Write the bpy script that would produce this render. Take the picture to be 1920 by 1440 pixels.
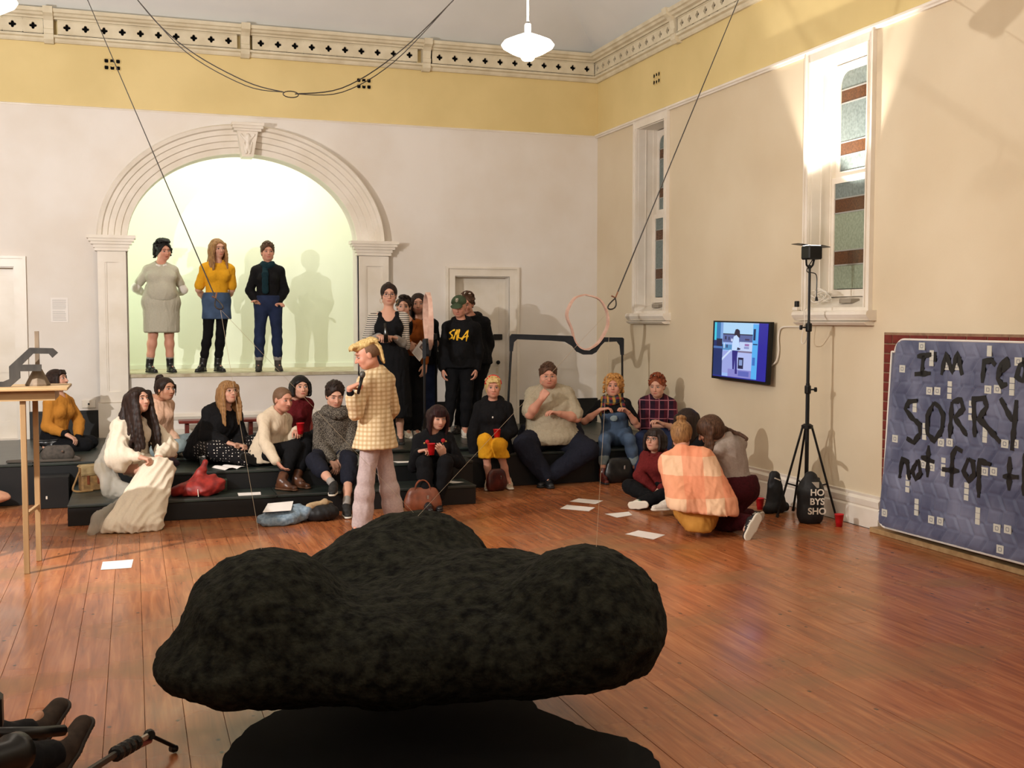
import bpy, bmesh, math, random
import numpy as np
from mathutils import Vector, Matrix
from mathutils.bvhtree import BVHTree
random.seed(7)
rng = np.random.RandomState(7)
for o in list(bpy.data.objects):
    bpy.data.objects.remove(o)
SC = bpy.context.scene
COL = SC.collection
# ------------------------------------------------------------------ camera
cam_data = bpy.data.cameras.new('camera')
cam_data.sensor_width = 36
cam_data.lens = 2080 / 1920 * 36
cam_data.clip_start = 0.05
cam_data.clip_end = 100
cam = bpy.data.objects.new('camera', cam_data)
COL.objects.link(cam)
cam.location = (0, 0, 1.9)
cam.rotation_euler = (math.radians(90 - 3.3), 0, math.radians(-18.85))
SC.camera = cam
# ------------------------------------------------------------------ exposure, world, lights
SC.view_settings.view_transform = 'Standard'
SC.view_settings.look = 'None'
SC.view_settings.gamma = 1
SC.view_settings.use_curve_mapping = False
SC.view_settings.exposure = 0.06
w = bpy.data.worlds.new('world')
SC.world = w
w.use_nodes = True
w.node_tree.nodes['Background'].inputs[0].default_value = (0.01, 0.014, 0.03, 1)
w.node_tree.nodes['Background'].inputs[1].default_value = 0.4


def light(name, kind, loc, energy, color, target=None, size=0.3, angle=None, blend=0.3, sy=None):
    d = bpy.data.lights.new(name, kind)
    d.energy = energy
    d.color = color
    if kind == 'AREA':
        d.size = size
        if sy:
            d.shape = 'RECTANGLE'
            d.size_y = sy
    else:
        d.shadow_soft_size = size
    if kind == 'SPOT':
        d.spot_size = math.radians(angle)
        d.spot_blend = blend
    o = bpy.data.objects.new(name, d)
    o.location = loc
    if target is not None:
        o.rotation_euler = (Vector(target) - Vector(loc)).to_track_quat('-Z', 'Y').to_euler()
    COL.objects.link(o)
    return o


# floodlight on a stand left of the frame: throws the shadows towards the right wall
light('flood_left', 'SPOT', (-2.7, 7.6, 3.1), 980, (1.0, 0.97, 0.95), (3.9, 14.4, 2.5), 0.03, 130, 0.5)
light('flood_left_upper', 'SPOT', (-2.75, 7.7, 4.9), 190, (1.0, 0.96, 0.92), (4.2, 13.5, 1.6), 0.04, 120, 0.5)
light('flood_rear', 'SPOT', (-2.4, 3.0, 4.2), 230, (1.0, 0.93, 0.85), (3.9, 12.5, 1.2), 0.10, 84, 0.7)
# further pendant lamps of the same kind, out of view around and behind the photographer
for loc in ((-.9, 1.6, 3.9), (3.2, 2.2, 3.9), (3.6, 4.6, 3.9), (-2.2, 5.0, 3.9), (1.2, -1.2, 3.9)):
    light('room_pendant', 'POINT', loc, 58, (1.0, 0.89, 0.74), size=0.18)
# pale green tubes hidden above and beside the alcove opening
light('alcove_tube', 'AREA', (1.4, 15.25, 4.45), 40, (0.99, 1.0, 0.88), (1.4, 16.3, 2.5), 2.8, sy=0.2)
light('alcove_tube', 'AREA', (-0.45, 15.35, 2.6), 12, (0.84, 1.0, 0.80), (1.6, 16.3, 2.2), 0.15, sy=2.0)
# lamp head on the stand by the window, aimed up
light('stand_lamp', 'SPOT', (6.02, 9.05, 2.66), 330, (1.0, 0.93, 0.84), (6.45, 9.05, 4.5), 0.03, 68, 0.35)


# ------------------------------------------------------------------ object helpers
def tag(o, label=None, cat=None, group=None, kind=None):
    if label:
        o['label'] = label
    if cat:
        o['category'] = cat
    if group:
        o['group'] = group
    if kind:
        o['kind'] = kind
    return o


def empty(name, loc, label=None, cat=None, group=None, kind=None, rz=0.0):
    o = bpy.data.objects.new(name, None)
    o.empty_display_size = 0.1
    o.location = loc
    o.rotation_euler = (0, 0, rz)
    COL.objects.link(o)
    return tag(o, label, cat, group, kind)


def link(name, me, mats=None, parent=None, smooth=False, world=False):
    """link a mesh as one object; world=True: coordinates are world ones, moved into the parent's frame"""
    if mats is not None:
        for m in (mats if isinstance(mats, (list, tuple)) else [mats]):
            if m.name not in me.materials:
                me.materials.append(m)
    if smooth:
        me.shade_smooth()
    o = bpy.data.objects.new(name, me)
    COL.objects.link(o)
    if parent is not None:
        o.parent = parent
        if world:
            r = parent
            off = Vector((0, 0, 0))
            while r is not None:
                off += r.location
                r = r.parent
            me.transform(Matrix.Translation(-off))
    return o


def fast_mesh(name, V, Fq):
    V = np.asarray(V, np.float32)
    Fq = np.asarray(Fq, np.int32)
    me = bpy.data.meshes.new(name)
    k = Fq.shape[1]
    me.vertices.add(len(V))
    me.vertices.foreach_set('co', V.ravel())
    me.loops.add(Fq.size)
    me.loops.foreach_set('vertex_index', Fq.ravel())
    me.polygons.add(len(Fq))
    me.polygons.foreach_set('loop_start', np.arange(0, Fq.size, k, dtype=np.int32))
    me.polygons.foreach_set('loop_total', np.full(len(Fq), k, np.int32))
    me.update(calc_edges=True)
    return me


class MB:
    """collects solids in world (or local) coordinates and links them as one mesh"""

    def __init__(self):
        self.V = []
        self.F = []
        self.M = []
        self.mi = 0

    def add(self, vs, fs):
        n = len(self.V)
        self.V += [tuple(v) for v in vs]
        self.F += [tuple(n + i for i in f) for f in fs]
        self.M += [self.mi] * len(fs)
        return self

    def box(self, x0, x1, y0, y1, z0, z1):
        vs = [(x, y, z) for z in (z0, z1) for y in (y0, y1) for x in (x0, x1)]
        return self.add(vs, [(0, 2, 3, 1), (4, 5, 7, 6), (0, 1, 5, 4), (2, 6, 7, 3), (0, 4, 6, 2), (1, 3, 7, 5)])

    def bbox(self, x0, x1, y0, y1, z0, z1, b=0.004):
        """box with bevelled edges"""
        bm = bmesh.new()
        bmesh.ops.create_cube(bm, size=1.0)
        for v in bm.verts:
            v.co = ((x0 + x1) / 2 + v.co.x * (x1 - x0), (y0 + y1) / 2 + v.co.y * (y1 - y0), (z0 + z1) / 2 + v.co.z * (z1 - z0))
        bmesh.ops.bevel(bm, geom=list(bm.edges), offset=b, segments=1, affect='EDGES')
        bm.verts.index_update()
        self.add([v.co[:] for v in bm.verts], [[v.index for v in f.verts] for f in bm.faces])
        bm.free()
        return self

    def prism(self, pts, axis, a, b):
        """extrude a 2D outline (list of (u,v)) along axis 'x'/'y'/'z' from a to b"""
        n = len(pts)
        def P(u, v, t):
            return (t, u, v) if axis == 'x' else (u, t, v) if axis == 'y' else (u, v, t)
        vs = [P(u, v, a) for u, v in pts] + [P(u, v, b) for u, v in pts]
        fs = [tuple(range(n))[::-1], tuple(range(n, 2 * n))] + [(i, (i + 1) % n, n + (i + 1) % n, n + i) for i in range(n)]
        return self.add(vs, fs)

    def tube(self, pts, r, n=8, closed=False, caps=True):
        P = [Vector(p) for p in pts]
        m = len(P)
        rs = r if isinstance(r, (list, tuple)) else [r] * m
        up = None
        base = len(self.V)
        vs, fs = [], []
        for i in range(m):
            if closed:
                t = (P[(i + 1) % m] - P[i - 1]).normalized()
            else:
                t = (P[min(i + 1, m - 1)] - P[max(i - 1, 0)]).normalized()
            if up is None:
                up = t.orthogonal().normalized()
            up = (up - t * up.dot(t))
            up = up.normalized() if up.length > 1e-6 else t.orthogonal().normalized()
            s = t.cross(up)
            for k in range(n):
                a = 2 * math.pi * k / n
                vs.append(P[i] + (up * math.cos(a) + s * math.sin(a)) * rs[i])
        for i in range(m if closed else m - 1):
            j = (i + 1) % m
            for k in range(n):
                k2 = (k + 1) % n
                fs.append((i * n + k, i * n + k2, j * n + k2, j * n + k))
        if caps and not closed:
            fs.append(tuple(range(n))[::-1])
            fs.append(tuple((m - 1) * n + k for k in range(n)))
        return self.add(vs, fs)

    def lathe(self, prof, c, n=24, axis=(0, 0, 1)):
        q = Vector((0, 0, 1)).rotation_difference(Vector(axis))
        vs, fs = [], []
        m = len(prof)
        for r, z in prof:
            for k in range(n):
                a = 2 * math.pi * k / n
                vs.append(Vector(c) + q @ Vector((max(r, 1e-4) * math.cos(a), max(r, 1e-4) * math.sin(a), z)))
        for i in range(m - 1):
            for k in range(n):
                k2 = (k + 1) % n
                fs.append((i * n + k, i * n + k2, (i + 1) * n + k2, (i + 1) * n + k))
        fs.append(tuple(range(n))[::-1])
        fs.append(tuple((m - 1) * n + k for k in range(n)))
        return self.add(vs, fs)

    def mesh(self, name):
        me = bpy.data.meshes.new(name)
        me.from_pydata([tuple(v) for v in self.V], [], self.F)
        me.polygons.foreach_set('material_index', self.M)
        me.update()
        return me

    def build(self, name, mats, parent=None, smooth=False, world=True):
        me = self.mesh(name)
        if isinstance(mats, (list, tuple)):
            for m in mats:
                me.materials.append(m)
        else:
            me.materials.append(mats)
        return link(name, me, None, parent, smooth, world)


def origin_to(o, loc):
    """give a top-level mesh its origin at loc"""
    o.data.transform(Matrix.Translation(-Vector(loc)))
    o.location = loc
    return o


# ------------------------------------------------------------------ materials
def sr(r, g, b):
    f = lambda c: (c / 255) / 12.92 if c / 255 <= 0.04045 else ((c / 255 + 0.055) / 1.055) ** 2.4
    return (f(r), f(g), f(b), 1)


def nodes(name, rough=0.6, color=(0.5, 0.5, 0.5, 1), metal=0.0, spec=0.5, coat=0.0, sheen=0.0):
    m = bpy.data.materials.new(name)
    m.use_nodes = True
    nt = m.node_tree
    b = nt.nodes['Principled BSDF']
    b.inputs['Base Color'].default_value = color
    b.inputs['Roughness'].default_value = rough
    b.inputs['Metallic'].default_value = metal
    b.inputs['Specular IOR Level'].default_value = spec
    b.inputs['Coat Weight'].default_value = coat
    b.inputs['Sheen Weight'].default_value = sheen
    m.diffuse_color = color
    return m, nt, b


def N(nt, t, **kw):
    n = nt.nodes.new(t)
    for k, v in kw.items():
        if k.startswith('i_'):
            k = k[2:]
            n.inputs[int(k) if k.isdigit() else k.replace('_', ' ')].default_value = v
        else:
            setattr(n, k, v)
    return n


def L(nt, a, b):
    nt.links.new(a, b)


def noise_mat(name, c1, c2, scale=20, rough=0.7, bump=0.1, bdist=0.01, stretch=(1, 1, 1), coord='Object', metal=0.0, spec=0.4, detail=4.0, lo=0.35, hi=0.65, sheen=0.0, bscale=None, coat=0.0):
    m, nt, b = nodes(name, rough, c1, metal, spec, coat, sheen)
    tc = N(nt, 'ShaderNodeTexCoord')
    mp = N(nt, 'ShaderNodeMapping')
    mp.inputs['Scale'].default_value = stretch
    L(nt, tc.outputs[coord], mp.inputs[0])
    nz = N(nt, 'ShaderNodeTexNoise', i_Scale=scale, i_Detail=detail)
    L(nt, mp.outputs[0], nz.inputs['Vector'])
    cr = N(nt, 'ShaderNodeValToRGB')
    cr.color_ramp.elements[0].position = lo
    cr.color_ramp.elements[0].color = c1
    cr.color_ramp.elements[1].position = hi
    cr.color_ramp.elements[1].color = c2
    L(nt, nz.outputs[0], cr.inputs[0])
    L(nt, cr.outputs[0], b.inputs['Base Color'])
    if bump:
        bp = N(nt, 'ShaderNodeBump', i_Strength=bump, i_Distance=bdist)
        if bscale:
            n2 = N(nt, 'ShaderNodeTexNoise', i_Scale=bscale, i_Detail=3.0)
            L(nt, mp.outputs[0], n2.inputs['Vector'])
            L(nt, n2.outputs[0], bp.inputs['Height'])
        else:
            L(nt, nz.outputs[0], bp.inputs['Height'])
        L(nt, bp.outputs[0], b.inputs['Normal'])
    return m


def mul(c, f):
    return (c[0] * f, c[1] * f, c[2] * f, 1)


def cloth(name, c, var=0.93, scale=60, rough=0.88, bump=0.25, sheen=0.0):
    return noise_mat(name, mul(c, var), c, scale, rough, bump, 0.006, spec=0.2, sheen=sheen)


def emis(name, c, s):
    m = bpy.data.materials.new(name)
    m.use_nodes = True
    nt = m.node_tree
    b = nt.nodes['Principled BSDF']
    b.inputs['Base Color'].default_value = (0.8, 0.8, 0.8, 1)
    b.inputs['Emission Color'].default_value = c
    b.inputs['Emission Strength'].default_value = s
    return m


WHITE = noise_mat('wall_paint_white', sr(232, 226, 219), sr(224, 215, 204), 1.2, 0.55, 0.03, 0.02, spec=0.3, bscale=60)
CREAM = noise_mat('wall_paint_cream', sr(222, 207, 180), sr(214, 197, 168), 0.8, 0.5, 0.03, 0.02, spec=0.3, bscale=60)
YELLOW = noise_mat('frieze_paint_yellow', sr(226, 204, 146), sr(216, 194, 136), 1.0, 0.6, 0.03, 0.02, spec=0.3, bscale=60)
TRIM = noise_mat('gloss_trim_paint', sr(236, 228, 216), sr(226, 216, 200), 3, 0.35, 0.02, 0.01)
CORN = noise_mat('cornice_plaster', sr(222, 212, 186), sr(206, 194, 166), 5, 0.7, 0.1, 0.01)
CEIL = noise_mat('ceiling_paint', sr(226, 227, 226), sr(218, 219, 217), 0.8, 0.7, 0.02, 0.01)
ALC = noise_mat('alcove_paint', sr(236, 240, 222), sr(232, 236, 214), 0.6, 0.6, 0.02, 0.01)
DARK = nodes('hole_shade_black', 0.9, (0.004, 0.004, 0.004, 1), spec=0.1)[0]  # near-black colour that paints in the shade inside small holes
BLACK = noise_mat('black_paint', sr(12, 13, 14), sr(20, 21, 21), 6, 0.45, 0.05, 0.005)
BMETAL = nodes('black_metal', 0.4, sr(14, 14, 15), 0.3)[0]
CHROME = nodes('chrome', 0.2, sr(190, 190, 190), 1.0)[0]
PAPER = nodes('white_paper', 0.6, sr(238, 232, 226), spec=0.2)[0]
PINE = noise_mat('pale_pine', sr(172, 140, 100), sr(150, 118, 80), 14, 0.55, 0.08, 0.004, (1, 1, 0.12))
PINEX = noise_mat('pale_pine_top', sr(180, 150, 108), sr(156, 124, 84), 14, 0.5, 0.08, 0.004, (0.12, 1, 1))
REDPL = nodes('red_plastic', 0.35, sr(196, 22, 32))[0]
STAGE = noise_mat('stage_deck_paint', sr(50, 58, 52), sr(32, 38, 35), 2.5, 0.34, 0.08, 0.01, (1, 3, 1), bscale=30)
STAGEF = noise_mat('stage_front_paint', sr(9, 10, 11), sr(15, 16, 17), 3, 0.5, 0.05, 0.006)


# ------------------------------------------------------------------ distance-field modelling: one smooth surface per part
def A3(v):
    return np.array([float(v[0]), float(v[1]), float(v[2])])


def unit(v):
    v = np.asarray(v, float)
    return v / (np.linalg.norm(v) + 1e-12)


def axis_grid(lo, hi, h, fine):
    """1D grid with step h, finer inside the (lo, hi, step) ranges"""
    pts = [lo]
    x = lo
    while x < hi:
        s = h
        for a, b, hf in fine:
            if a <= x < b:
                s = min(s, hf)
        x += s
        pts.append(x)
    return np.array(pts, np.float32)


class SDF:
    """prims: ('c',a,b,ra,rb[,flatdir,flat]) tapered capsule, ('e',centre,axes3x3,radii) ellipsoid,
    each with an optional blend; cuts: ('p',point,normal) removes the normal's side"""

    def __init__(self, h=0.013):
        self.h = h
        self.P = []
        self.fine = []

    def cone(self, a, b, ra, rb=None, k=0.02, flat=None, fn=None, sub=False):
        self.P.append(('c', A3(a), A3(b), ra, ra if rb is None else rb, k, flat, None if fn is None else unit(fn), sub))
        return self

    def path(self, pts, rs, k=0.02, flat=None, fn=None):
        for i in range(len(pts) - 1):
            self.cone(pts[i], pts[i + 1], rs[i], rs[i + 1], k, flat, fn)
        return self

    def ell(self, c, r, R=None, k=0.02, sub=False):
        R = np.eye(3) if R is None else np.array([unit(q) for q in R])
        self.P.append(('e', A3(c), R, np.array(r, float), k, sub))
        return self

    def cut(self, p, n, k=0.004):
        self.P.append(('p', A3(p), unit(n), k))
        return self

    def bounds(self):
        lo = np.full(3, 1e9)
        hi = -lo
        for p in self.P:
            if p[0] == 'c' and not p[8]:
                for q, r in ((p[1], p[3]), (p[2], p[4])):
                    lo = np.minimum(lo, q - r)
                    hi = np.maximum(hi, q + r)
            elif p[0] == 'e' and not p[5]:
                e = np.sqrt(((p[2] * p[3][:, None]) ** 2).sum(0))
                lo = np.minimum(lo, p[1] - e)
                hi = np.maximum(hi, p[1] + e)
        return lo, hi

    def mesh(self, name, disp=None):
        h = self.h
        lo, hi = self.bounds()
        lo = lo - 3 * h
        hi = hi + 3 * h
        G = [axis_grid(lo[i], hi[i], h, [(f[0][i], f[1][i], f[2]) for f in self.fine]) for i in range(3)]
        X, Y, Z = G
        F = np.full((len(X), len(Y), len(Z)), 0.2, np.float32)
        for p in self.P:
            if p[0] == 'p':
                d = ((X[:, None, None] - p[1][0]) * p[2][0] + (Y[None, :, None] - p[1][1]) * p[2][1] + (Z[None, None, :] - p[1][2]) * p[2][2])
                np.maximum(F, d.astype(np.float32), out=F)
                continue
            if p[0] == 'c':
                _, a, b, ra, rb, k, flat, fn, sub = p
                r = max(ra, rb)
                l0, h0 = np.minimum(a, b) - r - 0.05 - k, np.maximum(a, b) + r + 0.05 + k
            else:
                _, c, R, rr, k, sub = p
                e = np.sqrt(((R * rr[:, None]) ** 2).sum(0)) + 0.05 + k
                l0, h0 = c - e, c + e
            s = [slice(max(0, np.searchsorted(G[i], l0[i]) - 1), np.searchsorted(G[i], h0[i]) + 1) for i in range(3)]
            x = X[s[0]][:, None, None]
            y = Y[s[1]][None, :, None]
            z = Z[s[2]][None, None, :]
            if x.size == 0 or y.size == 0 or z.size == 0:
                continue
            if p[0] == 'c':
                ab = b - a
                L2 = max(float(ab @ ab), 1e-9)
                t = np.clip(((x - a[0]) * ab[0] + (y - a[1]) * ab[1] + (z - a[2]) * ab[2]) / L2, 0, 1)
                qx = x - a[0] - t * ab[0]
                qy = y - a[1] - t * ab[1]
                qz = z - a[2] - t * ab[2]
                if flat is not None:
                    dn = (qx * fn[0] + qy * fn[1] + qz * fn[2]) * (1 / flat - 1)
                    qx = qx + dn * fn[0]
                    qy = qy + dn * fn[1]
                    qz = qz + dn * fn[2]
                D = np.sqrt(qx * qx + qy * qy + qz * qz) - (ra + (rb - ra) * t)
                if flat is not None:
                    D = D * (0.5 + 0.5 * flat)
            else:
                px, py, pz = x - c[0], y - c[1], z - c[2]
                u = [px * R[i][0] + py * R[i][1] + pz * R[i][2] for i in range(3)]
                k0 = np.sqrt(sum((u[i] / rr[i]) ** 2 for i in range(3)))
                k1 = np.sqrt(sum((u[i] / rr[i] ** 2) ** 2 for i in range(3))) + 1e-9
                D = k0 * (k0 - 1) / k1
            D = D.astype(np.float32)
            A = F[s[0], s[1], s[2]]
            if sub:
                D = -D
                hh = np.maximum(k - np.abs(A - D), 0) / max(k, 1e-6)
                F[s[0], s[1], s[2]] = np.maximum(A, D) + hh * hh * k * 0.25
            else:
                hh = np.maximum(k - np.abs(A - D), 0) / max(k, 1e-6)
                F[s[0], s[1], s[2]] = np.minimum(A, D) - hh * hh * k * 0.25
        V, Q = surface_nets(F, X, Y, Z)
        me = fast_mesh(name, V, Q)
        if disp is not None:
            nrm = np.empty(len(V) * 3, np.float32)
            me.vertices.foreach_get('normal', nrm)
            V = V + nrm.reshape(-1, 3) * disp(V, nrm.reshape(-1, 3))[:, None]
            me.vertices.foreach_set('co', V.astype(np.float32).ravel())
            me.update()
        me.shade_smooth()
        return me


def surface_nets(F, X, Y, Z):
    S = F < 0
    n = S.shape
    c = S[:-1, :-1, :-1].astype(np.int8)
    for i, j, k in ((1, 0, 0), (0, 1, 0), (0, 0, 1), (1, 1, 0), (1, 0, 1), (0, 1, 1), (1, 1, 1)):
        c = c + S[i:n[0] - 1 + i, j:n[1] - 1 + j, k:n[2] - 1 + k]
    act = (c > 0) & (c < 8)
    I, J, K = np.nonzero(act)
    idx = np.full(act.shape, -1, np.int32)
    idx[I, J, K] = np.arange(len(I))
    acc = np.zeros((len(I), 3), np.float64)
    cnt = np.zeros(len(I))
    cor = [(0, 0, 0), (1, 0, 0), (0, 1, 0), (1, 1, 0), (0, 0, 1), (1, 0, 1), (0, 1, 1), (1, 1, 1)]
    val = [F[I + a, J + b, K + d].astype(np.float64) for a, b, d in cor]
    pos = [np.stack([X[I + a], Y[J + b], Z[K + d]], 1).astype(np.float64) for a, b, d in cor]
    for a, b in ((0, 1), (2, 3), (4, 5), (6, 7), (0, 2), (1, 3), (4, 6), (5, 7), (0, 4), (1, 5), (2, 6), (3, 7)):
        m = (val[a] < 0) != (val[b] < 0)
        t = val[a][m] / (val[a][m] - val[b][m])
        acc[m] += pos[a][m] + (pos[b][m] - pos[a][m]) * t[:, None]
        cnt[m] += 1
    V = acc / np.maximum(cnt, 1)[:, None]
    Q = []
    # edges along each axis
    e = S[:-1, 1:-1, 1:-1] != S[1:, 1:-1, 1:-1]
    i, j, k = np.nonzero(e)
    j += 1
    k += 1
    f = S[i, j, k]
    q = np.stack([idx[i, j - 1, k - 1], idx[i, j, k - 1], idx[i, j, k], idx[i, j - 1, k]], 1)
    q[~f] = q[~f][:, ::-1]
    Q.append(q)
    e = S[1:-1, :-1, 1:-1] != S[1:-1, 1:, 1:-1]
    i, j, k = np.nonzero(e)
    i += 1
    k += 1
    f = S[i, j, k]
    q = np.stack([idx[i - 1, j, k - 1], idx[i - 1, j, k], idx[i, j, k], idx[i, j, k - 1]], 1)
    q[~f] = q[~f][:, ::-1]
    Q.append(q)
    e = S[1:-1, 1:-1, :-1] != S[1:-1, 1:-1, 1:]
    i, j, k = np.nonzero(e)
    i += 1
    j += 1
    f = S[i, j, k]
    q = np.stack([idx[i - 1, j - 1, k], idx[i, j - 1, k], idx[i, j, k], idx[i - 1, j, k]], 1)
    q[~f] = q[~f][:, ::-1]
    Q.append(q)
    Q = np.concatenate(Q)
    return V, Q[(Q >= 0).all(1)]


def pleats(run, amp, period, seed=0, warp=.05):
    """sharp folds running along the direction run"""
    run = unit(run)
    a = unit(np.cross(run, (0.3, 1, 0.2)))
    b = np.cross(run, a)

    def d(V, n):
        wv = fbm(V, 9, seed, 2) * warp
        wv2 = fbm(V, 7, seed + 4, 2) * warp
        p = np.abs(np.sin((V @ a + wv) * math.pi / period))
        q = np.abs(np.sin((V @ b + wv2) * math.pi / period * .9 + .7))
        return amp * (.6 - p) + amp * .7 * (.6 - q)
    return d


def fbm(V, f, seed=0, octaves=3):
    """smooth pseudo-noise in about -1..1 from warped sines"""
    r = np.random.RandomState(seed)
    out = np.zeros(len(V))
    amp = 1.0
    W = np.asarray(V, float)
    for o in range(octaves):
        a = r.normal(size=(3, 3))
        a /= np.linalg.norm(a, axis=1)[:, None]
        p = r.rand(6) * 6.28
        s = W * f
        w1 = s + 1.1 * np.sin(s @ a[0] * 1.3 + p[0])[:, None] * a[1]
        out += amp * (np.sin(w1 @ a[1] + p[1]) * np.sin(w1 @ a[2] * 1.17 + p[2]) + 0.6 * np.sin(w1 @ a[0] * 0.83 + p[3]) * np.cos(w1 @ (a[1] - a[2]) * 0.7 + p[4])) * 0.62
        amp *= 0.5
        f *= 2.05
    return out


def folds(amp, f=22, seed=0, stretch=(1, 1, 0.45)):
    st = np.array(stretch)

    def d(V, n):
        broad = fbm(V * st, f, seed, 2)
        fine_ = fbm(V * st * 2.6, f, seed + 1, 2)
        return amp * (.75 - np.abs(broad) * 1.2) + amp * .8 * (.5 - np.abs(fine_)) + amp * .15
    return d
# ================================================================== THE ROOM
XR, XL, YB, YF = 6.37, -3.4, 14.85, -3.2
ZC = 5.30      # underside of cornice
ZT = 5.66      # top of cornice


def struct(name, mb, mats, parent=None, smooth=False):
    o = mb.build(name, mats, parent, smooth)
    if parent is None:
        o['kind'] = 'structure'
    return o


# ---- floor: a dark sub-floor with every board a piece of its own
def plank_material():
    m, nt, b = nodes('varnished_pine_boards', 0.3, sr(176, 100, 52), spec=0.5)
    geo = N(nt, 'ShaderNodeNewGeometry')
    oi = N(nt, 'ShaderNodeObjectInfo')
    sh = N(nt, 'ShaderNodeVectorMath', operation='MULTIPLY_ADD')
    cmb = N(nt, 'ShaderNodeCombineXYZ')
    L(nt, oi.outputs['Random'], cmb.inputs[0])
    L(nt, oi.outputs['Random'], cmb.inputs[1])
    L(nt, oi.outputs['Random'], cmb.inputs[2])
    L(nt, cmb.outputs[0], sh.inputs[0])
    sh.inputs[1].default_value = (37, 53, 29)
    L(nt, geo.outputs['Position'], sh.inputs[2])
    mp = N(nt, 'ShaderNodeMapping')
    mp.inputs['Scale'].default_value = (1, 0.07, 1)
    L(nt, sh.outputs[0], mp.inputs[0])
    gr = N(nt, 'ShaderNodeTexNoise', i_Scale=26.0, i_Detail=6.0, i_Distortion=0.6)
    L(nt, mp.outputs[0], gr.inputs['Vector'])
    cr = N(nt, 'ShaderNodeValToRGB')
    cr.color_ramp.elements[0].position = 0.30
    cr.color_ramp.elements[0].color = sr(138, 76, 44)
    cr.color_ramp.elements[1].position = 0.72
    cr.color_ramp.elements[1].color = sr(188, 120, 74)
    e = cr.color_ramp.elements.new(0.5)
    e.color = sr(164, 96, 56)
    L(nt, gr.outputs[0], cr.inputs[0])
    # board to board tone
    hsv = N(nt, 'ShaderNodeHueSaturation')
    mr = N(nt, 'ShaderNodeMapRange')
    L(nt, oi.outputs['Random'], mr.inputs[0])
    mr.inputs[3].default_value = 0.92
    mr.inputs[4].default_value = 1.07
    L(nt, mr.outputs[0], hsv.inputs['Value'])
    L(nt, cr.outputs[0], hsv.inputs['Color'])
    # worn greenish grey patches that run over several boards
    pn = N(nt, 'ShaderNodeTexNoise', i_Scale=1.15, i_Detail=4.0)
    pm = N(nt, 'ShaderNodeMapping')
    pm.inputs['Scale'].default_value = (0.8, 1.3, 1)
    L(nt, geo.outputs['Position'], pm.inputs[0])
    L(nt, pm.outputs[0], pn.inputs['Vector'])
    pr_ = N(nt, 'ShaderNodeValToRGB')
    pr_.color_ramp.elements[0].position = 0.5
    pr_.color_ramp.elements[0].color = (0, 0, 0, 1)
    pr_.color_ramp.elements[1].position = 0.72
    pr_.color_ramp.elements[1].color = (0.62, 0.62, 0.62, 1)
    L(nt, pn.outputs[0], pr_.inputs[0])
    mx = N(nt, 'ShaderNodeMixRGB', blend_type='MIX')
    L(nt, pr_.outputs[0], mx.inputs[0])
    L(nt, hsv.outputs[0], mx.inputs[1])
    mx.inputs[2].default_value = sr(124, 104, 68)
    # knots and nail marks
    km = N(nt, 'ShaderNodeMapping')
    km.inputs['Scale'].default_value = (1.25, 0.85, 1)
    L(nt, sh.outputs[0], km.inputs[0])
    vo = N(nt, 'ShaderNodeTexVoronoi', i_Scale=5.6, i_Randomness=1.0)
    L(nt, km.outputs[0], vo.inputs['Vector'])
    kr = N(nt, 'ShaderNodeValToRGB')
    kr.color_ramp.elements[0].position = 0.04
    kr.color_ramp.elements[0].color = (0.12, 0.12, 0.12, 1)
    kr.color_ramp.elements[1].position = 0.10
    kr.color_ramp.elements[1].color = (1, 1, 1, 1)
    L(nt, vo.outputs['Distance'], kr.inputs[0])
    m2 = N(nt, 'ShaderNodeMixRGB', blend_type='MULTIPLY')
    m2.inputs[0].default_value = 0.95
    L(nt, mx.outputs[0], m2.inputs[1])
    L(nt, kr.outputs[0], m2.inputs[2])
    L(nt, m2.outputs[0], b.inputs['Base Color'])
    rr = N(nt, 'ShaderNodeMapRange')
    L(nt, pn.outputs[0], rr.inputs[0])
    rr.inputs[1].default_value = 0.35
    rr.inputs[2].default_value = 0.7
    rr.inputs[3].default_value = 0.17
    rr.inputs[4].default_value = 0.36
    L(nt, rr.outputs[0], b.inputs['Roughness'])
    bp = N(nt, 'ShaderNodeBump', i_Strength=0.12, i_Distance=0.002)
    L(nt, gr.outputs[0], bp.inputs['Height'])
    L(nt, bp.outputs[0], b.inputs['Normal'])
    return m


PLANK = plank_material()
floor = struct('floor', MB().box(XL - .2, XR + .3, YF - .2, YB + .1, -0.12, -0.022), nodes('sub_floor', 0.9, sr(30, 18, 10))[0])
pm_cache = {}


def plank_mesh(wd, ln):
    key = (round(wd, 3), round(ln, 2))
    if key not in pm_cache:
        b = 0.0009
        w2, l = key[0] / 2, key[1]
        vs = [(-w2, 0, -.02), (w2, 0, -.02), (w2, l, -.02), (-w2, l, -.02), (-w2, 0, -b), (w2, 0, -b), (w2, l, -b), (-w2, l, -b),
              (-w2 + b, b, 0), (w2 - b, b, 0), (w2 - b, l - b, 0), (-w2 + b, l - b, 0)]
        fs = [(0, 1, 5, 4), (1, 2, 6, 5), (2, 3, 7, 6), (3, 0, 4, 7), (4, 5, 9, 8), (5, 6, 10, 9), (6, 7, 11, 10), (7, 4, 8, 11), (8, 9, 10, 11)]
        me = bpy.data.meshes.new('plank')
        me.from_pydata(vs, [], fs)
        me.materials.append(PLANK)
        pm_cache[key] = me
    return pm_cache[key]


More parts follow.
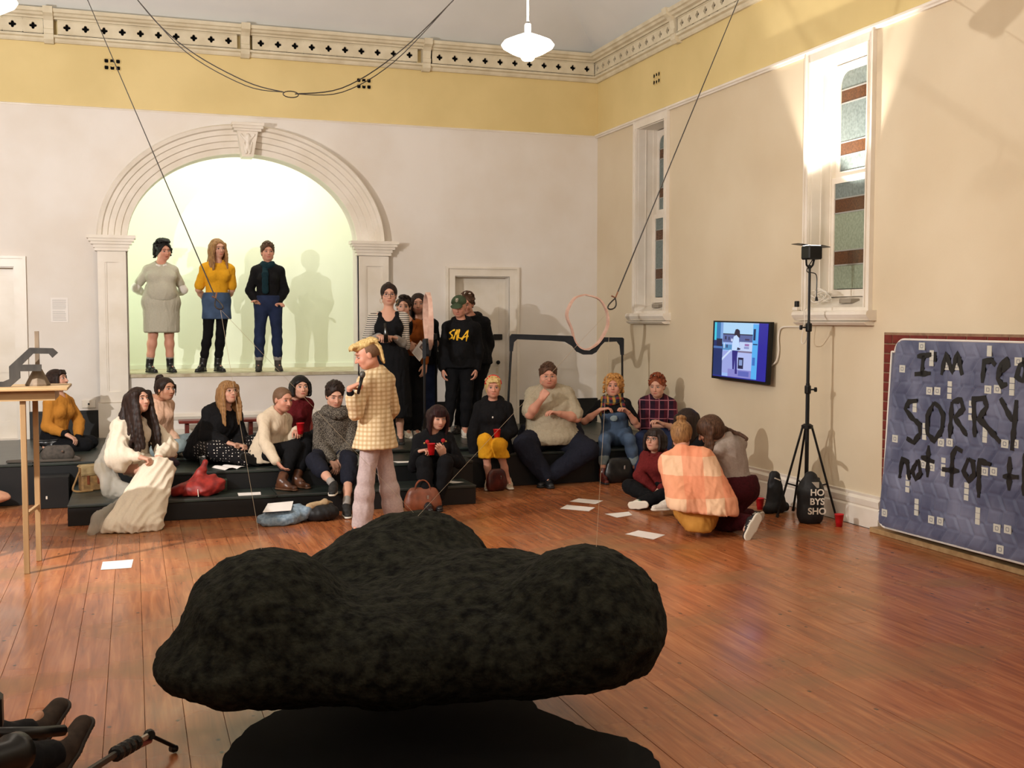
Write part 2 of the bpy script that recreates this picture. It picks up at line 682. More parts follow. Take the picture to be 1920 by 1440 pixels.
PW = 0.18
x = XL + PW / 2
row = 0
while x < XR + 0.02:
    y = -0.6 + random.choice([-1.4, -0.7, 0, -2.0])
    ymax = 12.4
    while y < ymax - .05:
        ln = random.choice([2.4, 3.0, 3.6, 4.2, 5.4])
        if y + ln > ymax - 1.0:
            ln = round(ymax - y + .05, 1)
        o = bpy.data.objects.new('plank', plank_mesh(PW - 0.0018, ln - 0.0016))
        o.location = (x, y, random.uniform(-0.0008, 0.0008))
        o.parent = floor
        COL.objects.link(o)
        y += ln
    x += PW
    row += 1

# ---- walls
wl = MB().box(XL - .25, XL, YF, YB, 0, ZC)
struct('wall_left', wl, WHITE)
struct('wall_front', MB().box(XL - .25, XR + .25, YF - .25, YF, 0, ZT), WHITE)

# right wall with two window openings
WIN = [(12.66, 13.48), (8.60, 9.50)]
ZW0, ZW1 = 2.02, 4.42
mb = MB()
ys = [YF, WIN[1][0], WIN[1][1], WIN[0][0], WIN[0][1], YB + .3]
for i in range(5):
    if i in (1, 3):
        mb.box(XR, XR + .3, ys[i], ys[i + 1], 0, ZW0)
        mb.box(XR, XR + .3, ys[i], ys[i + 1], ZW1, 4.52)
    else:
        mb.box(XR, XR + .3, ys[i], ys[i + 1], 0, 4.52)
wr = struct('wall_right', mb, CREAM)
mb = MB().box(XR, XR + .3, YF, YB + .3, 4.52, ZT)
o = struct('frieze_band', mb, YELLOW, wr)

# back wall with the arched opening and two doors
AX, AR, AZ0, AZ1, ASP = 1.41, 1.455, 1.21, 4.04, 2.90   # centre x, half width, sill, crown, springing


def arch_z(x, cx=AX, r=AR, sp=ASP, top=AZ1):
    t = max(0.0, 1 - ((x - cx) / r) ** 2)
    return sp + (top - sp) * t ** 0.5


mb = MB()
D1 = (-2.25, -1.36, 2.55)
D2 = (4.23, 5.03, 2.51)
WT = 0.28


def wbox(x0, x1, z0, z1):
    mb.box(x0, x1, YB, YB + WT, z0, z1)


wbox(XL - .2, D1[0], 0, 4.52)
wbox(D1[0], D1[1], D1[2], 4.52)
wbox(D1[0], D1[1], 0, .43)
wbox(D1[1], AX - AR, 0, 4.52)
wbox(AX - AR, AX + AR, 0, AZ0 - .04)
n = 48
xs_ = [AX - AR * math.cos(math.pi * i / n) for i in range(n + 1)]
for i in range(n):
    a, b = xs_[i], xs_[i + 1]
    za, zb = arch_z(a), arch_z(b)
    vs = [(a, YB, za), (b, YB, zb), (b, YB, 4.52), (a, YB, 4.52), (a, YB + WT, za), (b, YB + WT, zb), (b, YB + WT, 4.52), (a, YB + WT, 4.52)]
    mb.add(vs, [(0, 1, 2, 3), (5, 4, 7, 6), (1, 0, 4, 5)])
wbox(AX + AR, D2[0], 0, 4.52)
wbox(D2[0], D2[1], D2[2], 4.52)
wbox(D2[0], D2[1], 0, .43)
wbox(D2[1], XR + .1, 0, 4.52)
wb = struct('wall_back', mb, WHITE)
struct('frieze_band', MB().box(XL - .2, XR, YB, YB + WT, 4.52, ZT), YELLOW, wb)

# alcove room behind the arch
mb = MB()
mb.box(-1.0, 4.0, 16.42, 16.5, 0.9, 4.9)
mb.box(-1.08, -1.0, YB + WT, 16.5, 0.9, 4.9)
mb.box(4.0, 4.08, YB + WT, 16.5, 0.9, 4.9)
mb.box(-1.08, 4.08, YB + WT, 16.5, 4.82, 4.9)
struct('wall_alcove', mb, ALC)
mb = MB().box(-1.08, 4.08, YB + WT, 16.42, 1.13, 1.21).box(AX - AR, AX + AR, YB - .02, YB + WT, 1.17, 1.21)
struct('trim_alcove_floor', mb, noise_mat('alcove_sill_board', sr(206, 196, 170), sr(176, 160, 130), 8, 0.5, 0.05, 0.004))
struct('trim_alcove_skirting', MB().box(-1.0, 4.0, 16.39, 16.42, 1.21, 1.27), ALC)

# arch moulding: stepped archivolt swept along the arch
prof = [(0.0, 0.0), (0.0, 0.05), (0.07, 0.055), (0.08, 0.075), (0.15, 0.08), (0.16, 0.10), (0.225, 0.105), (0.235, 0.125), (0.29, 0.13), (0.305, 0.16), (0.345, 0.17), (0.365, 0.13), (0.37, 0.0)]
vs, fs = [], []
n = 64
for i in range(n + 1):
    a = math.pi * i / n
    cx, cz = -math.cos(a), math.sin(a)
    nx, nz = cx / AR, cz / (AZ1 - ASP)
    ll = math.hypot(nx, nz)
    nx, nz = nx / ll, nz / ll
    px, pz = AX + AR * cx, ASP + (AZ1 - ASP) * cz
    for d, p in prof:
        vs.append((px + nx * d, YB - p, pz + nz * d))
m_ = len(prof)
for i in range(n):
    for k in range(m_ - 1):
        fs.append((i * m_ + k, i * m_ + k + 1, (i + 1) * m_ + k + 1, (i + 1) * m_ + k))
struct('trim_arch', MB().add(vs, fs), TRIM)


# pilasters either side of the arch
def pilaster(x0, x1):
    mb = MB()
    y0 = YB - .10
    mb.box(x0, x1, y0 + .02, YB, .43, 2.80)
    f = .085
    # raised border round a sunk panel
    mb.box(x0, x0 + f, y0, YB, .87, 2.755).box(x1 - f, x1, y0, YB, .87, 2.755)
    mb.box(x0 + f, x1 - f, y0, YB, 2.62, 2.755).box(x0 + f, x1 - f, y0, YB, .87, 1.0)
    mb.box(x0 + f, x0 + f + .02, y0 + .008, YB, 1.0, 2.62).box(x1 - f - .02, x1 - f, y0 + .008, YB, 1.0, 2.62)
    mb.box(x0 - .025, x1 + .025, YB - .135, YB, .43, .86)
    for z0, z1, e in ((2.76, 2.80, .03), (2.80, 2.84, .045), (2.84, 2.875, .075), (2.875, 2.91, .10), (2.91, 2.95, .12)):
        mb.box(x0 - e, x1 + e, YB - .10 - e, YB, z0, z1)
    return mb


struct('pillar_left', pilaster(-.40, -.065), TRIM)
struct('pillar_right', pilaster(2.875, 3.28), TRIM)

# keystone bracket with a carved figure
mb = MB()
kx = 1.43
mb.prism([(kx - .07, 3.98), (kx + .07, 3.98), (kx + .135, 4.33), (kx - .135, 4.33)], 'y', YB - .24, YB)
mb.box(kx - .19, kx + .19, YB - .30, YB, 4.33, 4.365).box(kx - .17, kx + .17, YB - .27, YB, 4.30, 4.34).box(kx - .2, kx + .2, YB - .32, YB, 4.365, 4.40)
ks = struct('trim_keystone', mb, TRIM)
s = SDF(0.011)
yk = YB - .245
s.ell((kx, yk, 4.235), (.034, .03, .04))
s.cone((kx, yk, 4.18), (kx, yk, 4.10), .03, .02).cone((kx - .01, yk, 4.1), (kx - .022, yk, 4.02), .014).cone((kx + .01, yk, 4.1), (kx + .022, yk, 4.02), .014)
s.cone((kx - .03, yk, 4.19), (kx - .085, yk, 4.26), .014).cone((kx + .03, yk, 4.19), (kx + .085, yk, 4.26), .014)
s.cone((kx - .05, yk, 4.16), (kx - .035, yk, 4.05), .011).cone((kx + .05, yk, 4.16), (kx + .035, yk, 4.05), .011)
link('carved_figure', s.mesh('carved_figure'), TRIM, ks, world=True)

# ---- picture rails
rail = [(0, 4.50), (.03, 4.50), (.035, 4.515), (.05, 4.525), (.05, 4.545), (.02, 4.56), (0, 4.56)]
mb = MB()
mb.prism([(XR - u, v) for u, v in rail], 'y', YF, YB)
struct('trim_1', mb, TRIM)
rail2 = [(0, 4.515), (.012, 4.515), (.016, 4.53), (0, 4.54)]
mb = MB()
mb.prism([(YB - u, v) for u, v in rail2], 'x', XL, XR)
struct('trim_2', mb, TRIM)


# ---- cornice: moulded top and bottom runs, pierced frieze panels between brackets
def run(profile, kind, a, b, mb):
    """profile: (projection, z)"""
    if kind == 'back':
        mb.prism([(YB - u, v) for u, v in profile], 'x', a, b)
    else:
        mb.prism([(XR - u, v) for u, v in profile], 'y', a, b)


low = [(0, 5.28), (.03, 5.28), (.045, 5.30), (.05, 5.325), (.085, 5.335), (.09, 5.36), (0, 5.37)]
top = [(0, 5.545), (.10, 5.545), (.11, 5.565), (.15, 5.575), (.165, 5.60), (.19, 5.61), (.20, 5.65), (0, 5.66)]
mb = MB()
run(low, 'back', XL, XR - .02, mb)
run(top, 'back', XL, XR - .05, mb)
run(low, 'right', YF, YB, mb)
run(top, 'right', YF, YB, mb)
corn = struct('trim_cornice', mb, CORN)


def quatre(t, s):
    """radius of a quatrefoil outline"""
    best = s * 0.42
    for q in range(4):
        a = q * math.pi / 2
        c, r = s * 0.60, s * 0.42
        d = math.cos(t - a)
        disc = r * r - c * c * (1 - d * d)
        if disc > 0 and d > 0:
            best = max(best, c * d + math.sqrt(disc))
    return best


def pierced(u0, u1, count, kind, first=None):
    mb = MB()
    z0, z1 = 5.37, 5.545
    dep = .075
    th = .03
    s = .042
    cw = (u1 - u0) / count
    n = 32
    def P(u, z, d):
        return (u, YB - d, z) if kind == 'back' else (XR - d, u, z)
    for c in range(count):
        uc = u0 + cw * (c + .5)
        zc = (z0 + z1) / 2
        vs = []
        for k in range(n):
            t = 2 * math.pi * (k + .5) / n
            ri = quatre(t, s)
            cu, cz = math.cos(t), math.sin(t)
            ro = min((cw / 2) / abs(cu), ((z1 - z0) / 2) / abs(cz))
            vs += [P(uc + ri * cu, zc + ri * cz, dep), P(uc + ro * cu, zc + ro * cz, dep), P(uc + ri * cu, zc + ri * cz, dep - th)]
        fs = []
        for k in range(n):
            j = (k + 1) % n
            fs += [(3 * k, 3 * k + 1, 3 * j + 1, 3 * j), (3 * k + 2, 3 * k, 3 * j, 3 * j + 2)]
        mb.add(vs, fs)
        # corners of the cell
        for su in (-1, 1):
            for sz in (-1, 1):
                a = math.atan2((z1 - z0) / 2, cw / 2)
    o = mb.build('pierced_panel', CORN, corn)
    mb = MB()
    if kind == 'back':
        mb.box(u0, u1, YB - .02, YB - .001, z0, z1)
    else:
        mb.box(XR - .02, XR - .001, u0, u1, z0, z1)
    mb.build('cavity_shade_sheet', DARK, corn)  # solid black sheet painting the shade seen through the piercings
    # thin raised border
    mb = MB()
    for a, b, c, d in ((u0, u1, z1 - .016, z1 - .006), (u0, u1, z0 + .006, z0 + .016)):
        if kind == 'back':
            mb.box(a, b, YB - .085, YB - .07, c, d)
        else:
            mb.box(XR - .085, XR - .07, a, b, c, d)
    mb.build('panel_border', CORN, corn)


def bracket(u, kind):
    mb = MB()
    hw = .055
    pr_ = [(0, 5.26), (.06, 5.26), (.10, 5.30), (.10, 5.36), (.115, 5.37), (.115, 5.42), (.10, 5.43), (.12, 5.52), (.16, 5.56), (.215, 5.59), (.23, 5.665), (0, 5.67)]
    if kind == 'back':
        mb.prism([(YB - a, b) for a, b in pr_], 'x', u - hw, u + hw)
    else:
        mb.prism([(XR - a, b) for a, b in pr_], 'y', u - hw, u + hw)
    mb.build('bracket', CORN, corn)


bk = [-3.3, -.90, 1.43, 3.82]
for u in bk:
    bracket(u, 'back')
pierced(-3.24, -.96, 10, 'back')
pierced(-.80, 1.33, 10, 'back')
pierced(1.52, 3.70, 10, 'back')
pierced(3.90, 6.28, 11, 'back')
for u in (12.33, 9.85, 7.4, 5.0):
    bracket(u, 'right')
pierced(12.42, 14.80, 12, 'right')
pierced(9.93, 12.24, 12, 'right')
pierced(7.48, 9.77, 12, 'right')


# ---- ceiling: coved slopes rising to a flat
mb = MB()
x0, x1, y0, y1 = XL, XR, YF, YB
ins, zt = 3.1, ZT + .7 * 3.1
a = [(x0, y0, ZT), (x1, y0, ZT), (x1, y1, ZT), (x0, y1, ZT)]
b = [(x0 + ins, y0 + ins, zt), (x1 - ins, y0 + ins, zt), (x1 - ins, y1 - ins, zt), (x0 + ins, y1 - ins, zt)]
mb.add(a + b, [(0, 1, 5, 4), (1, 2, 6, 5), (2, 3, 7, 6), (3, 0, 4, 7), (4, 5, 6, 7)])
mb.add([(p[0], p[1], p[2] + .12) for p in a + b], [(4, 5, 1, 0), (5, 6, 2, 1), (6, 7, 3, 2), (7, 4, 0, 3), (7, 6, 5, 4)])
struct('ceiling', mb, CEIL)

# ---- lattice wall vents in the frieze
def vent(cx, cz, kind, size=.22):
    mb = MB()
    def P(u, z, r, q):
        pts = []
        for k in range(13):
            t = 2 * math.pi * k / 12
            uu, zz = u + r * math.cos(t), z + r * math.sin(t)
            pts.append((uu, YB - .006, zz) if kind == 'back' else (XR - .006, uu, zz))
        mb.tube(pts[:-1], .006, 5, closed=True)
    w = size / 2
    for i in (-1, 0, 1):
        for j in (-.6, .6):
            P(cx + i * w * .62, cz + j * w * .62, w * .3, 0)
    P(cx, cz, w * .22, 0)
    back = MB()
    for i in range(3):
        for j in range(2):
            u, z = cx + (i - 1) * w * .62, cz + (j - .5) * 1.2 * w * .62
            if kind == 'back':
                back.box(u - .022, u + .022, YB - .003, YB - .0005, z - .022, z + .022)
            else:
                back.box(XR - .003, XR - .0005, u - .022, u + .022, z - .022, z + .022)
    o = struct('trim_vent', mb, YELLOW)
    back.build('opening_shade_patch', DARK, o)  # flat black squares on the wall painting the shade of openings


vent(-.18, 5.07, 'back')
vent(2.98, 5.05, 'back')
vent(12.95, 4.97, 'right')
vent(8.75, 4.97, 'right')


# ---- doors
def door(name, x0, x1, zt, knob):
    mb = MB()
    yb = YB + .17
    mb.box(x0, x1, yb, yb + .045, .43, zt)
    o = struct(name, mb, TRIM)
    mb = MB()
    f = .10
    # rails and stiles standing proud of the panels
    for a, b, c, d in ((x0, x0 + f, .43, zt), (x1 - f, x1, .43, zt), (x0 + f, x1 - f, zt - f, zt), (x0 + f, x1 - f, .43, .65), (x0 + f, x1 - f, 1.25, 1.38)):
        mb.box(a, b, yb - .008, yb + .001, c, d)
    mb.build('door_rails', TRIM, o)
    mb = MB()
    for a, b, c, d in ((x0 - .115, x0, .43, zt + .11), (x1, x1 + .115, .43, zt + .11), (x0, x1, zt, zt + .11)):
        mb.box(a, b, YB - .025, YB + .01, c, d)
    for a, b, c, d in ((x0 - .135, x0 - .1, .432, zt + .13), (x1 + .1, x1 + .135, .432, zt + .13), (x0 - .1, x1 + .1, zt + .1, zt + .13)):
        mb.box(a, b, YB - .045, YB, c, d)
    for a, b, c, d in ((x0 + .001, x0 + .012, .431, zt - .013), (x1 - .012, x1 - .001, .431, zt - .013), (x0 + .001, x1 - .001, zt - .012, zt - .001)):
        mb.box(a, b, YB + .012, yb + .04, c, d)
    mb.build('door_frame', TRIM, o)
    if knob:
        k = MB().lathe([(.012, 0), (.012, .03), (.028, .045), (.03, .06), (.018, .075), (0, .078)], (x1 - .13, yb - .005, 1.30), 16, (0, -1, 0))
        k.build('door_knob', BMETAL, o, True)
        MB().bbox(x1 - .19, x1 - .06, yb - .045, yb - .005, 1.62, 1.70, .006).build('rim_lock', BMETAL, o)
        MB().box(x1 - .145, x1 - .115, yb - .012, yb - .007, 1.14, 1.22).build('key_plate', CORN, o)
    return o


door('door_1', D1[0], D1[1], D1[2], False)
door('door_2', D2[0], D2[1], D2[2], True)

# ---- skirtings
mb = MB()
for a, b in ((XL, -2.4), (-1.225, -.425), (3.305, 4.09), (5.165, XR)):
    mb.box(a, b, YB - .03, YB, .43, .74).box(a, b, YB - .045, YB, .74, .77)
struct('baseboard_back', mb, BLACK)
mb = MB()
mb.prism([(YB, .62), (YB - .02, .62), (YB - .035, .66), (YB - .02, .70), (YB, .70)], 'x', -.04, 2.85)
mb.box(-.04, 2.85, YB - .05, YB, .43, .5)
struct('baseboard_arch', mb, TRIM)
mb = MB()
bbp = [(0, 0), (.035, 0), (.035, .17), (.02, .185), (.03, .20), (.035, .25), (.012, .275), (.02, .30), (0, .305)]
mb.prism([(XR - u, v) for u, v in bbp], 'y', 8.33, 11.94)
mb.prism([(XR - u, v) for u, v in bbp], 'y', YF, 5.0)
struct('baseboard_right', mb, TRIM)


# ---- windows in the right wall
GREY = noise_mat('obscured_glass_grey', sr(120, 132, 130), sr(98, 110, 108), 40, 0.35, 0.15, 0.003)
GREENG = noise_mat('obscured_glass_green', sr(146, 156, 136), sr(124, 136, 116), 40, 0.35, 0.15, 0.003)
BROWNG = noise_mat('amber_glass', sr(96, 58, 30), sr(70, 42, 22), 60, 0.25, 0.3, 0.003)


def window(name, y0, y1, lowc):
    cas = MB()
    c = .085
    for a, b, d, e in ((y0 - c, y0, ZW0 - .03, ZW1 + .1), (y1, y1 + c, ZW0 - .03, ZW1 + .1), (y0, y1, ZW1, ZW1 + .1)):
        cas.box(XR - .03, XR + .005, a, b, d, e)
    for a, b, d, e in ((y0 - c - .001, y0 - c + .02, ZW0 - .031, ZW1 + .101), (y1 + c - .02, y1 + c + .001, ZW0 - .031, ZW1 + .101), (y0 - .02, y0 - .004, ZW0, ZW1), (y1 + .004, y1 + .02, ZW0, ZW1)):
        cas.box(XR - .045, XR - .001, a, b, d, e)
    win = struct(name, cas, TRIM)
    X1 = XR + .26
    rv = MB()
    # splayed lining: side panels with a bead, head and sloping bottom board
    rv.box(XR, X1 + .02, y0 - .01, y0 + .004, ZW0, ZW1).box(XR, X1 + .02, y1 - .004, y1 + .01, ZW0, ZW1)
    rv.box(XR, X1 + .02, y0, y1, ZW1 - .01, ZW1 + .01)
    rv.box(XR + .1, XR + .115, y1 - .012, y1 - .004, ZW0, ZW1)
    rv.add([(XR - .02, y0, ZW0), (XR - .02, y1, ZW0), (X1, y1, ZW0 + .11), (X1, y0, ZW0 + .11), (XR - .02, y0, ZW0 - .06), (XR - .02, y1, ZW0 - .06), (X1, y1, ZW0 - .06), (X1, y0, ZW0 - .06)],
           [(0, 3, 2, 1), (4, 5, 6, 7), (0, 1, 5, 4), (1, 2, 6, 5), (3, 0, 4, 7), (2, 3, 7, 6)])
    rv.build('window_lining', TRIM, win)
    MB().bbox(XR + .04, XR + .15, y0 + .3, y0 + .48, ZW0 + .04, ZW0 + .085, .006).build('sill_vent', nodes('vent_grey_' + name, .6, sr(150, 140, 125))[0], win)
    sill = MB()
    sp = [(0, 0), (.07, 0), (.10, .03), (.115, .055), (.11, .08), (.09, .095), (0, .095)]
    sill.prism([(XR - u, ZW0 - .125 + v) for u, v in sp], 'y', y0 - .15, y1 + .15)
    sill.prism([(XR - u, ZW0 - .17 + v * .5) for u, v in sp[:4]] + [(XR, ZW0 - .12)], 'y', y0 - .12, y1 + .12)
    sill.build('window_sill', TRIM, win)

    def sash(nm, z0, z1, x, w, rows, roundtop):
        fr = MB()
        g0, g1 = y0 + w, y1 - w * .75
        fr.box(x, x + .035, y0 + .01, g0, z0, z1).box(x, x + .035, g1, y1 - .01, z0, z1)
        fr.box(x, x + .035, g0, g1, z0, z0 + w * .8).box(x, x + .035, g0, g1, z1 - w * .7, z1)
        if roundtop:
            zt_ = z1 - w * .7
            for ys_, s_ in ((g0, 1), (g1, -1)):
                R_ = .12
                pts = [(ys_, zt_)] + [(ys_ + s_ * R_ * (1 - math.sin(t)), zt_ - R_ * (1 - math.cos(t))) for t in [math.pi / 2 * k / 6 for k in range(7)]]
                fr.prism(pts, 'x', x + .002, x + .033)
        so = fr.build(nm, TRIM, win)
        for za, zb, mt in rows:
            MB().box(x + .012, x + .02, g0 - .005, g1 + .005, za + .006, zb - .006).build('pane', mt, so)
        ld = MB()
        for za, zb, mt in rows[:-1]:
            ld.box(x + .006, x + .024, g0 - .004, g1 + .004, zb - .006, zb + .006)
        ld.build('lead_bar', nodes('lead_' + nm + name, .5, sr(150, 150, 145))[0], so)
    gl = lowc
    sash('upper_sash', 3.27, 4.40, X1 + .0, .11, [(3.35, 3.51, GREY), (3.51, 3.64, BROWNG), (3.64, 4.02, GREY), (4.02, 4.15, BROWNG), (4.15, 4.33, GREY)], True)
    sash('lower_sash', 2.13, 3.30, X1 - .04, .085, [(2.2, 2.44, gl), (2.44, 2.58, BROWNG), (2.58, 2.95, gl), (2.95, 3.09, BROWNG), (3.09, 3.25, GREY)], False)
    bd = MB().box(X1 - .005, X1 + .04, y0 - .01, y0 + .015, 2.13, 4.42).box(X1 - .05, X1 + .04, y1 - .02, y1 + .01, 2.13, 4.42)
    bd.build('sash_bead', TRIM, win)
    MB().box(X1 + .08, X1 + .1, y0 - .1, y1 + .1, 2.0, 4.5).build('night_backing', nodes('night_' + name, .9, sr(20, 22, 26))[0], win)
    return win


window('window_1', WIN[0][0], WIN[0][1], GREY)
window('window_2', WIN[1][0], WIN[1][1], GREENG)


# ---- the black stage and its steps
def platform(name, label, x0, x1, y0, y1, zt, cat, seams=()):
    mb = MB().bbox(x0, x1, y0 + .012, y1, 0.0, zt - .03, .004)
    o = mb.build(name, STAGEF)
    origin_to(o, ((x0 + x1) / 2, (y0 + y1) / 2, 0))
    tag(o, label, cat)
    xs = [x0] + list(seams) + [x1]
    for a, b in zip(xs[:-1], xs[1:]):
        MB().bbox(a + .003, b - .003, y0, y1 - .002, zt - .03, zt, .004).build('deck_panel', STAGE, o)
    MB().box(x0, x1, y0 - .002, y0 + .01, zt - .012, zt - .002).build('edge_strip', nodes('grey_edge_' + name, .45, sr(60, 62, 60))[0], o)  # strip of lighter grey along the top of the front edge
    return o


platform('stage', 'main black painted stage platform running along the arched back wall', XL + .04, XR - .04, 12.3, YB - .05, .43, 'stage', (-1.0, 1.4, 3.7, 5.6))
platform('stage_riser', 'black riser along the stage front in the corner where the large man sits', 3.47, XR - .04, 11.94, 12.29, .38, 'stage', (5.0,))
platform('stage_riser', 'wide black riser under the seated people left of the standing speaker', -.02, 3.45, 11.4, 12.29, .39, 'stage', (1.7,))
platform('stage_step', 'long low black step in front of the seated people, red jacket on it', -.6, 3.33, 10.9, 11.39, .20, 'step', (1.3,))
platform('stage_step', 'short black step block under the tan satchel left of the white robe', -.6, -.03, 11.4, 12.29, .198, 'step')
# ================================================================== OBJECTS
def soft(name, s, mats, label=None, cat=None, parent=None, disp=None, org=None, group=None):
    me = s.mesh(name, disp)
    o = link(name, me, mats, parent, False, parent is not None)
    if org is not None:
        origin_to(o, org)
    return tag(o, label, cat, group)


# ---- the hanging black cloud, its floor cloth and wires
AXR = np.array([0.94637, -0.32309, 0])
AXF = np.array([0.32309, 0.94637, 0])


def ab(a, b, z):
    p = AXR * a + AXF * b
    return (p[0], p[1], z)


FELT = noise_mat('matted_black_felt', sr(12, 13, 12), sr(42, 43, 36), 20, 0.95, 0.8, 0.02, spec=0.12, bscale=42, detail=8)
s = SDF(0.022)
Rc = [AXR, AXF, (0, 0, 1)]
E_ = lambda a, b, z, ra, rb, rz, k=.16: s.ell(ab(a, b, z), (ra, rb, rz), Rc, k)
E_(-1.12, 5.00, .52, .37, .46, .34)
E_(-1.20, 4.88, .39, .38, .42, .165, .10)
E_(-.53, 5.95, .50, .44, .42, .365)
E_(-.70, 5.65, .48, .44, .40, .30)
E_(-.10, 5.35, .47, .60, .50, .30)
E_(-.60, 4.95, .41, .55, .42, .235)
E_(.05, 4.95, .44, .50, .38, .22)
E_(.33, 4.98, .585, .325, .36, .295)
E_(.42, 4.90, .52, .235, .32, .20)
s.cut(ab(0, 4.9, .250), (.22, .05, -1), .04)
cloud = soft('hanging_cloud', s, FELT, 'large lumpy black felt cloud hanging just above the floor in front', 'sculpture',
             disp=lambda V, n: .012 * fbm(V, 9, 3) + .009 * fbm(V, 26, 5) - .006 * np.abs(fbm(V, 60, 6, 2)), org=(1.35, 5.0, .5))
BCLOTH = noise_mat('black_floor_cloth', sr(9, 9, 10), sr(13, 13, 14), 4, 0.85, 0.15, 0.01, spec=0.15)
poly = [(.30, 4.55), (.32, 4.78), (.38, 5.0), (.48, 5.2), (.62, 5.36), (.82, 5.46), (1.0, 5.54), (1.4, 5.6), (1.75, 5.45), (1.86, 5.2), (1.84, 4.98), (1.92, 4.76), (1.97, 4.64), (2.08, 4.5), (2.12, 4.36), (2.10, 4.2), (2.02, 3.95), (1.8, 3.7), (1.45, 3.6), (1.0, 3.66), (.62, 3.85), (.38, 4.15)]
pp = []
for i in range(len(poly)):
    a, b = Vector(poly[i]), Vector(poly[(i + 1) % len(poly)])
    for q in range(4):
        p = a.lerp(b, q / 4)
        pp.append((p.x + random.uniform(-.008, .008), p.y + random.uniform(-.008, .008)))
o = MB().prism(pp, 'z', 0.0012, 0.009).build('floor_cloth', BCLOTH)
origin_to(o, (1.3, 4.6, 0))
tag(o, 'flat black cloth lying on the boards beneath the hanging cloud', 'cloth')

ROPE = nodes('dark_wire_rope', 0.6, sr(48, 42, 38), 0.3)[0]
NYLON = nodes('nylon_line', 0.3, sr(205, 190, 165))[0]


def rope(name, pts, r, m, label, cat='rope', extra=None):
    o = MB().tube(pts, r, 6).build(name, m)
    c = pts[len(pts) // 2]
    origin_to(o, c)
    tag(o, label, cat)
    return o


KL, KR = Vector((.39, 5.37, 1.95)), Vector((2.12, 4.78, 1.95))


def ceil_hit(k, far):
    d = (Vector(far) - k)
    t = 1.0
    while t < 3 and (k + d * t).z < min(ZT + .7 * 3.1, ZT + .7 * min(XR - (k + d * t).x, (k + d * t).x - XL, YB - (k + d * t).y)):
        t += .002
    return k + d * t


def knot(k, end, sgn, name, label, lines):
    a = ceil_hit(k, end)
    d = (a - k).normalized()
    e = empty('rope', k, label, 'rope')
    MB().tube([a, k + d * .10], .0034, 6).build('long_wire', ROPE, e)
    side = Vector((AXR[0], AXR[1], 0))
    loop = [k + d * (.10 - .10 * math.sin(t / 2)) + side * (.018 * math.sin(t)) for t in [2 * math.pi * i / 14 for i in range(15)]]
    MB().tube(loop, .0035, 6).build('wire_loop', ROPE, e)
    MB().tube([k + d * .10 - side * .018 + Vector((0, 0, .012)), k + d * .105, k + d * .12 + side * .008 + Vector((0, 0, .02))], .004, 6).build('knot_tail', nodes('copper_tie' + name, .5, sr(150, 100, 70))[0], e)
    for p in lines:
        MB().tube([k, p], .0008, 5).build('nylon_line', NYLON, e)


knot(KL, (-.52, 10.97, 5.27), 1, 'a', 'thin dark wire with nylon lines crossing the woman in the yellow shirt', [ab(-1.14, 5.0, .85), ab(-.52, 5.9, .86)])
knot(KR, (5.44, 8.94, 5.31), -1, 'b', 'thin dark wire with nylon lines rising past the pink hoop', [ab(.38, 4.95, .88), ab(-.50, 5.85, .86)])
e = empty('slack_wire', (1.1, 8.19, 3.52), 'slack double dark wire sagging across the yellow frieze with a loop at its lowest point', 'wire')
L1 = [(-1.2, 9.1, 6.2), (-.4, 8.78, 4.95), (.08, 8.58, 4.2), (.4, 8.45, 3.86), (.8, 8.3, 3.62), (1.06, 8.2, 3.54)]
R1 = [(1.14, 8.19, 3.53), (1.46, 8.07, 3.57), (1.82, 7.96, 3.80), (2.23, 7.85, 4.2), (2.9, 7.6, 4.95), (4.1, 7.3, 6.4)]


def spline(pts, n=6):
    out = []
    P = [Vector(p) for p in pts]
    for i in range(len(P) - 1):
        p0, p1, p2, p3 = P[max(i - 1, 0)], P[i], P[i + 1], P[min(i + 2, len(P) - 1)]
        for k in range(n):
            t = k / n
            out.append(0.5 * ((2 * p1) + (p2 - p0) * t + (2 * p0 - 5 * p1 + 4 * p2 - p3) * t * t + (3 * p1 - p0 - 3 * p2 + p3) * t ** 3))
    out.append(P[-1])
    return out


MB().tube(spline(L1), .0042, 5).build('left_wire', ROPE, e)
MB().tube(spline(R1), .0042, 5).build('right_wire', ROPE, e)
sag = [Vector(p) - Vector((0, 0, d)) for p, d in zip(L1[2:], (0, .03, .03, .0))]
MB().tube(spline(sag), .0035, 5).build('second_wire', ROPE, e)
sag = [Vector(p) - Vector((0, 0, d)) for p, d in zip(R1[:4], (0, .03, .04, .0))]
MB().tube(spline(sag), .0035, 5).build('second_wire', ROPE, e)
MB().tube([(1.11 + .055 * math.cos(t), 8.19, 3.525 + .022 * math.sin(t)) for t in [2 * math.pi * i / 16 for i in range(16)]], .004, 5, closed=True).build('loop', ROPE, e)

# ---- pendant lamps
GLOW = emis('lit_opal_glass', (1.0, 0.90, 0.78, 1), 7.0)


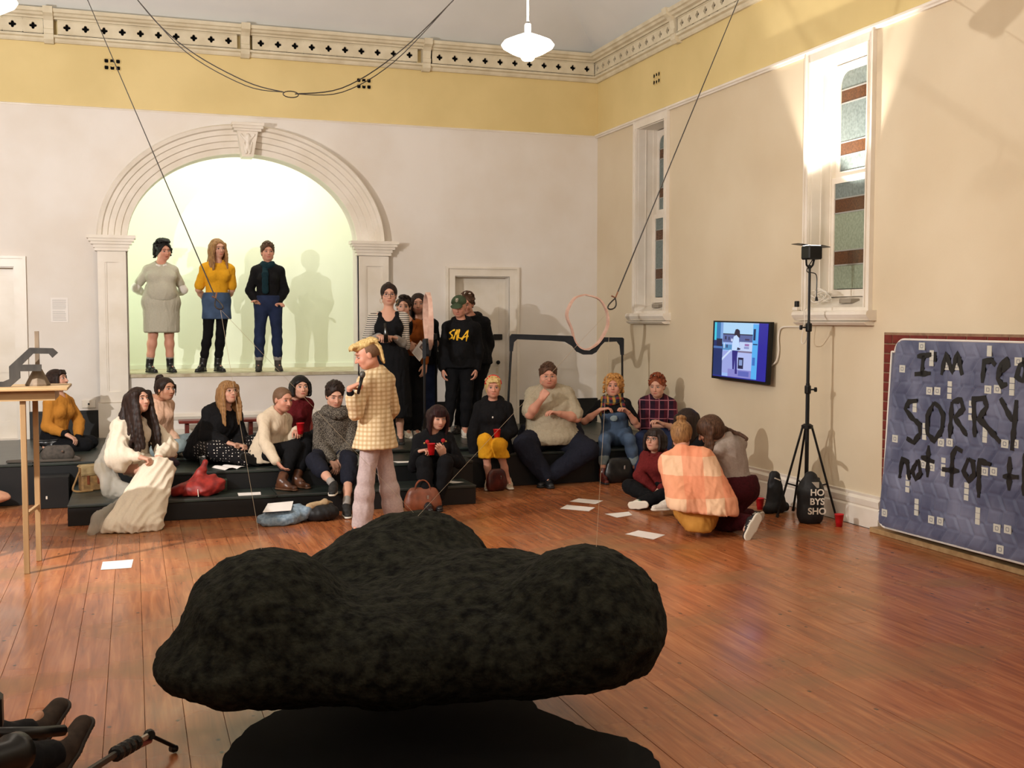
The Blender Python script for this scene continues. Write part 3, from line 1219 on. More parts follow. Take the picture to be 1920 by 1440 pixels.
def pendant(loc, r, label):
    e = empty('pendant_lamp', loc, label, 'lamp', 'pendant lamps')
    c = Vector(loc)
    MB().lathe([(.02 * r, .30 * r), (.3 * r, .28 * r), (.6 * r, .16 * r), (.9 * r, .03 * r), (r, -.10 * r), (.94 * r, -.20 * r), (.6 * r, -.40 * r), (.27 * r, -.54 * r), (.02, -.55 * r)], c, 40).build('glass_shade', GLOW, e, True)
    MB().lathe([(.25 * r, -.53 * r), (.26 * r, -.60 * r), (.2 * r, -.66 * r), (.05 * r, -.69 * r), (0.001, -.69 * r)], c, 24).build('lamp_finial', TRIM, e, True)
    MB().lathe([(.13 * r, .27 * r), (.12 * r, .3 * r), (.115 * r, .66 * r), (.10 * r, .68 * r), (.03 * r, .68 * r)], c, 20).build('lamp_neck', TRIM, e, True)
    top = min(ZT + .7 * 3.1, ZT + .7 * min(XR - c.x, c.x - XL, YB - c.y))
    MB().tube([c + Vector((0, 0, .68 * r)), c + Vector((0, 0, .78 * r))], .012, 8).build('cord_grip', BMETAL, e)
    MB().tube([c + Vector((0, 0, .7 * r)), (c.x, c.y, top)], .007, 6).build('cord', TRIM, e)
    light('pendant_bulb', 'POINT', (c.x, c.y, c.z - .85 * r), 34, (1.0, .88, .72), size=r * .6)
    light('pendant_bulb', 'POINT', (c.x, c.y, c.z + .95 * r), 34, (1.0, .88, .72), size=r * .5)
    return e


pendant((2.60, 7.28, 3.80), .182, 'glowing white saucer pendant lamp in front of the back corner')
pendant((-.76, 6.71, 3.65), .20, 'glowing pendant lamp just showing at the top left corner')

# ---- tall trestle table with the small sculpture
e = empty('plinth_table', (-1.1, 9.2, 0), 'tall narrow pale wooden table with long thin legs at the left edge', 'table')
MB().bbox(-1.9, -.47, 8.88, 9.52, 1.375, 1.395, .003).build('table_top', PINEX, e)
MB().box(-1.86, -.56, 8.93, 8.955, 1.30, 1.375).build('apron', PINEX, e)
MB().box(-1.86, -.56, 9.42, 9.445, 1.30, 1.375).build('apron', PINEX, e)
MB().box(-.585, -.56, 8.956, 9.419, 1.30, 1.375).build('apron', PINE, e)
for x_, y_ in ((-.785, 8.97), (-.735, 9.42), (-1.65, 8.97), (-1.60, 9.42)):
    if True:
        MB().bbox(x_ - .02, x_ + .02, y_ - .02, y_ + .02, 0, 1.37, .003).build('leg', PINE, e)
    if y_ < 9:
        MB().tube([(x_, 8.99, .44), (x_ + .05, 9.40, .44)], .018, 4).build('stretcher', PINE, e)
GRAPH = noise_mat('charred_timber', sr(36, 33, 30), sr(56, 52, 47), 14, 0.6, 0.1, 0.004, (1, 1, .3))
o = MB().prism([(-1.12, 1.39), (-.93, 1.39), (-.88, 1.43), (-.88, 1.55), (-.735, 1.685), (-.58, 1.68), (-.545, 1.655), (-.585, 1.618), (-.61, 1.643), (-.72, 1.645), (-.80, 1.565), (-.665, 1.562), (-.665, 1.512), (-.815, 1.512), (-.815, 1.46), (-.885, 1.3955), (-1.12, 1.3955)][:0] or
                 [(-1.30, 1.3955), (-.885, 1.3955), (-.815, 1.46), (-.815, 1.512), (-.665, 1.512), (-.665, 1.562), (-.80, 1.562), (-.72, 1.645), (-.61, 1.643), (-.585, 1.612), (-.545, 1.65), (-.58, 1.685), (-.745, 1.69), (-.89, 1.55), (-.89, 1.455), (-.935, 1.435), (-1.30, 1.435)], 'y', 9.14, 9.18).build('bracket_sculpture', GRAPH)
origin_to(o, (-.9, 9.16, 1.3955))
tag(o, 'dark angular wooden bracket sculpture standing on the tall pale table', 'sculpture')
FUN = noise_mat('greyed_timber', sr(120, 102, 82), sr(92, 78, 62), 14, 0.7, 0.1, 0.004, (1, 1, .3))
e = empty('cone_stand', (-.70, 9.26, 1.396), 'small wooden cone with upright stick on the tall pale table', 'sculpture')
MB().lathe([(.09, .0), (.09, .012), (.035, .12), (.022, .145), (.001, .146)], (-.70, 9.26, 1.396), 8).build('cone', FUN, e)
MB().bbox(-.716, -.684, 9.25, 9.27, 1.53, 1.815, .002).build('stick', FUN, e)

# ---- paper notice and socket on the back wall
o = MB().box(-.955, -.755, YB - .006, YB - .001, 1.875, 2.175).build('wall_notice', PAPER)
tx = MB()
for k in range(17):
    if k in (8,):
        continue
    z_ = 2.145 - k * .0155
    tx.box(-.935, -.775 - random.random() * .02, YB - .0068, YB - .006, z_, z_ + .004)
t_ = tx.build('printed_text', nodes('faint_print', .8, sr(165, 160, 155))[0], o)
t_['kind'] = 'stuff'
tag(o, 'white sheet of printed text on the wall left of the arch', 'notice')
o = MB().bbox(-.62, -.46, YB - .02, YB - .001, .80, .90, .004).build('power_socket', TRIM)
MB().lathe([(.012, 0), (.012, .006), (0, .006)], (-.54, YB - .02, .85), 10, (0, -1, 0)).build('socket_face', BMETAL, o)
tag(o, 'white power socket low on the wall beside the left pilaster', 'socket')

# ---- low red bench in front of the arch
REDW = noise_mat('red_brown_timber', sr(128, 48, 34), sr(100, 36, 26), 8, 0.4, 0.05, 0.004)
e = empty('low_bench', (1.35, 14.45, .43), 'low red-brown timber bench rail under the arched opening', 'bench')
MB().bbox(.52, 2.26, 14.33, 14.60, .61, .645, .005).build('seat', REDW, e)
for x_ in (.62, 1.4, 2.18):
    MB().bbox(x_ - .025, x_ + .025, 14.38, 14.55, .43, .61, .004).build('leg', REDW, e)

# ---- hoop sculptures in black frames
PINK = noise_mat('pale_pink_timber', sr(232, 196, 178), sr(214, 170, 152), 14, 0.55, 0.05, 0.003)
FRM = noise_mat('charcoal_frame_felt', sr(28, 31, 36), sr(38, 41, 46), 10, 0.8, 0.1, 0.003)


def hoop_frame(name, origin, rz, label, hoop_label, hoop_pts, yaw_hoop):
    """frame modelled flat in its own x-z plane, then placed"""
    e = empty(name, origin, label, 'sculpture', rz=rz)
    e['kind'] = 'thing'
    up = [(-.745, 1.27), (-.72, 1.30), (.05, 1.275), (.08, 1.26), (.10, 1.20), (.16, 1.13), (.24, 1.095), (.31, 1.09), (.38, 1.13), (.44, 1.20), (.48, 1.255), (.745, 1.25), (.765, 1.235)]
    dn = [(.765, 1.03), (.735, 1.03), (.72, 1.15), (.68, 1.20), (.50, 1.195), (.45, 1.15), (.39, 1.07), (.33, 1.04), (.22, 1.04), (.13, 1.08), (.07, 1.15), (-.02, 1.20), (-.2, 1.215), (-.66, 1.235), (-.70, 1.20), (-.715, 1.09), (-.745, 1.09)]
    me = MB().prism(up + dn, 'y', -.02, .02).mesh('yoke')
    link('yoke', me, FRM, e)
    for a, b in (((-.73, 1.10), (-.80, 0)), ((.75, 1.05), (.76, 0))):
        me = MB().tube([(a[0], 0, a[1]), (b[0], 0, b[1])], .014, 8).mesh('leg')
        link('leg', me, BMETAL, e)
    # hoop: a flat band bent into a loop
    h = bpy.data.objects.new('hoop', None)
    h.location = Vector(origin)
    h.rotation_euler = (0, 0, rz + yaw_hoop)
    COL.objects.link(h)
    bpy.data.objects.remove(h)
    pts = spline([(a, 0, b) for a, b in hoop_pts] + [(hoop_pts[0][0], 0, hoop_pts[0][1])], 5)[:-1]
    mb = MB()
    n = len(pts)
    vs, fs = [], []
    cx = sum(p.x for p in pts) / n
    cz = sum(p.z for p in pts) / n
    cy_, sy_ = math.cos(yaw_hoop), math.sin(yaw_hoop)
    for i, p in enumerate(pts):
        t = (pts[(i + 1) % n] - pts[i - 1]).normalized()
        nn = Vector((-t.z, 0, t.x))
        wd = .031 + .007 * math.sin(i / n * 12)
        for u, v in ((-.009, -wd), (.009, -wd), (.009, wd), (-.009, wd)):
            q = p + nn * u + Vector((0, v, 0))
            dx = q.x - cx
            vs.append((cx + dx * cy_ - q.y * sy_, dx * sy_ + q.y * cy_, q.z))
    for i in range(n):
        j = (i + 1) % n
        for k in range(4):
            fs.append((4 * i + k, 4 * i + (k + 1) % 4, 4 * j + (k + 1) % 4, 4 * j + k))
    o = link('hoop', MB().add(vs, fs).mesh('hoop'), PINK)
    o.location = origin
    o.rotation_euler = (0, 0, rz)
    tag(o, hoop_label, 'hoop')


HP = [(.24, 1.785), (.10, 1.74), (.01, 1.60), (.0, 1.50), (.06, 1.36), (.10, 1.22), (.17, 1.13), (.27, 1.105), (.40, 1.17), (.50, 1.30), (.55, 1.43), (.53, 1.58), (.43, 1.73)]
hoop_frame('hoop_stand', (5.09, 12.80, .43), 0, 'black notched frame on two thin legs standing behind the large man', 'pink bent timber hoop resting in the notched frame in the corner', HP, 0.0)
HP2 = [(.24, 1.79), (.12, 1.70), (.05, 1.50), (.10, 1.30), (.16, 1.16), (.25, 1.12), (.36, 1.18), (.42, 1.30), (.47, 1.48), (.40, 1.70)]
hoop_frame('hoop_stand', (3.41, 13.05, .43), math.radians(-110), 'black frame on thin legs seen end-on beside the cap wearer', 'pink bent timber hoop seen nearly edge-on beside the cap wearer', HP2, math.radians(14))

# ---- wall television showing a kitchen
e = empty('television', (6.29, 10.68, 1.55), 'flat television on the right wall showing a blue-tinted kitchen with a person', 'television')
tvv = [(6.28, 11.27, 1.893), (6.28, 10.07, 1.878), (6.28, 10.08, 1.222), (6.28, 11.25, 1.240)]


def tvp(u, v, d=0.0):
    a = Vector(tvv[0]).lerp(Vector(tvv[1]), u)
    b = Vector(tvv[3]).lerp(Vector(tvv[2]), u)
    p = a.lerp(b, v)
    return (p.x - d + v * -.03, p.y, p.z)


vs = [tvp(0, 0), tvp(1, 0), tvp(1, 1), tvp(0, 1)]
vs += [(p[0] + .045, p[1], p[2]) for p in vs]
MB().add(vs, [(0, 1, 2, 3), (7, 6, 5, 4), (0, 4, 5, 1), (1, 5, 6, 2), (2, 6, 7, 3), (3, 7, 4, 0)]).build('case', BMETAL, e)
MB().box(6.30, XR, 10.55, 10.8, 1.42, 1.68).build('wall_mount', BMETAL, e)
polys = [((0, 0, 1, 1), (34, 40, 140)), ((.18, 0, .86, .98), (150, 180, 235)), ((.0, .0, .18, .98), (14, 40, 98)), ((.01, .0, .05, .33), (60, 200, 220)), ((.05, .0, .13, .3), (40, 110, 170)), ((.13, .0, .19, .4), (120, 160, 215)),
         ((.18, .0, .74, .21), (168, 208, 240)), ((.18, .22, .74, .36), (84, 96, 150)), ((.18, .20, .74, .22), (40, 44, 70)), ((.22, .25, .25, .31), (30, 34, 70)), ((.29, .26, .31, .32), (30, 34, 70)), ((.34, .29, .37, .34), (200, 210, 240)),
         ((.5, .34, .74, .52), (190, 205, 240)), ((.60, .28, .68, .31), (60, 50, 90)), ((.60, .37, .68, .41), (150, 110, 170)), ((.59, .42, .68, .46), (140, 150, 200)), ((.18, .40, .36, .50), (80, 140, 190)), ((.2, .38, .22, .47), (200, 220, 245)), ((.25, .4, .28, .46), (40, 60, 110)),
         ((.06, .30, .17, .44), (20, 24, 60)), ((.0, .44, .19, .48), (70, 110, 170)), ((.18, .52, .44, .92), (150, 160, 220)), ((.44, .50, .74, .53), (120, 110, 140)), ((.44, .53, .74, .88), (172, 184, 235)), ((.49, .62, .59, .82), (30, 30, 70)), ((.51, .66, .57, .76), (130, 150, 200)), ((.49, .84, .59, .86), (210, 215, 245)), ((.30, .84, .74, .98), (130, 130, 200)), ((.50, .86, .70, .95), (90, 100, 180)),
         ((.74, .02, .84, .98), (84, 170, 235)), ((.75, .1, .79, .30), (20, 40, 90)), ((.75, .36, .83, .38), (20, 40, 90)), ((.75, .6, .80, .74), (60, 110, 190)), ((.84, 0, 1, 1), (38, 34, 150))]
body_ = [([(.40, .19), (.42, .12), (.46, .11), (.50, .14), (.51, .26), (.46, .28), (.41, .24)], (34, 28, 50)), ([(.39, .25), (.44, .22), (.49, .27), (.50, .42), (.48, .5), (.36, .51), (.37, .36)], (190, 215, 250)),
         ([(.37, .5), (.48, .5), (.47, .62), (.48, .92), (.44, .92), (.43, .66), (.42, .84), (.39, .84)], (40, 34, 120)), ([(.47, .44), (.53, .46), (.52, .48), (.46, .49)], (24, 24, 60)), ([(.36, .5), (.18, .70), (.18, .65), (.33, .49)], (200, 215, 245))]
sm, nt, b = nodes('screen_picture', .25)
at = N(nt, 'ShaderNodeAttribute', attribute_name='col')
L(nt, at.outputs['Color'], b.inputs['Emission Color'])
b.inputs['Emission Strength'].default_value = 1.0
b.inputs['Base Color'].default_value = (0.01, 0.01, 0.01, 1)
V_, F_, C_ = [], [], []
dd = .0015
for (u0, v0, u1, v1), c in polys:
    n0 = len(V_)
    for u, v in ((u0, v0), (u1, v0), (u1, v1), (u0, v1)):
        V_.append(tvp(.025 + u * .95, .025 + v * .93, dd))
    F_.append((n0, n0 + 1, n0 + 2, n0 + 3))
    C_.append(sr(*c))
    dd += .00008
for pl, c in body_:
    n0 = len(V_)
    for u, v in pl:
        V_.append(tvp(.025 + u * .95, .025 + v * .93, dd))
    F_.append(tuple(range(n0, n0 + len(pl))))
    C_.append(sr(*c))
    dd += .00008
me = bpy.data.meshes.new('screen')
me.from_pydata(V_, [], F_)
ca = me.color_attributes.new('col', 'FLOAT_COLOR', 'CORNER')
i = 0
for f, c in zip(F_, C_):
    for _ in f:
        ca.data[i].color = c
        i += 1
link('screen', me, sm, e, world=True)
o = MB().tube(spline([(6.33, 10.2, 1.40), (6.34, 10.06, 1.46), (6.35, 10.02, 1.58), (6.35, 10.03, 1.72), (6.35, 9.99, 1.81), (6.35, 9.85, 1.832), (6.35, 9.5, 1.83)]), .009, 6).build('power_cable', TRIM)
origin_to(o, (6.33, 10.2, 1.40))
tag(o, 'white cable running from the television to the tall light stand', 'cable')

# ---- cord coil and small things on the second window sill
WC = nodes('white_flex', .5, sr(225, 218, 205))[0]
e = empty('extension_cord', (6.36, 9.45, 1.99), 'coil of white flex heaped on the window sill beside the light stand', 'cable')
for k in range(7):
    a0 = random.uniform(0, 6)
    c0 = Vector((6.38 + random.uniform(-.03, .03), 9.36 + random.uniform(-.05, .05), 2.12 + k * .006))
    tl = random.uniform(-.5, .5)
    pts = [c0 + Vector((.05 * math.cos(t), .11 * math.sin(t), .07 * math.sin(t + a0) * .6 + .04 * math.cos(t) * tl)) for t in [2 * math.pi * i / 20 for i in range(20)]]
    MB().tube(pts, .005, 5, closed=True).build('cord_loop', WC, e)
MB().tube(spline([(6.36, 9.42, 2.05), (6.24, 9.40, 2.0), (6.22, 9.36, 1.9), (6.2, 9.38, 1.7), (6.15, 9.25, 1.68), (6.1, 9.1, 1.80)]), .005, 5).build('hanging_cord', WC, e)
o = MB().bbox(6.27, 6.35, 9.58, 9.66, 1.995, 2.03, .006).build('plug_adaptor', TRIM)
MB().bbox(6.28, 6.32, 9.60, 9.64, 2.03, 2.09, .006).build('black_plug', BMETAL, o)
origin_to(o, (6.31, 9.62, 1.995))
for c in o.children:
    c.location = (-6.31, -9.62, -1.995)
tag(o, 'small plug adaptor on the left end of the lit window sill', 'plug')

# ---- light stand with lamp head
cx, cy = 6.06, 9.05
e = empty('light_stand', (cx, cy, 0), 'tall black tripod light stand with lamp head in front of the window', 'light stand')
MB().tube([(cx, cy, .28), (cx, cy, 1.30)], .019, 10).build('lower_pole', BMETAL, e)
MB().tube([(cx, cy, 1.20), (cx, cy, 1.88)], .016, 10).build('middle_pole', BMETAL, e)
MB().tube([(cx, cy, 1.80), (cx, cy, 2.42)], .012, 10).build('upper_pole', BMETAL, e)
for z_, sd in ((1.24, 1), (1.83, -1)):
    k = MB().lathe([(.026, -.04), (.03, -.03), (.03, .03), (.026, .04)], (cx, cy, z_), 12).build('clamp', BMETAL, e)
    MB().lathe([(.008, 0), (.008, .03), (.024, .035), (.024, .055), (.001, .056)], (cx + .9 * .03 * sd, cy - .3 * .03 * sd, z_), 8, (.94 * sd, -.33 * sd, 0)).build('knob', BMETAL, k)
for k in list(e.children):
    pass
MB().lathe([(.03, -.02), (.055, -.015), (.055, .015), (.03, .03)], (cx, cy, .885), 12).build('tripod_collar', BMETAL, e)
for fx, fy in ((5.80, 9.14), (6.30, 8.90), (6.16, 9.42)):
    d = Vector((fx - cx, fy - cy, 0)).normalized()
    top_ = Vector((cx, cy, .88)) + d * .045
    foot_ = Vector((fx, fy, .015))
    lg = MB().tube([top_, foot_], .011, 8).build('leg', BMETAL, e)
    MB().tube([top_.lerp(foot_, .97), foot_], .016, 8).build('rubber_foot', BMETAL, lg)
    MB().tube([top_.lerp(foot_, .62), (cx + d.x * .02, cy + d.y * .02, .30)], .008, 6).build('brace', BMETAL, e)
hd = MB()
hx, hy = cx + .02, cy
hd.bbox(hx - .075, hx + .075, hy - .07, hy + .07, 2.47, 2.60, .012)
hd.build('lamp_housing', BMETAL, e)
MB().tube([(cx - .04, cy, 2.48), (cx - .035, cy, 2.42), (cx, cy, 2.38), (cx + .035, cy, 2.42), (cx + .05, cy, 2.48)], .010, 6).build('yoke', BMETAL, e)
MB().add([(hx - .07, hy - .07, 2.602), (hx - .07, hy + .07, 2.602), (hx - .19, hy + .06, 2.612), (hx - .19, hy - .06, 2.612)], [(0, 1, 2, 3)]).add([(hx - .07, hy - .07, 2.606), (hx - .07, hy + .07, 2.606), (hx - .19, hy + .06, 2.616), (hx - .19, hy - .06, 2.616)], [(3, 2, 1, 0)]).build('barn_door', BMETAL, e)
MB().add([(hx + .07, hy - .07, 2.602), (hx + .07, hy + .07, 2.602), (hx + .17, hy + .06, 2.585), (hx + .17, hy - .06, 2.585)], [(3, 2, 1, 0)]).add([(hx + .07, hy - .07, 2.606), (hx + .07, hy + .07, 2.606), (hx + .17, hy + .06, 2.589), (hx + .17, hy - .06, 2.589)], [(0, 1, 2, 3)]).build('barn_door', BMETAL, e)
MB().box(hx - .06, hx + .06, hy - .055, hy + .055, 2.6005, 2.603).build('lamp_glass', emis('lit_lamp_glass', (1, .93, .84, 1), 12), e)
MB().tube(spline([(cx + .02, cy - .02, 2.47), (cx - .05, cy - .03, 2.36), (cx + .05, cy - .03, 2.33), (cx + .06, cy - .03, 2.2), (cx + .06, cy - .03, 2.12)]), .005, 5).build('lamp_flex', BMETAL, e)
MB().lathe([(.006, .04), (.012, .03), (.016, 0), (.001, 0)], (cx + .06, cy - .03, 2.08), 8).build('flex_plug', BMETAL, e)

# ---- bags and cups at the foot of the stand
BFAB = noise_mat('black_nylon', sr(18, 18, 20), sr(28, 28, 30), 20, 0.6, 0.2, 0.006, spec=0.4)
WPR = nodes('white_print', .7, sr(222, 212, 196))[0]
s = SDF(.012)
bc = Vector((5.98, 8.86, 0))
s.cone(bc + Vector((0, 0, .09)), bc + Vector((0, 0, .30)), .125, .115, .05, .72, AXF)
s.cone(bc + Vector((0, 0, .30)), bc + Vector((.01, .02, .42)), .11, .06, .05, .75, AXF)
s.cone(bc + Vector((.10, .04, .40)), bc + Vector((.13, .05, .14)), .02, .02, .02)
s.cut(bc + Vector((0, 0, .004)), (0, 0, -1))
bag = soft('backpack', s, BFAB, 'black backpack with large white lettering at the foot of the light stand', 'bag', disp=folds(.006, 18, 4), org=(bc.x, bc.y, 0))


def text_mesh(txt, size, m, parent, p, xdir, updir, name='lettering', sx=1.0, shear=0.0, bold=0.0):
    cu = bpy.data.curves.new(name, 'FONT')
    cu.body = txt
    cu.size = size
    cu.extrude = .0015
    cu.offset = bold
    cu.align_x = 'CENTER'
    cu.align_y = 'CENTER'
    cu.shear = shear
    tmp = bpy.data.objects.new('tmp', cu)
    COL.objects.link(tmp)
    bpy.context.view_layer.update()
    dg = bpy.context.evaluated_depsgraph_get()
    me = bpy.data.meshes.new_from_object(tmp.evaluated_get(dg))
    bpy.data.objects.remove(tmp)
    xd = Vector(xdir).normalized()
    ud = Vector(updir).normalized()
    nd = xd.cross(ud).normalized()
    M = Matrix(((xd.x * sx, ud.x, nd.x, p[0]), (xd.y * sx, ud.y, nd.y, p[1]), (xd.z * sx, ud.z, nd.z, p[2]), (0, 0, 0, 1)))
    me.transform(M)
    me.name = name
    return link(name, me, m, parent, world=True)


fr = -AXF * .105
for tx_, z_, sz in (('HO', .30, .085), ('BYS', .215, .085), ('SHO', .125, .085)):
    text_mesh(tx_, sz, WPR, bag, (bc.x + fr[0] + .035 * AXR[0], bc.y + fr[1] + .035 * AXR[1], z_), AXR, (0, 0, 1), 'lettering', bold=.002)
MB().add([tuple(bc + Vector((fr[0] + AXR[0] * a, fr[1] + AXR[1] * a, z))) for a, z in ((-.02, .40), (.05, .40), (.05, .345), (.03, .345))], [(0, 1, 2, 3), (3, 2, 1, 0)]).build('white_patch', WPR, bag)
s = SDF(.012)
b2 = Vector((5.98, 9.45, 0))
s.cone(b2 + Vector((0, 0, .09)), b2 + Vector((-.02, 0, .36)), .10, .055, .05, .6, AXF)
s.cone(b2 + Vector((-.10, -.02, .04)), b2 + Vector((.12, .02, .05)), .045, .04, .04)
s.cut(b2 + Vector((0, 0, .004)), (0, 0, -1))
bag2 = soft('shoulder_bag', s, BFAB, 'plain black bag slumped behind the lettered backpack', 'bag', disp=folds(.006, 18, 8), org=(b2.x, b2.y, 0))
MB().tube([b2 + Vector((-.06, -.07, .355)), b2 + Vector((0, -.075, .33))], .006, 6).build('reflective_strip', WPR, bag2)


def cup(loc, label, r=.042, h=.115, tilt=(0, 0, 1), mat=None, group='red plastic cups', top_col=None):
    mb = MB()
    mb.lathe([(r * .68, 0), (r * .72, h * .3), (r * .80, h * .32), (r, h), (r * 1.05, h), (r * 1.05, h - .004), (r * .97, h - .006), (r * .70, .006), (.001, .006)], loc, 20, tilt)
    o = mb.build('cup', mat or REDPL, None, True)
    origin_to(o, loc)
    tag(o, label, 'cup', group)
    return o


o = cup((6.13, 8.62, 0), 'red plastic cup standing on the floor right of the light stand')
MB().lathe([(.0375, 0), (.0445, .0), (.0445, .004), (.037, .004)], (0, 0, .113), 20).build('white_rim', WPR, o)
cup((5.93, 9.66, 0), 'red plastic cup on the floor behind the tripod legs and black bag')

# ---- brick print panel and painted mattress against the right wall
MORT = noise_mat('mortar', sr(150, 118, 92), sr(128, 100, 78), 20, .85, .2, .003)
BRK = noise_mat('red_brick', sr(120, 44, 34), sr(88, 30, 24), 12, .8, .3, .004)
pan = MB().box(XR - .02, XR - .001, 5.2, 8.31, .06, 1.79).build('brick_panel', MORT)
origin_to(pan, (XR - .01, 6.75, .06))
pan['label'] = 'red brick facing on the right wall showing around the mattress'
pan['category'] = 'brick panel'
off = Vector(pan.location)
bmeshes = {}
r_, z_ = 0, .065
while z_ < 1.76:
    y_ = 8.305
    first = True
    ext = 8.305 - (.62 if z_ < 1.62 else 3.1)
    while y_ > ext:
        w_ = .23 if not (first and r_ % 2) else .115
        y2 = max(y_ - w_, 5.21)
        if y_ - y2 < .03:
            break
        key = round(y_ - y2, 3)
        if key not in bmeshes:
            me = MB().bbox(-.009, 0, -key + .006, -.006, .005, .079, .0025).mesh('brick')
            me.materials.append(BRK)
            bmeshes[key] = me
        b_ = bpy.data.objects.new('brick', bmeshes[key])
        b_.parent = pan
        b_.location = Vector((XR - .0195, y_, z_)) - off
        COL.objects.link(b_)
        y_ = y2
        first = False
    z_ += .0855
    r_ += 1
struct('trim_3', MB().bbox(XR - .14, XR - .001, 5.0, 8.31, 0, .045, .004), PINEX)

mq, nt, b = nodes('quilted_blue_ticking', .55, sr(92, 98, 124), spec=.4, sheen=.2)
geo = N(nt, 'ShaderNodeTexCoord')
nz = N(nt, 'ShaderNodeTexNoise', i_Scale=3.0, i_Detail=5.0)
L(nt, geo.outputs['Object'], nz.inputs['Vector'])
cr = N(nt, 'ShaderNodeValToRGB')
cr.color_ramp.elements[0].position = .38
cr.color_ramp.elements[0].color = sr(70, 76, 104)
cr.color_ramp.elements[1].position = .68
cr.color_ramp.elements[1].color = sr(112, 117, 142)
L(nt, nz.outputs[0], cr.inputs[0])
L(nt, cr.outputs[0], b.inputs['Base Color'])
# mattress: a padded slab whose front face is really quilted
ny, nz_ = 250, 150
y0, y1, z0, z1 = 5.1, 8.0, .10, 1.735


def quilt(y, z):
    # stitched chevrons: slanting runs that jog sideways every hand's breadth
    zz = z / .115
    k = math.floor(zz)
    fz = zz - k
    sl = (fz if k % 2 else 1 - fz) * .075 if k % 3 else .04
    t = ((y + sl) / .15) % 1
    g = math.exp(-(min(t, 1 - t) / .075) ** 2)
    t2 = fz
    g2 = .45 * math.exp(-(min(t2, 1 - t2) / .12) ** 2) * (1 if (math.floor((y + sl) / .15) + k) % 2 else 0)
    return -.016 * max(g, g2)


vs, fs = [], []
for i in range(ny + 1):
    for j in range(nz_ + 1):
        u, v = i / ny, j / nz_
        y_ = y0 + (y1 - y0) * u
        # rounded corners: pull in near the far edge
        z_ = z0 + (z1 - z0) * v
        R_ = .11
        dy, dz = max(0, y_ - (y1 - R_)), max(0, abs(z_ - (z0 + z1) / 2) - ((z1 - z0) / 2 - R_))
        if math.hypot(dy, dz) > R_:
            f_ = R_ / math.hypot(dy, dz)
            y_ = (y1 - R_) + dy * f_
            z_ = (z0 + z1) / 2 + math.copysign((z1 - z0) / 2 - R_ + dz * f_, z_ - (z0 + z1) / 2)
        lean = .0 + (1.735 - z_) * .05
        edge = min(1, min(v, 1 - v, (1 - u) * 1.5) / .03)
        x_ = XR - .13 - lean - .02 * math.sqrt(max(edge, 0)) - quilt(y_, z_) * 1.0 * edge
        vs.append((x_, y_ + (.10 * (1 - v)), z_))
for i in range(ny):
    for j in range(nz_):
        a = i * (nz_ + 1) + j
        fs.append((a, a + 1, a + nz_ + 2, a + nz_ + 1))
front_n = len(vs)
ring = [i * (nz_ + 1) for i in range(ny + 1)] + [ny * (nz_ + 1) + j for j in range(1, nz_ + 1)] + [i * (nz_ + 1) + nz_ for i in range(ny - 1, -1, -1)] + [j for j in range(nz_ - 1, 0, -1)]
for r0 in ring:
    vs.append((vs[r0][0] + .10, vs[r0][1], vs[r0][2]))
m0 = len(ring)
for k in range(m0):
    k2 = (k + 1) % m0
    fs.append((ring[k2], ring[k], front_n + k, front_n + k2))
mat_o = MB().add(vs, fs).build('mattress', mq, None, True)
origin_to(mat_o, (6.2, 6.6, .1))
tag(mat_o, 'blue quilted mattress daubed with black writing leaning on the right wall', 'mattress')
PIP = nodes('white_piping', .6, sr(222, 216, 208))[0]
mr_ = empty('tmp', (0, 0, 0))
bpy.data.objects.remove(mr_)
rp = [Vector(vs[r0]) + Vector((-.002, 0, 0)) for r0 in ring[::2]]
pipe = MB().tube(rp, .010, 6, closed=True).build('piping', PIP, mat_o, True)


def mx(y, z):
    return XR - .13 - (1.735 - z) * .05 - .02


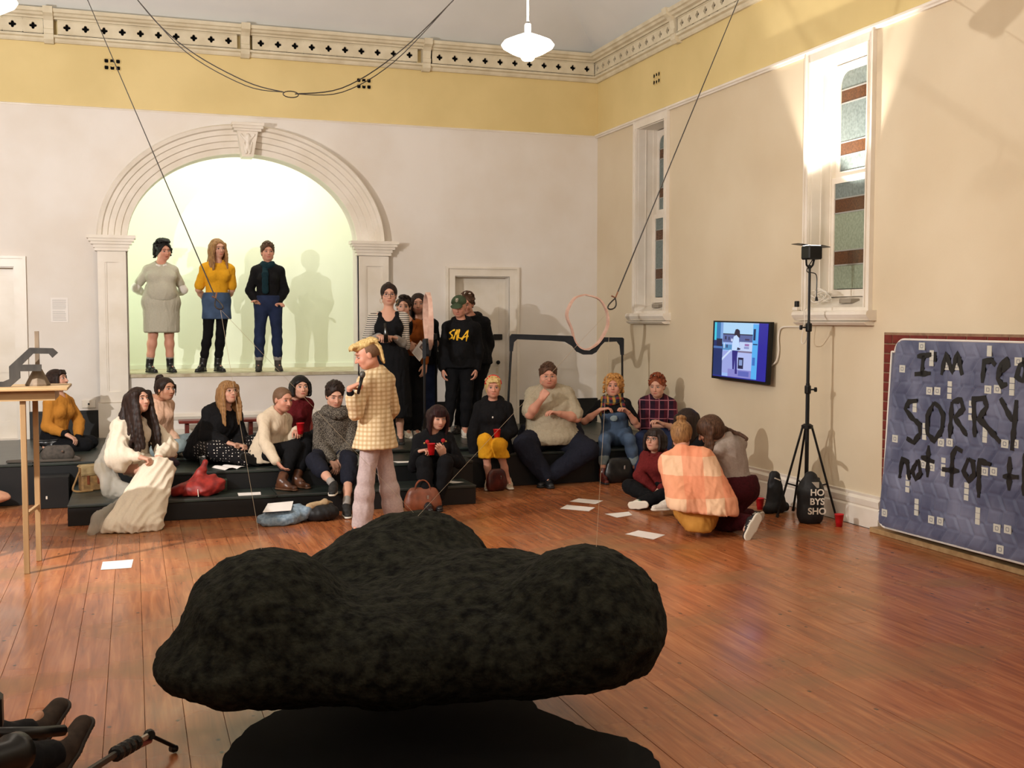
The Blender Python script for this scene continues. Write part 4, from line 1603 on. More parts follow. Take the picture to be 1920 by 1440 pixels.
PAINT = nodes('black_brush_paint', .5, sr(10, 10, 12))[0]
STROKES = [[[7.692, 1.596], [7.517, 1.616]], [[7.615, 1.606], [7.621, 1.443]], [[7.71, 1.447], [7.512, 1.463]], [[7.475, 1.639], [7.472, 1.56]], [[7.384, 1.455], [7.348, 1.628], [7.26, 1.489], [7.214, 1.639], [7.148, 1.466]], [[6.922, 1.415], [6.918, 1.579], [6.843, 1.595], [6.795, 1.557]], [[6.748, 1.511], [6.659, 1.562], [6.687, 1.601], [6.741, 1.565], [6.764, 1.457], [6.717, 1.405], [6.663, 1.422]], [[6.484, 1.588], [6.553, 1.566], [6.576, 1.479], [6.514, 1.45], [6.482, 1.523], [6.511, 1.613], [6.461, 1.42]], [[7.659, 1.226], [7.76, 1.212], [7.803, 1.148], [7.71, 1.081], [7.608, 1.03], [7.595, 0.957], [7.67, 0.875], [7.761, 0.903]], [[7.451, 1.226], [7.523, 1.111], [7.507, 0.965], [7.42, 0.916], [7.338, 1.011], [7.331, 1.127], [7.386, 1.195], [7.451, 1.226]], [[7.243, 0.955], [7.242, 1.248]], [[7.242, 1.248], [7.142, 1.269], [7.11, 1.201], [7.198, 1.123], [7.053, 0.996]], [[6.965, 0.99], [7.004, 1.285], [6.89, 1.3], [6.859, 1.234], [6.941, 1.131], [6.883, 1.109], [6.693, 0.977]], [[6.723, 1.311], [6.591, 1.148]], [[6.561, 1.309], [6.565, 1.163], [6.575, 0.93]], [[7.82, 0.555], [7.802, 0.724], [7.732, 0.703], [7.694, 0.557]], [[7.61, 0.732], [7.663, 0.636], [7.616, 0.575], [7.562, 0.634], [7.587, 0.72], [7.61, 0.732]], [[7.483, 0.872], [7.474, 0.609]], [[7.567, 0.767], [7.403, 0.743]], [[7.19, 0.569], [7.198, 0.825], [7.159, 0.886], [7.089, 0.865]], [[7.307, 0.697], [7.113, 0.707]], [[7.018, 0.818], [7.064, 0.714], [7.002, 0.645], [6.946, 0.701], [6.969, 0.796], [7.018, 0.818]], [[6.883, 0.53], [6.902, 0.817], [6.779, 0.798]], [[6.591, 0.882], [6.577, 0.63]], [[6.648, 0.727], [6.489, 0.742]], [[6.444, 0.925], [6.429, 0.612]], [[6.434, 0.756], [6.372, 0.829], [6.348, 0.637]]]
SQUARES = [[7.518, 1.317], [7.422, 1.322], [6.86, 1.367], [6.762, 1.376], [7.341, 0.909], [7.242, 0.92], [6.651, 0.972], [6.55, 0.983], [7.538, 0.708], [7.434, 0.698], [6.839, 0.74], [6.746, 0.752], [7.399, 0.271], [7.294, 0.276], [6.675, 0.329], [6.567, 0.34], [7.874, 1.485], [7.912, 0.883], [7.644, 1.682], [7.992, 0.229], [6.629, 0.178], [7.334, 1.529], [7.221, 1.533], [6.571, 1.592]]
SMALLSQ = [[7.282, 1.388], [7.28, 1.338], [7.279, 1.288], [6.619, 1.451], [6.618, 1.404], [6.616, 1.358], [7.548, 1.028], [7.547, 0.98], [7.545, 0.932], [6.863, 1.069], [6.861, 1.025], [6.86, 0.98], [7.299, 0.77], [7.297, 0.716], [7.296, 0.662], [7.717, 0.576], [7.716, 0.524], [7.714, 0.471], [7.021, 0.607], [7.019, 0.558], [7.018, 0.509], [7.588, 0.392], [7.586, 0.344], [7.585, 0.296], [6.883, 0.433], [6.882, 0.388], [6.88, 0.343], [6.872, 1.683], [6.871, 1.642], [7.518, 1.631], [7.516, 1.587], [7.515, 1.543], [7.687, 1.195], [7.685, 1.15], [7.028, 1.249], [7.027, 1.193], [7.025, 1.138]]
let = 0
for st in STROKES:
    pts = [Vector(p) for p in st]
    dense = []
    for a, b_ in zip(pts[:-1], pts[1:]):
        nseg = max(2, int((b_ - a).length / .03))
        dense += [a.lerp(b_, q / nseg) for q in range(nseg)]
    dense.append(pts[-1])
    vs, fs = [], []
    for i, p in enumerate(dense):
        t = (dense[min(i + 1, len(dense) - 1)] - dense[max(i - 1, 0)]).normalized()
        nn = Vector((-t.y, t.x))
        tp_ = min(1, (i + 1) / 3, (len(dense) - i) / 3)
        wv = .027 * (.45 + .55 * tp_) * (.8 + .35 * math.sin(i * 1.7 + let) * .5 + .15 * random.random())
        for sgn in (-1, 1):
            q = p + nn * wv * sgn
            vs.append((mx(q.x, q.y) - .004, q.x + .0, q.y))
    for i in range(len(dense) - 1):
        a = 2 * i
        fs.append((a, a + 1, a + 3, a + 2))
    n0 = len(vs)
    vs += [(v[0] + .008, v[1], v[2]) for v in vs]
    fs += [tuple(n0 + q for q in f[::-1]) for f in fs]
    MB().add(vs, fs).build('painted_stroke', PAINT, mat_o)
    let += 1
SQ = nodes('woven_square_print', .6, sr(196, 196, 186))[0]
SQ2 = nodes('woven_square_line', .6, sr(96, 98, 118))[0]


def sq(y, z, r, hollow=True):
    X_ = mx(y, z) + .001
    mb = MB()
    mb.mi = 0
    mb.box(X_ - .003, X_ + .004, y - r * 1.15, y + r * 1.15, z - r, z + r)
    mb.mi = 1
    if hollow:
        for a, b_, c, d in ((y - r * .5, y + r * .5, z + r * .36, z + r * .5), (y - r * .5, y + r * .5, z - r * .5, z - r * .36), (y - r * .55, y - r * .4, z - r * .36, z + r * .36), (y + r * .4, y + r * .55, z - r * .36, z + r * .36)):
            mb.box(X_ - .0036, X_ - .003, a, b_, c, d)
    mb.build('woven_square', [SQ, SQ2], mat_o)


for y_, z_ in SQUARES:
    sq(y_, z_, .031)
for y_, z_ in SMALLSQ:
    sq(y_, z_, .021, False)


# ---- sheets of paper
def sheet(pts, z, label, group='loose white sheets on the floor', cat='paper', curl=0.0):
    c = [sum(p[0] for p in pts) / 4, sum(p[1] for p in pts) / 4]
    vs, fs = [], []
    n = 6
    for i in range(n + 1):
        for j in range(n + 1):
            u, v = i / n, j / n
            p = Vector(pts[0]).lerp(Vector(pts[1]), u).lerp(Vector(pts[3]).lerp(Vector(pts[2]), u), v)
            vs.append((p.x, p.y, z + .0025 + curl * abs(math.sin(u * math.pi * 2)) + .003 * (u - .5) ** 2))
    for i in range(n):
        for j in range(n):
            a = i * (n + 1) + j
            fs.append((a, a + n + 1, a + n + 2, a + 1))
    m = len(vs)
    vs += [(x_, y_, z2 - .0012) for x_, y_, z2 in vs]
    fs += [tuple(m + q for q in f[::-1]) for f in fs]
    o = MB().add(vs, fs).build('paper_sheet', PAPER)
    origin_to(o, (c[0], c[1], z))
    tag(o, label, cat, group)


sheet([[4.462, 10.871], [4.652, 10.65], [4.488, 10.479], [4.298, 10.721]], 0, 'white sheet on the floor, the farthest of the four by the kneeling group')
sheet([[4.192, 10.53], [4.403, 10.286], [4.256, 10.104], [4.042, 10.342]], 0, 'white sheet on the floor just in front of the farthest one')
sheet([[4.346, 9.913], [4.62, 9.95], [4.573, 9.766], [4.375, 9.686]], 0, 'white sheet on the floor beside the white sneaker')
sheet([[4.102, 8.908], [4.289, 9.029], [4.423, 8.761], [4.233, 8.61]], 0, 'white sheet on the floor left of the crouching blanketed figure')
sheet([[-.258, 9.20], [-.03, 9.218], [-.045, 8.909], [-.265, 8.909]], 0, 'white sheet lying alone on the bare boards at the left')
sheet([[.945, 11.12], [1.165, 11.115], [1.150, 10.93], [.937, 10.93]], .20, 'white sheet on the low step right of the red jacket', 'white sheets on the stage steps')
sheet([[.738, 11.68], [.923, 11.76], [1.095, 11.558], [.85, 11.42]], .39, 'crumpled white leaflet on the riser before the polka dot skirt', 'white sheets on the stage steps', curl=.02)
sheet([[2.60, 11.56], [2.80, 11.53], [2.80, 11.42], [2.62, 11.42]], .39, 'white sheet on the riser right of the standing speaker', 'white sheets on the stage steps')
sheet([[3.06, 11.2], [3.12, 11.28], [3.26, 11.1], [3.12, 11.05]], .20, 'white sheet on the step end right of the black-clad woman', 'white sheets on the stage steps')

# ---- clothes and bags left about
RNYL = noise_mat('red_nylon', sr(160, 44, 34), sr(112, 24, 22), 12, .5, .3, .01, spec=.4)
s = SDF(.012)
c0 = Vector((.58, 11.12, .20))
s.ell(c0 + Vector((0, 0, .07)), (.20, .13, .08), None, .05)
s.ell(c0 + Vector((-.17, 0, .05)), (.11, .08, .055), None, .05)
s.ell(c0 + Vector((.12, .02, .09)), (.13, .10, .09), None, .05)
s.cone(c0 + Vector((-.02, .05, .12)), c0 + Vector((.07, .10, .30)), .07, .03, .06)
s.cone(c0 + Vector((-.12, -.06, .05)), c0 + Vector((.02, -.10, .06)), .045, .05, .03)
s.cone(c0 + Vector((.06, -.10, .05)), c0 + Vector((.2, -.04, .12)), .05, .045, .03)
s.cone(c0 + Vector((.0, -.04, .14)), c0 + Vector((.14, .02, .17)), .045, .03, .02)
s.cut(c0 + Vector((0, 0, .003)), (0, 0, -1))
jk = soft('jacket', s, RNYL, 'crumpled red rain jacket heaped on the low black step', 'jacket', disp=pleats((.9, .3, .5), .011, .085, 11, .07), org=c0)
MB().tube([c0 + Vector((-.02, -.155, .08)), c0 + Vector((-.015, -.17, .01))], .004, 5).build('drawcord', WPR, jk)
JEAN = noise_mat('pale_denim', sr(104, 124, 140), sr(136, 152, 164), 40, .85, .2, .005)
s = SDF(.012)
c0 = Vector((1.36, 10.42, 0))
for a, b_, r1, r2 in (((-.26, -.02, .05), (-.02, .0, .06), .05, .055), ((-.2, .08, .05), (.1, .14, .10), .055, .06), ((.05, .14, .1), (.16, .02, .10), .055, .05), ((-.24, -.1, .035), (-.05, -.11, .04), .04, .04), ((.0, -.08, .05), (.12, .05, .06), .05, .06), ((-.2, .0, .06), (.12, .06, .07), .07, .07)):
    s.cone(c0 + Vector(a), c0 + Vector(b_), r1, r2, .025)
s.cut(c0 + Vector((0, 0, .003)), (0, 0, -1))
soft('denim_jacket', s, JEAN, 'pale blue denim jacket crumpled on the floor under a white sheet', 'jacket', disp=pleats((1, .5, .1), .010, .07, 12, .06), org=c0)
vs = [(1.10, 10.32, .135), (1.36, 10.34, .135), (1.42, 10.62, .175), (1.18, 10.62, .165)]
o = MB().add(vs + [(a, b_, c - .002) for a, b_, c in vs], [(0, 1, 2, 3), (7, 6, 5, 4), (0, 4, 5, 1), (1, 5, 6, 2), (2, 6, 7, 3), (3, 7, 4, 0)]).build('paper_sheet', PAPER)
origin_to(o, (1.27, 10.5, .13))
tag(o, 'white sheet resting on the crumpled pale denim jacket', 'paper', 'white sheets on the stage steps')
s = SDF(.012)
c0 = Vector((1.66, 10.50, 0))
s.ell(c0 + Vector((.0, 0, .07)), (.17, .13, .08), None, .04)
s.cone(c0 + Vector((-.1, -.02, .12)), c0 + Vector((.08, .04, .14)), .035, .03, .03)
s.cut(c0 + Vector((0, 0, .003)), (0, 0, -1))
o = soft('black_bag', s, BFAB, 'squashed black cloth bag on the floor beside the denim jacket', 'bag', disp=folds(.010, 18, 13, (1, 1, 1)), org=c0)
s = SDF(.012)
s.cone(c0 + Vector((-.12, -.06, .14)), c0 + Vector((.04, .0, .165)), .03, .028, .02)
s.cone(c0 + Vector((.04, .0, .165)), c0 + Vector((.10, .04, .15)), .028, .02, .02)
soft('beige_lining', s, noise_mat('beige_canvas', sr(196, 170, 132), sr(168, 142, 108), 30, .85), parent=o, disp=folds(.006, 24, 5))
LEA = noise_mat('tan_leather', sr(132, 70, 42), sr(104, 54, 32), 14, .45, .15, .005, spec=.5)


def handbag(c, w, d, h, m, label, rz=0.0, handle=True, seed=1, hr=.1):
    e = empty('handbag', c, label, 'bag', rz=rz)
    s = SDF(.011)
    s.cone((-w * .36, 0, h * .3), (w * .36, 0, h * .3), h * .33, h * .33, .05, d / h, (0, 1, 0))
    s.cone((-w * .30, 0, h * .72), (w * .30, 0, h * .72), h * .27, h * .27, .06, d / h * .8, (0, 1, 0))
    s.cut((0, 0, .003), (0, 0, -1))
    link('bag_body', s.mesh('bag_body', folds(.004, 16, seed)), m, e)
    if handle:
        for yy in (-.025, .025):
            pts = [(hr * math.cos(t) * .9, yy, h * .85 + hr * 1.3 * math.sin(t)) for t in [math.pi * i / 12 for i in range(13)]]
            link('handle', MB().tube(pts, .007, 6).mesh('handle'), m, e)
    link('clasp', MB().bbox(w * .12, w * .2, -d * .56, -d * .5, h * .55, h * .7, .003).mesh('clasp'), CHROME, e)
    link('top_zip', MB().tube([(-w * .34, 0, h * .985), (w * .34, 0, h * .985)], .006, 5).mesh('top_zip'), BMETAL, e)
    return e


handbag((2.70, 10.66, 0), .30, .16, .24, LEA, 'brown leather handbag with looped handles on the floor behind the speaker', -.2, True, 3, .085)
TANC = noise_mat('olive_tan_canvas', sr(146, 112, 66), sr(112, 84, 50), 18, .7, .15)
e = empty('satchel', (-.42, 11.80, .198), 'boxy tan satchel on the short step behind the white robe', 'bag', rz=.35)
link('bag_body', MB().bbox(-.11, .11, -.06, .06, 0, .24, .012).mesh('bag_body'), TANC, e)
link('flap', MB().prism([(-.066, .16), (-.072, .18), (-.07, .255), (.0, .268), (.066, .25), (.066, .24), (-.062, .235), (-.06, .16)], 'x', -.118, .118).mesh('flap'), noise_mat('pale_canvas_flap', sr(168, 146, 104), sr(136, 114, 78), 18, .7), e)
link('strap', MB().tube(spline([(-.115, 0, .2), (-.16, -.03, .12), (-.2, -.06, .03), (-.14, -.1, .012), (-.02, -.09, .012)]), .010, 6).mesh('strap'), TANC, e)
for q in (-.05, .05):
    link('buckle_strap', MB().box(q - .012, q + .012, -.0655, -.060, .07, .2).mesh('buckle_strap'), LEA, e)
handbag((-.77, 12.50, .43), .30, .12, .16, noise_mat('grey_canvas', sr(84, 76, 68), sr(66, 60, 54), 30, .8, .15), 'small rounded grey bag on the stage before the woman in mustard', 0, False, 5)
o = MB().tube(spline([(-.60, 12.42, .47), (-.55, 12.37, .448), (-.7, 12.34, .446), (-1.0, 12.36, .446), (-1.2, 12.38, .446), (-1.24, 12.42, .446), (-1.1, 12.46, .446)]), .014, 6).build('bag_strap', nodes('grey_strap', .8, sr(78, 70, 62))[0])
origin_to(o, (-.9, 12.4, .432))
tag(o, 'grey strap trailing along the stage edge at the left', 'strap')
handbag((3.80, 11.66, 0), .13, .12, .25, noise_mat('dark_red_leather', sr(84, 30, 22), sr(48, 16, 14), 12, .3, .1), 'glossy dark red bag between the feet of the woman in a yellow skirt', .2, False, 6)
handbag((5.35, 11.80, 0), .24, .15, .30, nodes('black_leather', .35, sr(16, 16, 17))[0], 'black leather backpack between the boots of the curly-haired woman', .0, False, 7)
e = empty('equipment_case', (-.80, 12.1, 0), 'black box with white stickers against the stage front at the left', 'case')
MB().bbox(-.95, -.64, 12.0, 12.29, 0, .32, .006).build('case_body', BLACK, e)
MB().box(-.945, -.915, 11.996, 11.9995, .24, .28).build('white_sticker', WPR, e)
MB().box(-.86, -.845, 11.996, 11.9995, .10, .13).build('white_sticker', WPR, e)
s = SDF(.012)
s.ell((-1.42, 12.12, .13), (.22, .09, .07), None, .02)
s.cone((-1.3, 12.1, .13), (-1.205, 12.1, .12), .05, .012, .03)
s.cut((-1.3, 12.1, .06), (0, 0, -1))
o = soft('cushion', s, noise_mat('peach_cotton', sr(206, 156, 124), sr(188, 136, 108), 20, .85), 'peach cushion corner poking in at the left edge', 'cushion', disp=folds(.004, 14, 2), org=(-1.42, 12.12, .0))
cs, nt, b = nodes('clear_plastic', .08, (0.95, .97, .96, 1))
b.inputs['Transmission Weight'].default_value = .95
cup((.66, 11.85, .39), 'empty clear plastic tumbler on the riser above the red jacket', .04, .10, mat=cs, group=None)
# small green box with a gold label behind the jacket
o = MB().bbox(.77, .86, 11.27, 11.37, .20, .32, .004).build('green_carton', nodes('dark_green_card', .6, sr(30, 46, 30))[0])
MB().box(.79, .83, 11.266, 11.2695, .29, .305).build('gold_label', nodes('gold_label', .5, sr(214, 178, 110))[0], o)
origin_to(o, (.81, 11.32, .2))
for c in o.children:
    c.location = (-.81, -11.32, -.2)
tag(o, 'small dark green carton with a pale label behind the red jacket', 'box')

# ---- camera rig and stabiliser at the lower left
e = empty('camera_stabiliser', (-.05, 4.7, 0), 'black jointed camera stabiliser arm with a red section resting on the boards', 'camera rig')
J_ = Vector((.035, 4.925, .12))
MB().tube([J_, (.135, 5.0, .03)], .009, 8).build('foot_arm', BMETAL, e)
MB().lathe([(.014, -.016), (.018, 0), (.014, .016)], (.135, 5.0, .02), 12, (1, .5, -.3)).build('foot', BMETAL, e)
MB().lathe([(.02, -.02), (.026, 0), (.02, .02)], J_, 12, (.3, -1, .2)).build('hinge', BMETAL, e)
d_ = Vector((-.19, -.86, .215)).normalized()
d2 = Vector((-.216, -.961, .24))
P0 = J_
P1 = Vector((-.019, 4.746, .16))
P2 = Vector((-.096, 4.424, .24))
P3 = Vector((-.181, 3.964, .36))
MB().tube([P0, P0.lerp(P1, .9)], .013, 8).build('silver_link', CHROME, e)
MB().tube([P0 - Vector((0, 0, .025)), P1 - Vector((0, 0, .02))], .013, 8).build('red_section', nodes('red_anodised', .3, sr(150, 20, 26), .6)[0], e)
MB().tube([P1, P2], .020, 10).build('arm', BMETAL, e)
for t in (.05, .35, .62, .9):
    MB().lathe([(.02, -.018), (.031, -.01), (.031, .01), (.02, .018)], P1.lerp(P2, t), 12, P2 - P1).build('ring_clamp', BMETAL, e)
MB().tube([P2, P3], .014, 8).build('tail_rod', BMETAL, e)
e = empty('video_camera', (-.50, 4.0, 0), 'black video camera and cables held by the person whose boots show', 'camera')
MB().lathe([(.03, -.08), (.05, -.06), (.05, .03), (.07, .05), (.07, .09), (.055, .09), (.05, .05), (.001, .05)], (-.45, 4.04, .42), 24, (.5, .8, -.15)).build('lens', BMETAL, e, True)
MB().bbox(-.66, -.50, 3.82, 4.03, .36, .50, .012).build('camera_body', BMETAL, e)
MB().tube([(-.52, 4.3, .42), (-.36, 4.42, .36), (-.28, 4.5, .33)], .022, 8).build('top_handle', BMETAL, e, True)
MB().bbox(-.66, -.50, 4.55, 4.64, .33, .47, .015).build('monitor', BMETAL, e)
MB().tube(spline([(-.55, 4.6, .34), (-.47, 4.45, .36), (-.5, 4.25, .40), (-.42, 4.1, .46)]), .006, 6).build('cable', BMETAL, e)

handbag((.99, 11.98, .39), .22, .14, .16, nodes('black_patent', .15, sr(12, 12, 14))[0], 'small shiny black bag beside the clasped hands of the person in the black cape', .2, False, 9)
s = SDF(.011)
c0 = Vector((.30, 11.93, .39))
s.cone(c0 + Vector((-.03, .08, .13)), c0 + Vector((.05, -.02, .05)), .05, .05, .03)
s.cone(c0 + Vector((.02, .04, .05)), c0 + Vector((.10, -.02, .03)), .05, .03, .03)
s.cut(c0 + Vector((0, 0, .003)), (0, 0, -1))
soft('cloth_bundle', s, cloth('dusk_purple_cotton', sr(70, 56, 66)), 'small dusky purple garment bunched between the cream robe and pale jeans', 'clothing', disp=pleats((1, .2, 1), .008, .05, 3), org=c0)
